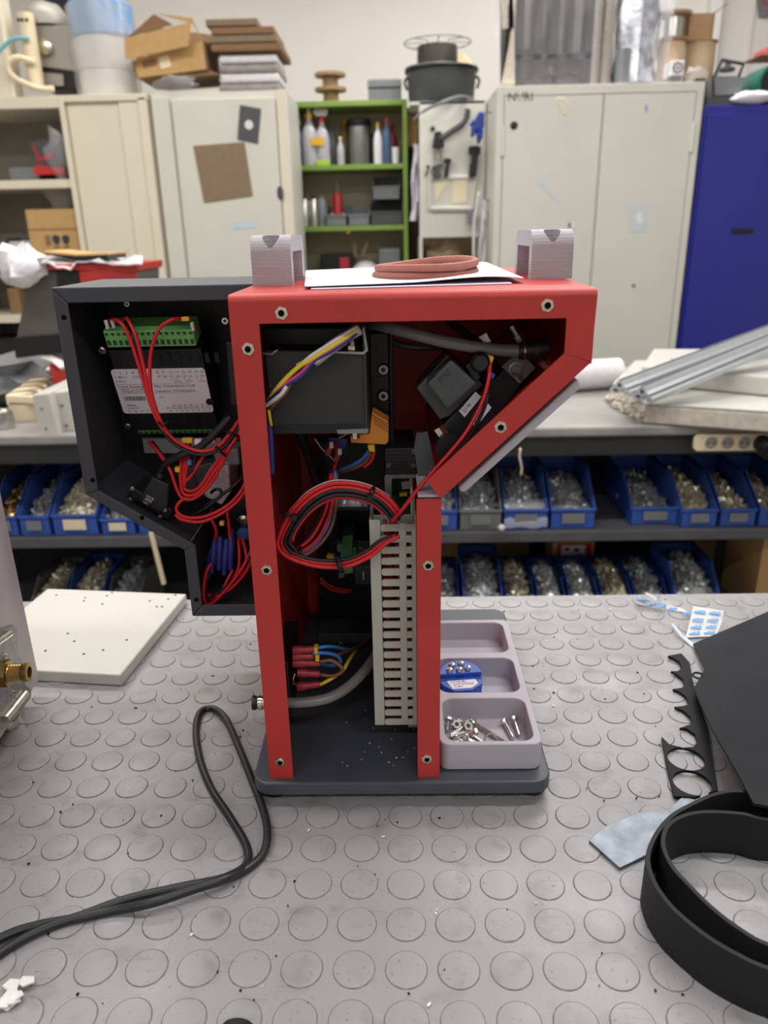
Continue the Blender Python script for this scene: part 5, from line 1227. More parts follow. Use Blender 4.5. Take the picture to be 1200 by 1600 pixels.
# second red and grey machine
m2 = thing('grey_red_machine', G(140, 640, tz), 'second grey and red machine under bubble wrap on the rear bench', 'machine')
Y2 = 2.02
MB().prism([P(x, y, Y2) for x, y in ((45, 424), (88, 424), (210, 424), (210, 616), (25, 530))], (0, .22, 0)).build('grey_side', M_graph, m2, bev=.004)
MB().prism([P(x, y, Y2-.005) for x, y in ((60, 413), (212, 411), (212, 424), (60, 422))], (0, .24, 0)).build('red_top', M_red, m2, bev=.003)
MB().prism([P(x, y, Y2-.004) for x, y in ((123, 424), (213, 420), (213, 470), (130, 470))], (0, .004, 0)).build('red_panel', M_red, m2)
MB().prism([P(x, y, Y2-.006) for x, y in ((170, 428), (208, 426), (208, 460), (172, 460))], (0, .004, 0)).build('opening', M_sleeve, m2)
MB().prism([P(x, y, Y2-.006) for x, y in ((88, 425), (122, 424), (126, 470), (92, 470))], (0, .004, 0)).build('dark_panel', M_black, m2)
MB().prism([P(x, y, Y2-.012) for x, y in ((76, 570), (88, 580), (130, 578), (130, 612), (84, 600))], (0, .03, 0)).build('red_base', M_red, m2)
MB().prism([P(x, y, Y2-.006) for x, y in ((20, 528), (120, 520), (122, 548), (25, 560))], (0, .1, 0)).build('dark_skirt', M_black, m2)
g = []
for j in range(7):
    v = j/6; row = []
    for i in range(19):
        u = i/18; q = P(18+u*205, 402-u*2+10*v, Y2-.02+.26*(1-v)); q.z += random.uniform(-.007, .007)+.006*math.sin(u*19+v*3); q.y += random.uniform(-.008, .008)
        if v > .9: q.z -= .006*random.random()
        row.append(q)
    g.append(row)
tag(MB().sheet(g, 0, 0, .003).build('bubble_wrap', M_bubble, smooth=True), 'crumpled bubble wrap draped over the second red machine', 'wrap')
lump('bubble_wrap', 40, 430, .36, .06, .05, .05, M_bubble, 'bunched bubble wrap hanging off the left of the second machine', 'wrap', 8, .4, 12, 8, at=P(32, 425, Y2-.03)-Vector((0, 0, .04)))
fb = thing('flat_carton', P(120, 405, 2.1), 'flat carton with black underside on top of the second machine', 'box')
MB().prism([P(x, y, 2.05) for x, y in ((68, 394), (118, 399), (168, 397), (169, 405), (120, 407), (70, 397))], (0, .14, 0)).build('carton_tray', M_black, fb)
MB().prism([P(x, y, 2.045) for x, y in ((68, 392), (118, 397), (168, 395), (168, 398), (118, 400), (68, 395))], (0, .16, 0)).build('carton_lid', M_card, fb)
# ---------------------------------------------------------------- cabinets along the back
YC = 3.6
def pz_(y, x=600, Y=YC): return P(x, y, Y).z
def px_(x, y=300, Y=YC): return P(x, y, Y).x
# right two-door cabinet
X0, X1 = px_(777, 140), px_(1101, 140); ZT_ = pz_(131, 940)
rc = thing('storage_cabinet', ((X0+X1)/2, YC+.22, FLOOR_Z), 'cream two-door steel cabinet with handwriting on its left door', 'cabinet')
MB().box((X0, YC+.012, FLOOR_Z), (X1, YC+.45, ZT_)).build('cabinet_body', M_cab, rc, bev=.004)
mb = MB(); fw_ = .03
mb.box((X0, YC, FLOOR_Z), (X0+fw_, YC+.012, ZT_)); mb.box((X1-fw_, YC, FLOOR_Z), (X1, YC+.012, ZT_)); mb.box((X0+fw_, YC, ZT_-.036), (X1-fw_, YC+.012, ZT_))
mb.build('cabinet_frame', M_cab, rc, bev=.002)
XM = px_(940, 200)
dz1 = ZT_-.040
dl = MB().box((X0+fw_+.003, YC-.002, FLOOR_Z+.06), (XM-.004, YC+.011, dz1)).build('door', M_cab, rc, bev=.002)
dr = MB().box((XM+.004, YC-.002, FLOOR_Z+.06), (X1-fw_-.003, YC+.011, dz1)).build('door', M_cab, rc, bev=.002)
for x in (X0+fw_, X1-fw_):
    for z in (pz_(222, 800), -.4): MB().cyl((x, YC-.005, z-.055), (x, YC-.005, z+.055), .008, None, 12).build('hinge', M_cab, rc, smooth=True)
c = P(803, 196, YC-.002); MB().lathe(c, [(.016, 0), (.016, .004), (.010, .008)], 16, (0, -1, 0)).build('lock', M_blackm, dl, smooth=30)
text('handwriting', 'NURI', .046, frame_of(P(793, 158, YC-.0035), (1, 0, 0), (.12, 0, 1)), M_ink, dl)
def sticker(pts, m, parent, name, Y=YC-.003, th=.001): return MB().prism([P(x, y, Y) for x, y in pts], (0, -th, 0)).build(name, m, parent)
sticker([(838, 283), (843, 275), (852, 280), (855, 292), (866, 300), (876, 306), (877, 312), (872, 317), (855, 300)], M_resid, dl, 'sticker_residue')
ss_ = sticker([(982, 319), (1007, 315), (1012, 360), (988, 364)], M_resid, dr, 'sticker'); sticker([(994, 334), (1003, 332), (1004, 348), (996, 350)], M_label, dr, 'sticker_print', YC-.0045)
sticker([(1007, 165), (1011, 163), (1013, 174), (1008, 176)], M_fadeink, dr, 'ink_mark'); 
mb = MB().tube(spline([P(*q, YC-.003) for q in ((873, 153), (870, 160), (874, 168), (880, 178), (886, 178), (887, 165), (881, 156), (875, 154))], 4), .003, 6); mb.build('adhesive_ring', M_cream, dl, smooth='all')
c = P(895, 352, YC-.003); MB().cbox(c, (.02, .003, .02)).build('sticker_residue', M_white_t, dl); MB().cbox(P(890, 352, YC-.004), (.012, .003, .02)).build('sticker_residue', M_mgrey, dl)
c = P(990, 446, YC-.003); MB().lathe(c, [(.008, 0), (.008, .003)], 12, (0, -1, 0)).build('door_stud', M_mgrey, dr)
# blue cabinet
XB0 = X1+.012; ZB0 = pz_(163, 1150)
bcb = thing('storage_cabinet', (XB0+.5, YC+.22, FLOOR_Z), 'deep blue steel cabinet at the right edge', 'cabinet')
MB().box((XB0, YC+.01, FLOOR_Z), (XB0+1.0, YC+.46, ZB0)).build('cabinet_body', M_blue, bcb, bev=.004)
for a, b in ((.012, .497), (.503, .988)): MB().box((XB0+a, YC-.004, FLOOR_Z+.06), (XB0+b, YC+.01, ZB0-.035)).build('door', M_blue, bcb, bev=.003)
a = P(1144, 357, YC-.005); b = P(1176, 364, YC-.005); MB().box((a.x, YC-.012, b.z), (b.x, YC-.004, a.z)).build('handle_recess', M_blackm, bcb, bev=.002)
# left hinged cabinet with hardboard square
X0, X1 = px_(234, 152), px_(447, 140); ZL = pz_(142, 350)
lc = thing('storage_cabinet', ((X0+X1)/2, YC+.22, FLOOR_Z), 'cream steel cabinet with brown hardboard square stuck on its door', 'cabinet')
MB().box((X0, YC+.012, FLOOR_Z), (X1, YC+.42, ZL)).build('cabinet_body', M_cab, lc, bev=.004)
XD0, XD1 = px_(268, 150), px_(429, 150)
MB().box((X0+.004, YC-.006, FLOOR_Z+.05), (XD0-.012, YC+.012, ZL-.02)).build('side_strip', M_cab, lc, bev=.003)
ld_ = MB().box((XD0, YC-.012, FLOOR_Z+.05), (XD1, YC+.012, ZL-.03)).build('door', M_cab, lc, bev=.003)
MB().box((XD1+.006, YC, FLOOR_Z), (X1, YC+.013, ZL)).build('door_frame', M_cabw, lc, bev=.003)
MB().prism([Vector((x, YC-.001, z)) for x, z in [(P(438, 302, YC).x+.014*math.cos(t*math.pi/8), P(438, 302, YC).z+.030*math.sin(t*math.pi/8)) for t in range(16)]], (0, -.012, 0)).build('handle', M_dkgrey, lc, bev=.003)
def on_door(name, pts, m, label, cat, Y=YC-.013, th=.004): return tag(MB().prism([P(x, y, Y) for x, y in pts], (0, -th, 0)).build(name, m, bev=.0005), label, cat)
on_door('hardboard_square', [(302, 228), (382, 222), (395, 306), (319, 317)], M_kraft, 'brown hardboard square fixed askew on the left cabinet door', 'board')
cb = thing('punched_card', P(390, 195, YC-.014), 'black card with round white hole on the left cabinet door', 'card')
MB().prism([P(x, y, YC-.013) for x, y in ((375, 164), (408, 170), (403, 225), (371, 218))], (0, -.003, 0)).build('card', M_dkgrey, cb)
MB().lathe(P(389, 195, YC-.016), [(.018, 0), (.018, .001)], 20, (0, -1, 0)).build('hole', M_white_t, cb)
on_door('door_label', [(363, 347), (398, 345), (399, 356), (364, 359)], M_paleblue, 'pale blue label strip low on the left cabinet door', 'label', th=.001)
# far-left cabinet: open shelves and stepped sliding panels
X0, XO, X1 = px_(-140, 152), px_(93, 160), px_(231, 152); ZL2 = pz_(150, 100)
oc = thing('open_cabinet', ((X0+X1)/2, YC+.22, FLOOR_Z), 'far-left cream cabinet with open shelves and stepped sliding panels', 'cabinet')
mb = MB()
mb.box((X0, YC+.40, FLOOR_Z), (XO, YC+.41, ZL2)); mb.box((X0, YC, FLOOR_Z), (X0+.02, YC+.40, ZL2)); mb.box((XO-.005, YC+.02, FLOOR_Z), (XO+.015, YC+.40, ZL2-.03))
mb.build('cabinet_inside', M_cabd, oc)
MB().box((X0, YC-.005, ZL2-.045), (XO, YC+.41, ZL2)).build('cabinet_top', M_cabw, oc, bev=.003)
MB().box((XO, YC+.02, FLOOR_Z), (X1, YC+.41, ZL2)).build('cabinet_body', M_cabw, oc, bev=.003)
SH = [pz_(281, 50), pz_(406, 50), pz_(492, 50), pz_(560, 50)]
for z in SH: MB().box((X0+.02, YC+.005, z-.035), (XO-.005, YC+.40, z)).build('shelf', M_cabw, oc, bev=.002)
for (a, b, y0) in ((93, 102, -.02), (102, 184, .004), (184, 216, -.006), (216, 231, -.018)):
    MB().box((px_(a, 160)+.001, YC+y0, FLOOR_Z), (px_(b, 160)-.001, YC+.02, ZL2-(.012 if a != 93 else 0))).build('sliding_panel', M_cabw, oc, bev=.004)
MB().box((XO, YC-.018, ZL2-.025), (X1, YC+.02, ZL2-.0)).build('track_rail', M_cabw, oc, bev=.002)
# things on its shelves
def box_on(name, x0, x1, ytop, z, Y, dep, m, label, cat, bev=.003, rz=0):
    a, b = px_(x0, ytop, Y), px_(x1, ytop, Y); zt_ = P((x0+x1)/2, ytop, Y).z
    o = MB().box((a, Y, z), (b, Y+dep, zt_)).build(name, m, bev=bev); return tag(o, label, cat)
rt = thing('red_tester', (px_(75, 270, YC+.08), YC+.15, SH[0]), 'red and grey device wrapped in film on the top open shelf', 'device')
MB().prism([P(x, y, YC+.06) for x, y in ((47, 222), (100, 212), (104, 262), (56, 268))], (0, .12, 0)).build('device_body', M_dkgrey, rt, bev=.004)
MB().prism([P(x, y, YC+.055) for x, y in ((50, 228), (54, 227), (62, 245), (82, 238), (82, 248), (60, 254))], (0, .01, 0)).build('red_bracket', M_sleeve, rt)
MB().prism([P(x, y, YC+.05) for x, y in ((53, 258), (100, 262), (100, 272), (53, 273))], (0, .14, 0)).build('red_base', M_tool_red, rt, bev=.002)
lump('film_wrap', 90, 275, SH[0], .05, .04, .10, M_film, 'clear film bunched over the red device', 'film', 11, .3, at=(px_(92, 260, YC+.03), YC+.04, SH[0]))
tag(MB().box((px_(-5, 262), YC+.1, SH[0]), (px_(44, 262), YC+.3, SH[0]+.06)).build('grey_case', M_mgrey, bev=.01), 'low grey case on the top open shelf', 'case')
cbx = thing('carton', (px_(83, 400), YC+.12, SH[1]), 'cardboard box with fragile symbols on the second open shelf', 'box')
a, b = P(50, 396, YC+.03), P(115, 326, YC+.03)
MB().box((a.x, YC+.03, SH[1]), (b.x, YC+.25, b.z)).build('carton_body', M_card, cbx, bev=.003)
MB().box((a.x-.001, YC+.027, P(80, 358, YC).z-.002), (b.x+.001, YC+.03, P(80, 358, YC).z+.002)).build('flap_edge', M_cardd, cbx)
for k, x in enumerate((75, 88, 103)):
    c = P(x, 376, YC+.028); q = MB()
    if k == 0: q.box((c.x-.012, c.y, c.z-.022), (c.x+.012, c.y+.002, c.z+.022))
    else: q.prism([c+Vector((.018*math.cos(t), 0, .012+.012*math.sin(t) if math.sin(t) > 0 else .012+.03*math.sin(t))) for t in [i*math.pi/6 for i in range(12)]], (0, .002, 0)); q.box((c.x-.014, c.y, c.z-.03), (c.x+.014, c.y+.002, c.z-.024))
    q.build('print', M_cardd if k == 0 else M_ink, cbx)
lump('film_bag', 95, 330, .7, .07, .05, .06, M_film, 'clear bag sticking out of the cardboard box', 'bag', 13, .35, at=(px_(92, 322, YC+.1), YC+.12, b.z))
tag(MB().box((px_(9, 390), YC+.04, SH[1]), (px_(48, 390), YC+.2, pz_(377, 30))).build('white_carton', M_wpanel, bev=.003), 'low white box on the second open shelf', 'box')
tag(MB().box((px_(-30, 390), YC+.05, SH[1]), (px_(5, 390), YC+.2, pz_(372, 30))).build('dark_case', M_dkgrey, bev=.004), 'dark case beside the low white box', 'case')
tag(MB().box((px_(4, 470), YC+.06, SH[2]), (px_(22, 470), YC+.2, pz_(452, 20))).build('small_carton', M_cardd, bev=.003), 'small brown box on the third open shelf', 'box')
tag(MB().box((px_(-60, 470), YC+.08, SH[3]), (px_(70, 470), YC+.25, SH[3]+.09)).build('dark_toolcase', M_black, bev=.01), 'black tool case on the lowest visible open shelf', 'case')
# ---------------------------------------------------------------- on top of the left cabinets
ZTL = ZL2
YT = YC+.02
def lathe_on(name, px, pyb, prof, m, label, cat, Y, z=None, n=24, group=None):
    c = P(px, pyb, Y); c.z = c.z if z is None else z
    return tag(MB().lathe(c, prof, n).build(name, m, smooth=40), label, cat, group)
pil = MB().box((px_(-40, 80, YT), YT, ZTL), (px_(20, 130, YT), YT+.1, CEIL_Z-.2)).build('white_duct', M_cabw, bev=.01); tag(pil, 'white upright duct at the top left corner', 'duct')
db = thing('grey_control_box', (px_(85, 100, YT+.1), YT+.2, ZTL), 'grey steel control box with chrome knob above the left cabinets', 'control box')
MB().prism([P(x, y, YT+.12) for x, y in ((48, 38), (112, 40), (124, 50), (122, 112), (62, 104), (50, 95))], (0, .2, 0)).build('box_shell', M_ctl, db, bev=.006)
MB().prism([P(x, y, YT+.13) for x, y in ((60, 104), (122, 110), (124, 140), (66, 140))], (0, .18, 0)).build('box_stand', M_blackm, db, bev=.004)
MB().prism([P(x, y, YT+.115) for x, y in ((66, 113), (98, 116), (99, 134), (68, 133))], (0, .01, 0)).build('meter_plate', M_ctl, db)
MB().lathe(P(74, 75, YT+.12), [(.022, 0), (.022, .012), (.030, .014), (.030, .03), (.02, .035)], 18, (0, -1, 0)).build('knob', M_nick, db, smooth=30)
MB().lathe(P(74, 40, YT+.2)+Vector((0, 0, -.01)), [(.10, 0), (.095, .04), (.06, .085), (.01, .10)], 22).build('dome', M_ctl, db, smooth=True)
tb2 = thing('perforated_tube', P(50, 138, YT+.02), 'cream tube with three dark holes leaning beside the control box', 'tube')
MB().tube([P(58, 139, YT+.04), P(40, 22, YT+.06)], .032, 18).build('tube_body', M_cream, tb2, smooth=30)
for x in (29, 35, 42): MB().lathe(P(x, 31, YT+.027), [(.007, 0), (.007, .003)], 10, (0, -1, 0)).build('hole', M_ink, tb2)
tag(MB().tube(spline([P(*q, YT-.0) for q in ((-10, 90), (10, 68), (25, 60), (45, 60))], 6), .008, 8).build('cyan_hose', mat('cyan_hose', (120, 190, 196), .4), smooth='all'), 'pale cyan hose curving into the cream tube', 'hose')
tag(MB().tube(spline([P(*q) for q in ((55, 98, YT), (30, 90, YT-.02), (14, 96, YT-.03), (14, 112, YT-.03), (30, 126, YT-.03), (60, 138, YT-.02), (85, 139, YT))], 6), .012, 8).build('beige_hose', M_cream, smooth='all'), 'thick beige hose looping in front of the cream tube', 'hose')
dk = MB().box((px_(60, 20, 4.6), 4.70, P(100, 100, 4.6).z), (px_(138, 20, 4.6), 4.748, P(100, -40, 4.6).z)).build('dark_wall_panel', mat('navy_panel', (38, 36, 52), .5)); tag(dk, 'dark navy panel on the back wall at the upper left', 'panel')
cw = P(171, 136, YT+.15); rl = thing('wrapped_roll', Vector((cw.x, YT+.15, ZTL)), 'stack of film-wrapped rolls with a blue top band', 'roll')
M_rollw = mat('white_roll', (226, 222, 216), .25, 0, .08, 12, .5, 40)
MB().lathe((cw.x, YT+.15, ZTL), [(.114, 0), (.120, .012), (.120, .108), (.112, .112)], 30).build('lower_roll', M_rollw, rl, smooth=40)
MB().lathe((cw.x-.002, YT+.15, ZTL+.113), [(.115, 0), (.121, .01), (.122, .118), (.118, .122)], 30).build('middle_roll', M_rollw, rl, smooth=40)
MB().lathe((cw.x+.004, YT+.15, ZTL+.236), [(.120, 0), (.132, .01), (.134, .125), (.125, .133)], 30).build('blue_roll', mat('blue_film_roll', (116, 164, 210), .2, 0, .2, 8, .6, 60), rl, smooth=40)
g = []
for j in range(7):
    row = []
    for i in range(31):
        t = R(-220+i*9); rad = .139+random.uniform(-.003, .006)-.004*abs(j-3)/3; row.append(Vector((cw.x+rad*math.cos(t), YT+.15+rad*math.sin(t), ZTL+.01+.345*j/6)))
    g.append(row)
MB().sheet(g, 0, 0, .0015).build('film_wrap', M_film, rl, smooth=True)
# open cardboard box
ob = thing('open_carton', (px_(270, 110, YT), YT+.15, ZL), 'open tan cardboard box tilted on top of the left cabinets', 'box')
Yc = YT-.02
fq = [P(x, y, Yc) for x, y in ((207, 96), (316, 64), (322, 108), (214, 122))]
th_ = .004
MB().prism(fq, (0, .004, 0)).build('front_panel', M_card, ob)
MB().prism([P(x, y, Yc-.05) for x, y in ((194, 60), (299, 34), (294, 72), (196, 93))]+[], (0, .004, 0)).build('front_flap', M_card, ob)
a1, a2 = P(316, 64, Yc), P(322, 108, Yc); b1, b2 = P(338, 76, Yc+.3), P(343, 116, Yc+.3)
MB().hexa([a1, a2, b2, b1], [v+Vector((.004, 0, 0)) for v in (a1, a2, b2, b1)]).build('side_panel', M_cardd, ob)
a1, a2 = P(207, 96, Yc), P(214, 122, Yc); b1, b2 = P(225, 80, Yc+.3), P(232, 116, Yc+.3)
MB().hexa([a1, a2, b2, b1], [v+Vector((.004, 0, 0)) for v in (a1, a2, b2, b1)]).build('side_panel', M_cardd, ob)
q = [P(x, y, Yc+.3) for x, y in ((225, 40), (335, 55), (343, 116), (232, 118))]; MB().prism(q, (0, .004, 0)).build('rear_panel', M_cardd, ob)
MB().prism([P(x, y, Yc+.0) for x, y in ((199, 58), (240, 22), (270, 38))], (0, .006, 0)).build('side_flap', M_cardd, ob)
MB().prism([P(x, y, Yc+.1) for x, y in ((243, 21), (300, 28), (316, 64), (300, 36))], (0, .006, 0)).build('side_flap', M_card, ob)
MB().prism([P(x, y, Yc+.02) for x, y in ((214, 122), (322, 108), (343, 116), (240, 124))], (0, .28, 0)).build('bottom_panel', M_cardd, ob)
lbx = [P(x, y, Yc-.001) for x, y in ((222, 96), (243, 91), (245, 102), (224, 107))]; MB().prism(lbx, (0, -.001, 0)).build('shipping_label', M_cardd, ob)
MB().prism([P(x, y, Yc-.001) for x, y in ((247, 90), (263, 86), (268, 104), (252, 108))], (0, -.001, 0)).build('shipping_label', M_cream, ob)
# flat cartons on a bubble-wrapped stack
bs = thing('wrapped_stack', (px_(390, 130, YT+.1), YT+.2, ZL), 'grey bubble-wrapped stack on the left cabinet under flat cartons', 'stack')
for k in range(4):
    a, b = px_(341+k, 130, YT+.03), px_(437-k*.6, 130, YT+.03)
    zz = ZL+.002+k*.036; MB().box((a, YT+.03, zz), (b, YT+.33, zz+.034)).build('wrapped_layer', M_bubble if k % 2 else mat('grey_bubble', (150, 142, 140), .3, 0, .25, 40, 1.0, 120), bs, bev=.012, seg=3)
fc = thing('flat_cartons', (px_(390, 90, YT+.1), YT+.2, ZL+.15), 'stack of flattened brown cartons on the bubble-wrapped stack', 'box')
for k, (x0, x1, m_) in enumerate(((330, 440, M_cardd), (326, 434, M_kraft), (332, 430, M_cardd), (325, 405, M_kraft))):
    a, b = px_(x0, 80, YT), px_(x1, 80, YT); zz = ZL+.150+k*.030; o = MB().box((a, YT, zz), (b, YT+.32, zz+.026)).build('flat_carton', m_, fc, bev=.003)
lump('film_scrap', 275, 140, ZL, .09, .05, .03, M_film, 'bunched clear film under the tilted cardboard box', 'film', 17, .3, at=(px_(275, 130, YT-.02), YT-.01, ZL))
# ---------------------------------------------------------------- green shelf unit
YS = 4.12; gX0, gX1 = px_(452, 160, YS), px_(636, 160, YS); zS = [P(540, y, YS).z for y in (157, 257, 353)]; zS.append(zS[2]-(zS[1]-zS[2])*.98)
gs = thing('shelf_unit', ((gX0+gX1)/2, YS+.2, FLOOR_Z), 'lime green shelf unit with tan back between the cream cabinets', 'shelf unit')
MB().box((gX0, YS+.27, FLOOR_Z), (gX1, YS+.28, zS[0])).build('back_board', M_tanback, gs)
for x in (gX0, gX1-.022): MB().box((x, YS, FLOOR_Z), (x+.022, YS+.27, zS[0])).build('side_panel', M_lime, gs, bev=.002)
for k, z in enumerate(zS): MB().box((gX0+.022, YS, z-.024), (gX1-.022, YS+.27, z)).build('shelf_board', M_lime, gs, bev=.002)
def bottle(px, shelf, w, h, m, label, cap=None, shape='bottle', group='bottles on the green shelf unit', dy=.06):
    c = Vector((px_(px, 200, YS+dy), YS+dy, zS[shelf])); t = thing('bottle', c, label, 'bottle', group)
    pr = {'bottle': [(w*.94, 0), (w, .01), (w, h*.55), (w*.85, h*.68), (w*.34, h*.84), (w*.32, h*.9)], 'can': [(w*.95, 0), (w, .006), (w, h*.86), (w*.7, h*.92), (w*.55, h*.93)]}[shape]
    MB().lathe(c, pr, 18).build('bottle_body', m, t, smooth=40)
    if cap: MB().lathe(c+Vector((0, 0, h*(.9 if shape == 'bottle' else .93))), [(w*.42, 0), (w*.42, h*.07), (w*.3, h*.1)], 14).build('cap', cap, t, smooth=40)
    return t, c
bottle(466, 1, .024, .21, M_purple, 'slim purple bottle at the left of the top green shelf', M_white_t)
t, c = bottle(483, 1, .040, .24, M_clearb, 'clear bottle with yellow cap on the top green shelf', M_yellow)
MB().lathe(c+Vector((0, 0, .238)), [(.010, 0), (.006, .03), (.003, .04)], 10).build('nozzle', M_white_t, t, smooth=True)
t, c = bottle(503, 1, .036, .22, M_clearb, 'clear spray bottle with red and white trigger', M_tool_red)
MB().prism([c+Vector(q) for q in ((-.028, 0, .225), (.024, 0, .225), (.034, 0, .255), (-.03, 0, .258), (-.045, 0, .245))], (0, .02, 0)).build('trigger_head', M_white_t, t, bev=.003)
MB().box((c.x-.055, c.y-.042, c.z+.09), (c.x+.01, c.y-.036, c.z+.125)).build('label', M_yellow, t)
tag(MB().box((c.x-.034, YS+.02, zS[1]), (c.x+.036, YS+.05, zS[1]+.022)).build('lime_box', mat('lime_box_plastic', (170, 206, 40), .5), bev=.002), 'small lime box in front of the spray bottle', 'box')
bottle(517, 1, .038, .20, M_mgrey, 'grey bottle behind the spray bottle', M_mgrey, dy=.2)
bottle(531, 1, .018, .13, M_clearb, 'small pale bottle left of the steel canister', M_cream)
bottle(538, 1, .028, .23, mat('ochre_plastic', (150, 132, 60), .5), 'ochre bottle behind the steel canister', M_yellow, dy=.22)
c = Vector((px_(561, 220, YS+.1), YS+.1, zS[1])); t = thing('canister', c, 'grey steel canister with black lid on the green shelf', 'canister')
MB().lathe(c, [(.058, 0), (.060, .006), (.060, .175)], 28).build('canister_body', M_steeld, t, smooth=30)
MB().lathe(c+Vector((0, 0, .175)), [(.060, 0), (.062, .004), (.062, .03), (.055, .036)], 28).build('lid', M_black, t, smooth=30)
bottle(590, 1, .022, .19, M_label, 'white bottle with yellow cap right of the canister', M_yellow)
bottle(582, 1, .020, .15, M_black, 'black bottle beside the steel canister', M_black, dy=.12)
bottle(604, 1, .024, .21, mat('slate_blue_plastic', (70, 92, 124), .4), 'blue bottle with dark red cap on the green shelf', M_sleeve)
bottle(613, 1, .026, .20, M_sleeve, 'dark red bottle behind the blue bottle', M_sleeve, dy=.22)
tag(MB().lathe((px_(618, 240, YS+.05), YS+.05, zS[1]), [(.016, 0), (.018, .075), (.017, .076)], 16).build('white_cup', M_label, smooth=40), 'white cup at the right end of the top green shelf', 'cup')
for k, (x, m_, lb) in enumerate(((469, M_steel, 'leftmost shiny spray can on the middle green shelf'), (484, M_steel, 'second shiny spray can on the middle green shelf'), (497, M_mgrey, 'dull grey spray can right of the shiny pair'))):
    bottle(x, 2, .024, .145, m_, lb, M_black if k < 2 else M_mgrey, 'can', 'spray cans on the green shelf')
def bin2(x0, x1, z, w_h, Y, m, label, dep=.2):
    a, b = px_(x0, 330, Y), px_(x1, 330, Y); mb = MB(); w = .004
    mb.box((a, Y, z), (b, Y+dep, z+w)); mb.box((a, Y, z), (b, Y+w, z+w_h*.55)); mb.box((a, Y+dep-w, z), (b, Y+dep, z+w_h))
    for x in (a, b-w): mb.prism([Vector((x, Y, z)), Vector((x, Y+dep, z)), Vector((x, Y+dep, z+w_h)), Vector((x, Y+dep*.3, z+w_h)), Vector((x, Y, z+w_h*.55))], (w, 0, 0))
    mb.box((a-.003, Y-.004, z+w_h*.55-.01), (b+.003, Y+w, z+w_h*.55))
    return tag(mb.build('parts_bin', m, bev=.001, seg=1), label, 'bin', 'grey bins on the green shelf')
bin2(509, 541, zS[2], .10, YS+.03, M_mgrey, 'shallow grey bin holding the red tool')
bin2(544, 577, zS[2], .10, YS+.03, M_mgrey, 'shallow grey bin right of the red tool')
bin2(579, 629, zS[2], .12, YS+.02, M_dkgrey, 'lower of two stacked grey bins on the green shelf', .22)
bin2(583, 625, zS[2]+.122, .115, YS+.05, M_mgrey, 'upper of two stacked grey bins on the green shelf', .18)
c = Vector((px_(527, 320, YS+.08), YS+.1, zS[2]+.02)); t = thing('sealant_gun', c, 'red cartridge with pointed nozzle standing in a grey bin', 'cartridge')
MB().lathe(c, [(.026, 0), (.026, .125), (.018, .14)], 16).build('cartridge', M_tool_red, t, smooth=40)
MB().lathe(c+Vector((0, 0, .14)), [(.009, 0), (.004, .06)], 10).build('nozzle', M_kraft, t, smooth=True)
for k, x in enumerate((519, 536)):
    tag(MB().lathe((px_(x, 328, YS+.05), YS+.05, zS[2]+.012), [(.011, 0), (.011, .05), (.006, .055)], 14).build('chrome_fitting', M_steel, smooth=40), f'chrome fitting {"left" if k == 0 else "right"} of the red cartridge', 'fitting')
tag(MB().box((px_(500, 400, YS+.06), YS+.06, zS[3]), (px_(552, 400, YS+.06), YS+.25, P(520, 398, YS+.06).z)).build('dark_box', M_blackm, bev=.004), 'dark box on the lowest visible green shelf', 'box')
tag(MB().box((px_(530, 400, YS+.04), YS+.035, zS[3]), (px_(545, 400, YS+.04), YS+.055, P(520, 403, YS+.04).z)).build('red_pouch', M_sleeve, bev=.004), 'dark red pouch in front of the dark box', 'pouch')
bg = thing('handle_bag', (px_(570, 400, YS+.08), YS+.1, zS[3]), 'pale bag with two dark upright handles on the green shelf', 'bag')
cz = Vector((px_(571, 415, YS+.1), YS+.1, zS[3])); mb = MB().lathe(cz, [(.07, 0), (.085, .03), (.07, .075), (.035, .10), (.01, .105)], 14); mb.build('bag_body', M_label, bg, smooth=True)
for x0, y0, x1, y1 in ((555, 395, 553, 377), (567, 393, 575, 376)): MB().tube([P(x0, y0+6, YS+.09), P(x1, y1, YS+.09)], [.010, .006], 8).build('bag_handle', M_kraft, bg, smooth=True)
tag(MB().box((px_(592, 410, YS+.06), YS+.06, zS[3]), (px_(626, 410, YS+.06), YS+.25, P(600, 388, YS+.06).z)).build('grey_package', M_mgrey, bev=.012, seg=3), 'grey package at the right of the lowest visible green shelf', 'package')
tag(MB().cbox(P(543, 361, YS+.02), (.03, .02, .02), rot('Y', 30)).build('tag_clip', M_yellow, bev=.004), 'small brass-coloured clip hanging under the middle green shelf', 'clip')
# wooden spools and grey case on top
t = thing('wooden_spool', (px_(517, 150, YS+.1), YS+.1, zS[0]), 'wooden double-flanged cable spool on the green shelf unit', 'spool')
cx = px_(517, 150, YS+.1)
for (z, r_, h_, nm) in ((0, .038, .055, 'hub'), (.055, .078, .014, 'flange'), (.069, .038, .05, 'hub'), (.119, .076, .014, 'flange')):
    MB().lathe((cx, YS+.1, zS[0]+z), [(r_, 0), (r_, h_)], 26).build(nm, M_wood, t, smooth=30)
t = thing('lidded_case', (px_(600, 150, YS+.1), YS+.12, zS[0]), 'small grey lidded case on top of the green shelf unit', 'case')
a, b = px_(575, 140, YS+.05), px_(627, 140, YS+.05)
MB().box((a, YS+.05, zS[0]), (b, YS+.25, zS[0]+.055)).build('case_body', M_mgrey, t, bev=.005); MB().box((a-.002, YS+.045, zS[0]+.058), (b+.002, YS+.255, zS[0]+.095)).build('case_lid', M_mgrey, t, bev=.006)
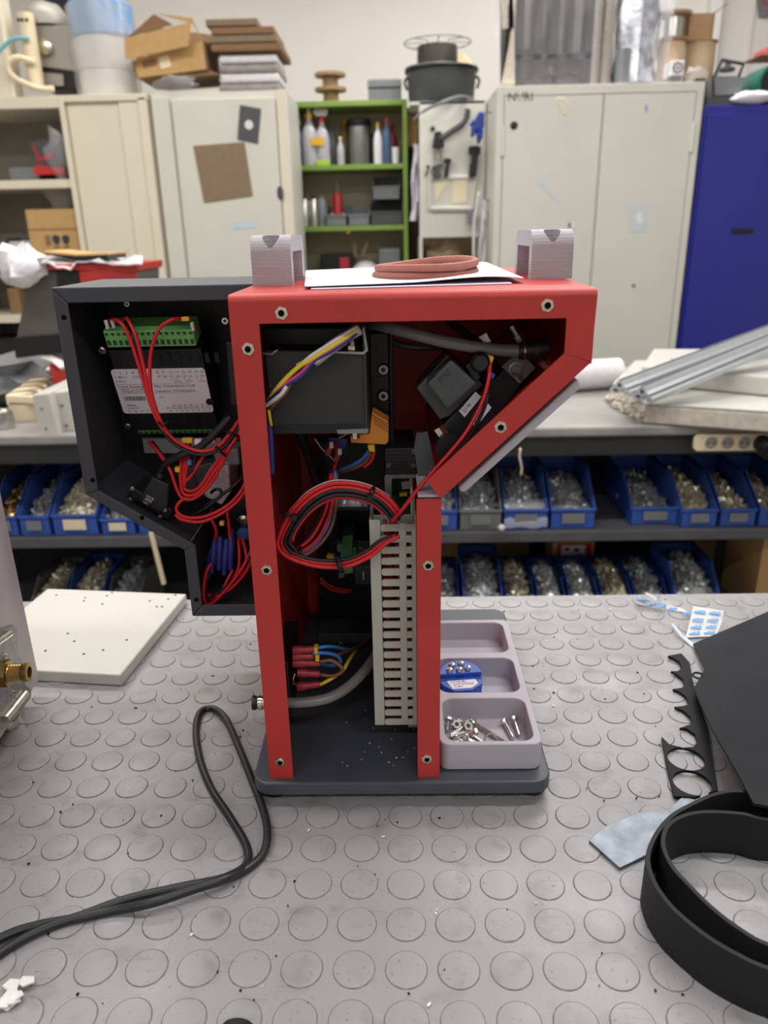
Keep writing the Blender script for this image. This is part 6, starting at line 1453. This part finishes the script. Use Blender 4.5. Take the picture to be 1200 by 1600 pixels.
# ---------------------------------------------------------------- tool panel between shelf and right cabinet
YP = 3.92
pX0, pX1 = px_(655, 160, YP), px_(758, 160, YP); pz0, pz1 = P(690, 371, YP).z, P(690, 158, YP).z
tp = thing('tool_locker', ((pX0+pX1)/2, YP+.2, FLOOR_Z), 'off-white tool panel with hung tools beside the right cabinet', 'panel')
MB().box((pX0, YP, pz0), (pX1, YP+.02, pz1)).build('panel_board', M_cab, tp, bev=.002)
MB().box((pX0, YP, FLOOR_Z), (pX0+.014, YP+.3, pz0)).build('side_post', M_cab, tp, bev=.002); MB().box((pX1-.014, YP, FLOOR_Z), (pX1, YP+.3, pz0)).build('side_post', M_cab, tp)
MB().box((pX0+.014, YP+.30, FLOOR_Z), (pX1-.014, YP+.31, pz0)).build('recess_back', M_kraft, tp)
lump('cloth_bundle', 690, 440, 0, .11, .08, .17, M_kraft, 'brown-grey cloth bundle under the tool panel', 'cloth', 21, .25, at=((pX0+pX1)/2-.03, YP+.12, pz0-.36))
def hung(name, pts, m, label, cat, Y=YP-.004, th=.02, bev=.002): return tag(MB().prism([P(x, y, Y) for x, y in pts], (0, -th, 0)).build(name, m, bev=bev), label, cat)
tag(MB().tube(spline([P(*q, YP-.03) for q in ((687, 218), (705, 206), (722, 194), (729, 184), (731, 170))], 5), .013, 10).build('bent_handle', M_dkgrey, smooth='all'), 'dark bent tool handle hanging on the panel', 'tool')
bl = thing('ball_hook', P(683, 220, YP-.02), 'black flared tool with ball and two rods on the panel', 'tool')
MB().prism([P(x, y, YP-.006) for x, y in ((679, 207), (689, 206), (694, 231), (675, 232))], (0, -.03, 0)).build('flared_body', M_black, bl, bev=.004)
c = P(676, 201, YP-.02); MB().lathe(c-Vector((0, 0, .012)), [(.002, 0), (.009, .005), (.012, .012), (.009, .019), (.002, .024)], 14).build('ball', M_black, bl, smooth=True)
for x in (680, 689): MB().tube([P(x, 231, YP-.02), P(x, 252, YP-.02)], .0055, 8).build('rod', M_steeld, bl, smooth=True)
tag(MB().tube(spline([Vector((px_(738, 150, YP+.06), YP+.05, pz1+.0098))]+[Vector((px_(718, 150, YP), YP-.03, pz1+.0098))]+[P(*q, YP-.09) for q in ((692, 160), (672, 168), (656, 178), (646, 188))], 5), [.010]*11+[.007]*8+[.004]*7, 8).build('grey_rod', M_mgrey, smooth='all'), 'grey pointed rod sticking out under the bucket', 'rod')
gl = thing('work_glove', P(745, 200, 3.75), 'blue work glove hanging beside the tool panel', 'glove')
gY = 3.78
MB().prism([P(x, y, gY) for x, y in ((748, 175), (756, 177), (756, 200), (748, 208), (739, 202), (742, 186))], (0, -.03, 0)).build('palm', M_glove, gl, bev=.008, seg=3)
hk = P(752, 177, gY-.015); MB().tube([hk, Vector((px_(777, 140)+.001, hk.y, hk.z+.004))], .004, 8).build('hook', M_steeld, gl)
for a, b in (((742, 190), (735, 196)), ((742, 202), (737, 214)), ((747, 205), (748, 224)), ((752, 203), (751, 218)), ((740, 198), (738, 208))): MB().tube([P(*a, gY-.015), P(*b, gY-.018)], [.012, .007], 8).build('finger', M_glove, gl, smooth='all')
nb = thing('notice_board', P(705, 300, YP-.004), 'framed board with yellowed papers on the tool panel', 'board')
q4 = [(671, 278), (742, 277), (738, 326), (672, 326)]
MB().prism([P(x, y, YP-.002) for x, y in q4], (0, -.008, 0)).build('board', M_cab, nb)
for i in range(4):
    a, b = q4[i], q4[(i+1) % 4]; MB().tube([P(*a, YP-.014), P(*b, YP-.014)], .011, 6).build('frame_bar', M_cab, nb)
MB().prism([P(x, y, YP-.012) for x, y in ((679, 280), (705, 278), (680, 316))], (0, -.002, 0)).build('paper', M_notes, nb); MB().prism([P(x, y, YP-.012) for x, y in ((708, 277), (730, 277), (729, 316), (706, 319))], (0, -.002, 0)).build('paper', M_notes, nb)
for k, (q, s_, m_, lb) in enumerate((((668, 267), (.012, .02, .05), M_black, 'small black plier handle left on the tool panel'), ((683, 268), (.05, .03, .06), M_dkgrey, 'grey clamp above the notice board papers'), ((699, 262), (.035, .03, .08), M_black, 'black calliper frame above the notice board'), ((741, 252), (.055, .05, .13), M_blackm, 'dark hanging tool pouch beside the right cabinet'))):
    M_ = rot('Y', (25, -20, 8, 5)[k]); c = P(*q, YP-.03); mb = MB()
    mb.cbox(c, (s_[0]*.5, s_[1], s_[2]), M_); mb.cbox(c+Vector((0, 0, s_[2]*.35)), (s_[0], s_[1]*.9, s_[2]*.25), M_); mb.cbox(c-Vector((s_[0]*.25, 0, s_[2]*.3)), (s_[0]*.3, s_[1]*.9, s_[2]*.5), M_); tag(mb.build('hung_tool', m_, bev=.004), lb, 'tool', 'tools on the panel')
hung('grey_pouch', [(729, 331), (744, 331), (743, 348), (731, 351)], M_mgrey, 'small grey pouch hanging under the notice board', 'pouch', YP-.03)
tag(MB().tube(spline([P(*q, YP-.08) for q in ((748, 300), (745, 322), (741, 345), (740, 380), (740, 420))], 5), .006, 8).build('pale_cord', M_label, smooth='all'), 'pale cord hanging in front of the tool panel', 'cord')
g = [[P(751+2*math.sin(j*.8)+i*2.6, 312+j*15, YP-.14+.02*math.sin(i*1.7+j)) for i in range(4)] for j in range(8)]
hr_ = thing('hanging_rag', P(755, 312, YP-.14), 'grey-white rag hanging beside the right cabinet', 'rag')
MB().sheet(g, 0, 0, .004).build('rag_cloth', M_label, hr_, smooth=True)
hk = P(757, 313, YP-.14); XC = px_(777, 140); MB().tube([hk, Vector((XC+.001, hk.y, hk.z+.004))], .004, 8).build('hook', M_steeld, hr_)
# between green shelf and panel
tag(MB().prism([P(x, y, 4.2) for x, y in ((634, 168), (654, 168), (652, 228), (634, 228))], (0, .05, 0)).build('orange_board', M_card, bev=.003), 'orange-tan board standing in the gap left of the tool panel', 'board')
g = [[P(646-.5*j+i*3.2+1.5*math.sin(j*1.3), 225+j*15, 4.0+.02*math.sin(i*2+j)) for i in range(4)] for j in range(9)]
tag(MB().sheet(g, 0, 0, .004).build('hanging_coat', M_paper, smooth=True), 'pale grey cloth hanging left of the tool panel', 'cloth')
tag(MB().box((px_(636, 300, 4.3), 4.3, FLOOR_Z), (px_(656, 300, 4.3), 4.5, P(640, 170, 4.3).z)).build('dark_coat', mat('dark_maroon', (66, 44, 46), .7), bev=.02), 'dark maroon coat in the gap left of the tool panel', 'coat')
# bucket with wire spool on top of the panel
cb_ = Vector((px_(690, 150, YP+.12), YP+.14, pz1+.002)); zbk = P(690, 104, YP).z
MBk = thing('grey_bucket', cb_, 'dark grey round bucket with rim on top of the tool panel', 'bucket')
shf = MB().box((px_(640, 160, YP+.02), YP+.0, pz1-.012), (px_(756, 160, YP+.02), YP+.34, pz1)).build('locker_top', M_cab, tp)
hb = zbk-pz1-.004
MB().lathe(cb_, [(.150, 0), (.154, .01), (.162, hb*.88), (.164, hb)], 32).build('bucket_wall', M_dkgrey, MBk, smooth=30)
MB().lathe(cb_+Vector((0, 0, hb)), [(.172, 0), (.174, .008), (.172, .014)], 32).build('rim', M_blackm, MBk, smooth=30)
for s_ in (-1, 1): MB().tube(spline([cb_+Vector((s_*.162, -.02, hb*.85)), cb_+Vector((s_*.174, -.04, hb*.7)), cb_+Vector((s_*.164, -.05, hb*.45))], 5), .006, 8).build('handle_ear', M_blackm, MBk, smooth='all')
ws = thing('wire_spool', cb_+Vector((-.01, 0, hb+.014)), 'wire cage spool wound with black cable on the bucket', 'spool')
wc = cb_+Vector((-.02, 0, hb+.014))
MB().lathe(wc, [(.092, 0), (.095, .05), (.092, .095)], 24).build('wound_cable', mat('black_wound_cable', (60, 54, 50), .5, 0, .6, 30, .8, 90, stretch=(1, 1, 8)), ws, smooth=30)
for z, rad in ((.105, .155), (.0, .150)):
    MB().tube([wc+Vector((rad*math.cos(2*math.pi*k/32), rad*math.sin(2*math.pi*k/32), z+.004)) for k in range(32)], .0028, 6, closed=True).build('cage_ring', M_mgrey, ws, smooth=True)
for k in range(8):
    t_ = 2*math.pi*k/8; d = Vector((math.cos(t_), math.sin(t_), 0)); MB().tube([wc+d*.155+Vector((0, 0, .108)), wc+d*.07+Vector((0, 0, .112)), wc+d*.05+Vector((0, 0, .05))], .0025, 5).build('cage_spoke', M_mgrey, ws)
c = cb_+Vector((.11, .02, hb+.012)); tag(MB().prism([c+Vector(q) for q in ((-.06, 0, 0), (.05, 0, 0), (.035, 0, .03), (-.01, 0, .075), (-.06, 0, .07))], (0, .04, 0)).build('yellow_wedge', mat('pale_yellow_foam', (232, 212, 168), .7), bev=.004), 'pale yellow wedge lying on the bucket', 'wedge')
# ---------------------------------------------------------------- on top of the right cabinets
ZR = ZT_+.001; YR = YC+.05
def board_px(name, pts, Y, m, label, cat, th=.02, parent=None, bev=.002):
    o = MB().prism([P(x, y, Y) for x, y in pts], (0, th, 0)).build(name, m, parent, bev=bev)
    return tag(o, label, cat) if parent is None else o
board_px('cardboard_strip', [(784, 131), (804, 131), (803, 45), (785, 45), (782, -40), (800, -40), (806, 20)], YR+.02, M_foam, 'pale cardboard strip standing at the left of the wrapped parts', 'strip', .03)
pk = thing('film_wrapped_bundle', (px_(860, 130, YR), YR+.1, ZR), 'dark arched panels wrapped in clear film on the right cabinet', 'bundle')
dm = mat('dark_arch_panel', (44, 41, 46), .45, 0, .15, 8)
xa_, xb_ = px_(803, 130, YR+.06), px_(922, 130, YR+.06); ztop = CEIL_Z-.45
mb = MB(); w = xb_-xa_
cols_ = [(0, .10), (.24, .34), (.42, .56), (.66, .74), (.90, 1.0)]
for a, b in cols_: mb.box((xa_+w*a, YR+.06, P(860, 92, YR+.06).z), (xa_+w*b, YR+.075, ztop))
mb.box((xa_, YR+.06, P(860, 95, YR+.06).z), (xb_, YR+.075, P(860, 84, YR+.06).z))
mb.box((xa_, YR+.06, ZR), (xa_+w*.1, YR+.075, P(860, 95, YR+.06).z)); mb.box((xa_+w*.9, YR+.06, ZR), (xb_, YR+.075, P(860, 95, YR+.06).z))
for cxu in (.33, .70):          # arches
    zc2 = ZR+.0; rr2 = w*.20; n = 12
    for k in range(n):
        t0, t1 = math.pi*k/n, math.pi*(k+1)/n; o_ = lambda t, rad: Vector((xa_+w*cxu+rad*math.cos(t), YR+.06, zc2+rad*.9*math.sin(t)))
        mb.prism([o_(t0, rr2), o_(t0, rr2*1.3), o_(t1, rr2*1.3), o_(t1, rr2)], (0, .015, 0))
mb.build('arched_panel', dm, pk)
MB().box((xa_+.01, YR+.16, ZR), (xb_-.01, YR+.175, ztop)).build('rear_panel', mat('taupe_panel', (96, 88, 84), .5, 0, .15, 6, stretch=(8, 1, .6)), pk)
for (u0, u1, z0, z1) in ((.13, .22, .16, .62), (.37, .41, .2, .55), (.58, .64, .12, .6), (.76, .88, .14, .7), (.47, .53, .0, .18)):
    MB().box((xa_+w*u0, YR+.10, ZR+z0), (xa_+w*u1, YR+.11, ZR+z1)).build('slat', mat('taupe_slat', (136, 128, 124), .4, 0, .1, 10), pk, bev=.01, seg=3)
g = []
for j in range(16):
    row = []
    for i in range(25):
        u, v = i/24, j/15; fold = .012*math.sin(u*34+2*math.sin(v*7))+.006*math.sin(u*71+v*5); row.append(Vector((xa_-.09+(w+.10)*u, YR+.035+fold, ZR+.003+(ztop-ZR)*v)))
    g.append(row)
MB().sheet(g, 0, 0, .001).build('film_wrap', M_film2, pk, smooth=True)
tpz = thing('taupe_tube_pair', (px_(937, 130, YR), YR+.1, ZR), 'pair of taupe upright tubes beside the wrapped panels', 'tubes')
for x, m_ in ((928, mat('taupe_tube', (150, 142, 134), .4)), (946, mat('taupe_tube', (150, 142, 134), .4))): MB().tube([Vector((px_(x, 100, YR+.08), YR+.08, ZR)), Vector((px_(x, 100, YR+.08), YR+.08, ztop))], .026, 16).build('tube', m_, tpz, smooth=30)
fl_ = thing('foil_bundle', (px_(990, 130, YR), YR+.1, ZR), 'upright bundle in crumpled silver foil and film', 'bundle')
fm_ = mat('crumpled_silver', (190, 193, 202), .25, .7, .5, 22, 1.0, 40)
g = []
for j in range(14):
    row = []
    for i in range(26):
        t = 2*math.pi*i/25-math.pi/2; v = j/13; rad = .095+random.uniform(-.012, .012); row.append(Vector((px_(990, 100, YR+.12)+rad*.95*math.cos(t), YR+.12+rad*.7*math.sin(t), ZR+(.02 if j == 0 else 0)+(ztop-ZR)*v)))
    row[-1] = row[0].copy(); g.append(row)
MB().sheet(g, 0, 0, .003).build('foil_wrap', fm_, fl_, smooth=60)
MB().tube([Vector((px_(970, 130, YR+.06), YR+.05, ZR)), Vector((px_(970, 130, YR+.06), YR+.05, ZR+.14))], .03, 12).build('foot_tube', M_mgrey, fl_, smooth=30)
g = [[Vector((px_(1020, 100, YR)+.05*u_/3+.012*math.sin(j*1.2+u_*2), YR+.0+.02*math.sin(u_*2.2+j*.7), ZR+.004+.33*j/8)) for u_ in range(5)] for j in range(9)]
MB().sheet(g, 0, 0, .002).build('film_tail', M_film, fl_, smooth=True)
# cardboard drums, spool and aluminium profile
YQ = YC+.16
def drum(px, pyb, pyt, rpx, m, label, cat='drum', z=None, Y=YQ):
    c = P(px, pyb, Y); r_ = rpx*(P(px+1, pyb, Y).x-P(px, pyb, Y).x); h_ = P(px, pyt, Y).z-(z if z is not None else c.z)
    return thing('drum', (c.x, Y, z if z is not None else c.z), label, cat), Vector((c.x, Y, z if z is not None else c.z)), r_, h_
t, c, r_, h_ = drum(1045, 126, 66, 20, M_card, 'left cardboard drum on the right cabinet', z=ZR)
MB().lathe(c, [(r_, 0), (r_, h_*.97)], 24).build('drum_wall', M_cardp, t, smooth=30); MB().lathe(c+Vector((0, 0, h_*.97)), [(r_*1.04, 0), (r_*1.04, h_*.03)], 24).build('lid', M_cardd, t, smooth=30)
zd = c.z+h_+.001
t, c2_, r2_, h2_ = drum(1090, 122, 66, 22, M_card, 'right cardboard drum on the right cabinet', z=ZR, Y=YQ+.06)
MB().lathe(c2_, [(r2_, 0), (r2_, h2_*.97)], 24).build('drum_wall', M_cardp, t, smooth=30); MB().lathe(c2_+Vector((0, 0, h2_*.97)), [(r2_*1.1, 0), (r2_*1.1, h2_*.03)], 24).build('lid', M_cardd, t, smooth=30)
t = thing('cable_spool', (px_(1055, 60, YQ), YQ, zd), 'metal-core spool with brown flanges on the left drum', 'spool')
cs = Vector((px_(1052, 50, YQ), YQ, zd))
MB().lathe(cs, [(.062, 0), (.062, .012)], 26).build('flange', M_cardd, t, smooth=30); MB().lathe(cs+Vector((0, 0, .012)), [(.040, 0), (.040, P(1050, 26, YQ).z-zd-.012)], 26).build('core', M_steel, t, smooth=30)
MB().lathe(cs+Vector((0, 0, P(1050, 26, YQ).z-zd)), [(.070, 0), (.070, .012)], 26).build('flange', M_cardd, t, smooth=30)
cbk = thing('open_carton', (px_(1095, 60, YQ+.08), YQ+.1, zd), 'open brown carton with raised flaps on the drums', 'box')
a, b = px_(1070, 60, YQ+.04), px_(1110, 60, YQ+.04)
for lo, hi in (((a, YQ+.02, c2_.z+h2_+.002), (b, YQ+.024, c2_.z+h2_+.10)), ((a, YQ+.16, c2_.z+h2_+.002), (b, YQ+.164, c2_.z+h2_+.10)), ((a, YQ+.02, c2_.z+h2_+.002), (a+.004, YQ+.164, c2_.z+h2_+.10)), ((b-.004, YQ+.02, c2_.z+h2_+.002), (b, YQ+.164, c2_.z+h2_+.10))): MB().box(lo, hi).build('panel', M_cardd, cbk)
MB().prism([Vector((b, YQ+.02, c2_.z+h2_+.10)), Vector((b, YQ+.164, c2_.z+h2_+.10)), Vector((b+.05, YQ+.164, c2_.z+h2_+.13)), Vector((b+.05, YQ+.02, c2_.z+h2_+.13))], (0, 0, .004)).build('flap', M_cardd, cbk)
t = thing('profile_offcut', (px_(1059, 120, YC+.03), YC+.05, ZR), 'short aluminium profile offcut with black and white end face', 'profile')
ax_, az_ = P(1059, 106, YC+.02).x, P(1059, 106, YC+.02).z; hs = .027
MB().box((ax_-hs, YC+.02, az_-hs), (ax_+hs, YC+.12, az_+hs)).build('profile_body', M_label, t, bev=.003)
for dx_, dz_ in ((0, 0), (-.018, 0), (.018, 0), (0, .018), (0, -.018), (-.012, .012), (.012, -.012), (.012, .012), (-.012, -.012)): MB().cbox((ax_+dx_, YC+.0195, az_+dz_), (.0085, .0012, .0085), rot('Y', 45)).build('slot', M_ink, t)
MB().box((ax_-.022, YC+.03, ZR), (ax_+.022, YC+.11, az_-hs)).build('support_block', M_mgrey, t)
lump('clear_bundle', 1085, 118, ZR, .05, .04, .03, M_film, 'clump of clear film on the right cabinet corner', 'film', 31, .3, at=(px_(1085, 118, YC+.06), YC+.06, ZR))
tag(MB().box((px_(1086, 123, YC+.02), YC+.01, ZR), (px_(1101, 123, YC+.02), YC+.05, ZR+.012)).build('black_strip', M_black, bev=.002), 'thin black strip on the right cabinet corner', 'strip')
# ---- on the blue cabinet
ZBt2 = ZB0+.001
bk = thing('carry_basket', (px_(1133, 150, YC+.1), YC+.15, ZBt2), 'grey open basket with upright handle on the blue cabinet', 'basket')
a, b = px_(1110, 140, YC+.06), px_(1157, 140, YC+.06); zk = ZBt2+.075
MB().box((a-.02, YC+.03, ZBt2), (b+.05, YC+.40, ZBt2+.034)).build('base_board', M_dkgrey, bk)
zk = ZBt2+.036
mb = MB(); w = .006
def tq(x, z): return (x, z)
A0, A1, B0, B1 = a+.012, b-.012, a, b
mb.prism([Vector((A0, YC+.05, zk)), Vector((A1, YC+.05, zk)), Vector((B1, YC+.05, zk+.072)), Vector((B0, YC+.05, zk+.072))], (0, w, 0)); mb.prism([Vector((A0, YC+.25, zk)), Vector((A1, YC+.25, zk)), Vector((B1, YC+.25, zk+.072)), Vector((B0, YC+.25, zk+.072))], (0, w, 0))
for q in ((A0, B0), (A1, B1)): mb.prism([Vector((q[0], YC+.05, zk)), Vector((q[1], YC+.05, zk+.072)), Vector((q[1]+w, YC+.05, zk+.072)), Vector((q[0]+w, YC+.05, zk))], (0, .2, 0))
mb.box((A0, YC+.05, zk), (A1, YC+.25, zk+.005)); mb.build('basket_wall', M_mgrey, bk)
MB().tube([P(1114, 125, YC+.14), P(1128, 94, YC+.14), P(1162, 100, YC+.14), P(1152, 125, YC+.14)], .008, 8).build('carry_handle', M_black, bk, smooth=30)
MB().lathe(P(1136, 112, YC+.14), [(.030, 0), (.032, .012), (.012, .02), (.012, .035)], 16).build('lid_knob', M_dkgrey, bk, smooth=30)
MB().box((a+.02, YC+.07, zk+.060), (b-.02, YC+.22, zk+.080)).build('tray_insert', M_dkgrey, bk, bev=.004)
c = P(1194, 133, YC+.1); t = thing('green_drum', (c.x, YC+.12, ZBt2+.06), 'dark green round drum lying on the blue cabinet', 'drum')
MB().lathe((c.x+.03, YC+.05, c.z), [(.075, 0), (.078, .01), (.078, .2)], 28, (0, 1, 0)).build('drum_wall', mat('dark_green', (32, 96, 84), .4), t, smooth=30)
MB().lathe((c.x+.03, YC+.046, c.z), [(.066, 0), (.066, .004)], 28, (0, 1, 0)).build('drum_mouth', M_black, t)
MB().box((c.x-.04, YC+.05, ZBt2), (c.x+.2, YC+.25, c.z-.078)).build('cradle', M_dkgrey, t)
lump('white_bag', 1180, 155, ZBt2, .09, .05, .025, M_label, 'crumpled white bag on the front of the blue cabinet', 'bag', 41, .25, at=(px_(1178, 155, YC+.0), YC+.02, ZBt2))
t = thing('red_top_box', (px_(1195, 90, YC+.3), YC+.3, c.z+.08), 'red box on a thin dark tray above the green drum', 'box')
MB().box((px_(1176, 92, YC+.3), YC+.22, P(1190, 92, YC+.3).z), (px_(1260, 92, YC+.3), YC+.4, P(1190, 90, YC+.3).z)).build('tray', M_cardd, t); MB().box((px_(1189, 85, YC+.3), YC+.25, P(1190, 90, YC+.3).z), (px_(1250, 85, YC+.3), YC+.38, P(1190, 77, YC+.3).z)).build('red_case', mat('salmon_red', (214, 92, 92), .5), t, bev=.004)
lump('tan_sack', 1190, 120, 0, .09, .08, .065, M_card, 'tan sack behind the green drum', 'sack', 43, .15, at=(px_(1192, 110, YC+.32), YC+.33, ZBt2+.04))
t = thing('wall_picture', P(1195, 10, 4.7), 'framed dark red and grey picture at the upper right corner', 'picture')
MB().prism([P(x, y, 4.742) for x, y in ((1180, -40), (1240, -46), (1240, 24), (1185, 27))], (0, -.012, 0)).build('picture_frame', M_mgrey, t); MB().prism([P(x, y, 4.728) for x, y in ((1187, -34), (1240, -40), (1240, 12), (1191, 15))], (0, -.003, 0)).build('picture_print', mat('picture_print', (120, 40, 56), .5, 0, .3, 12, colr2=(190, 180, 180)), t)
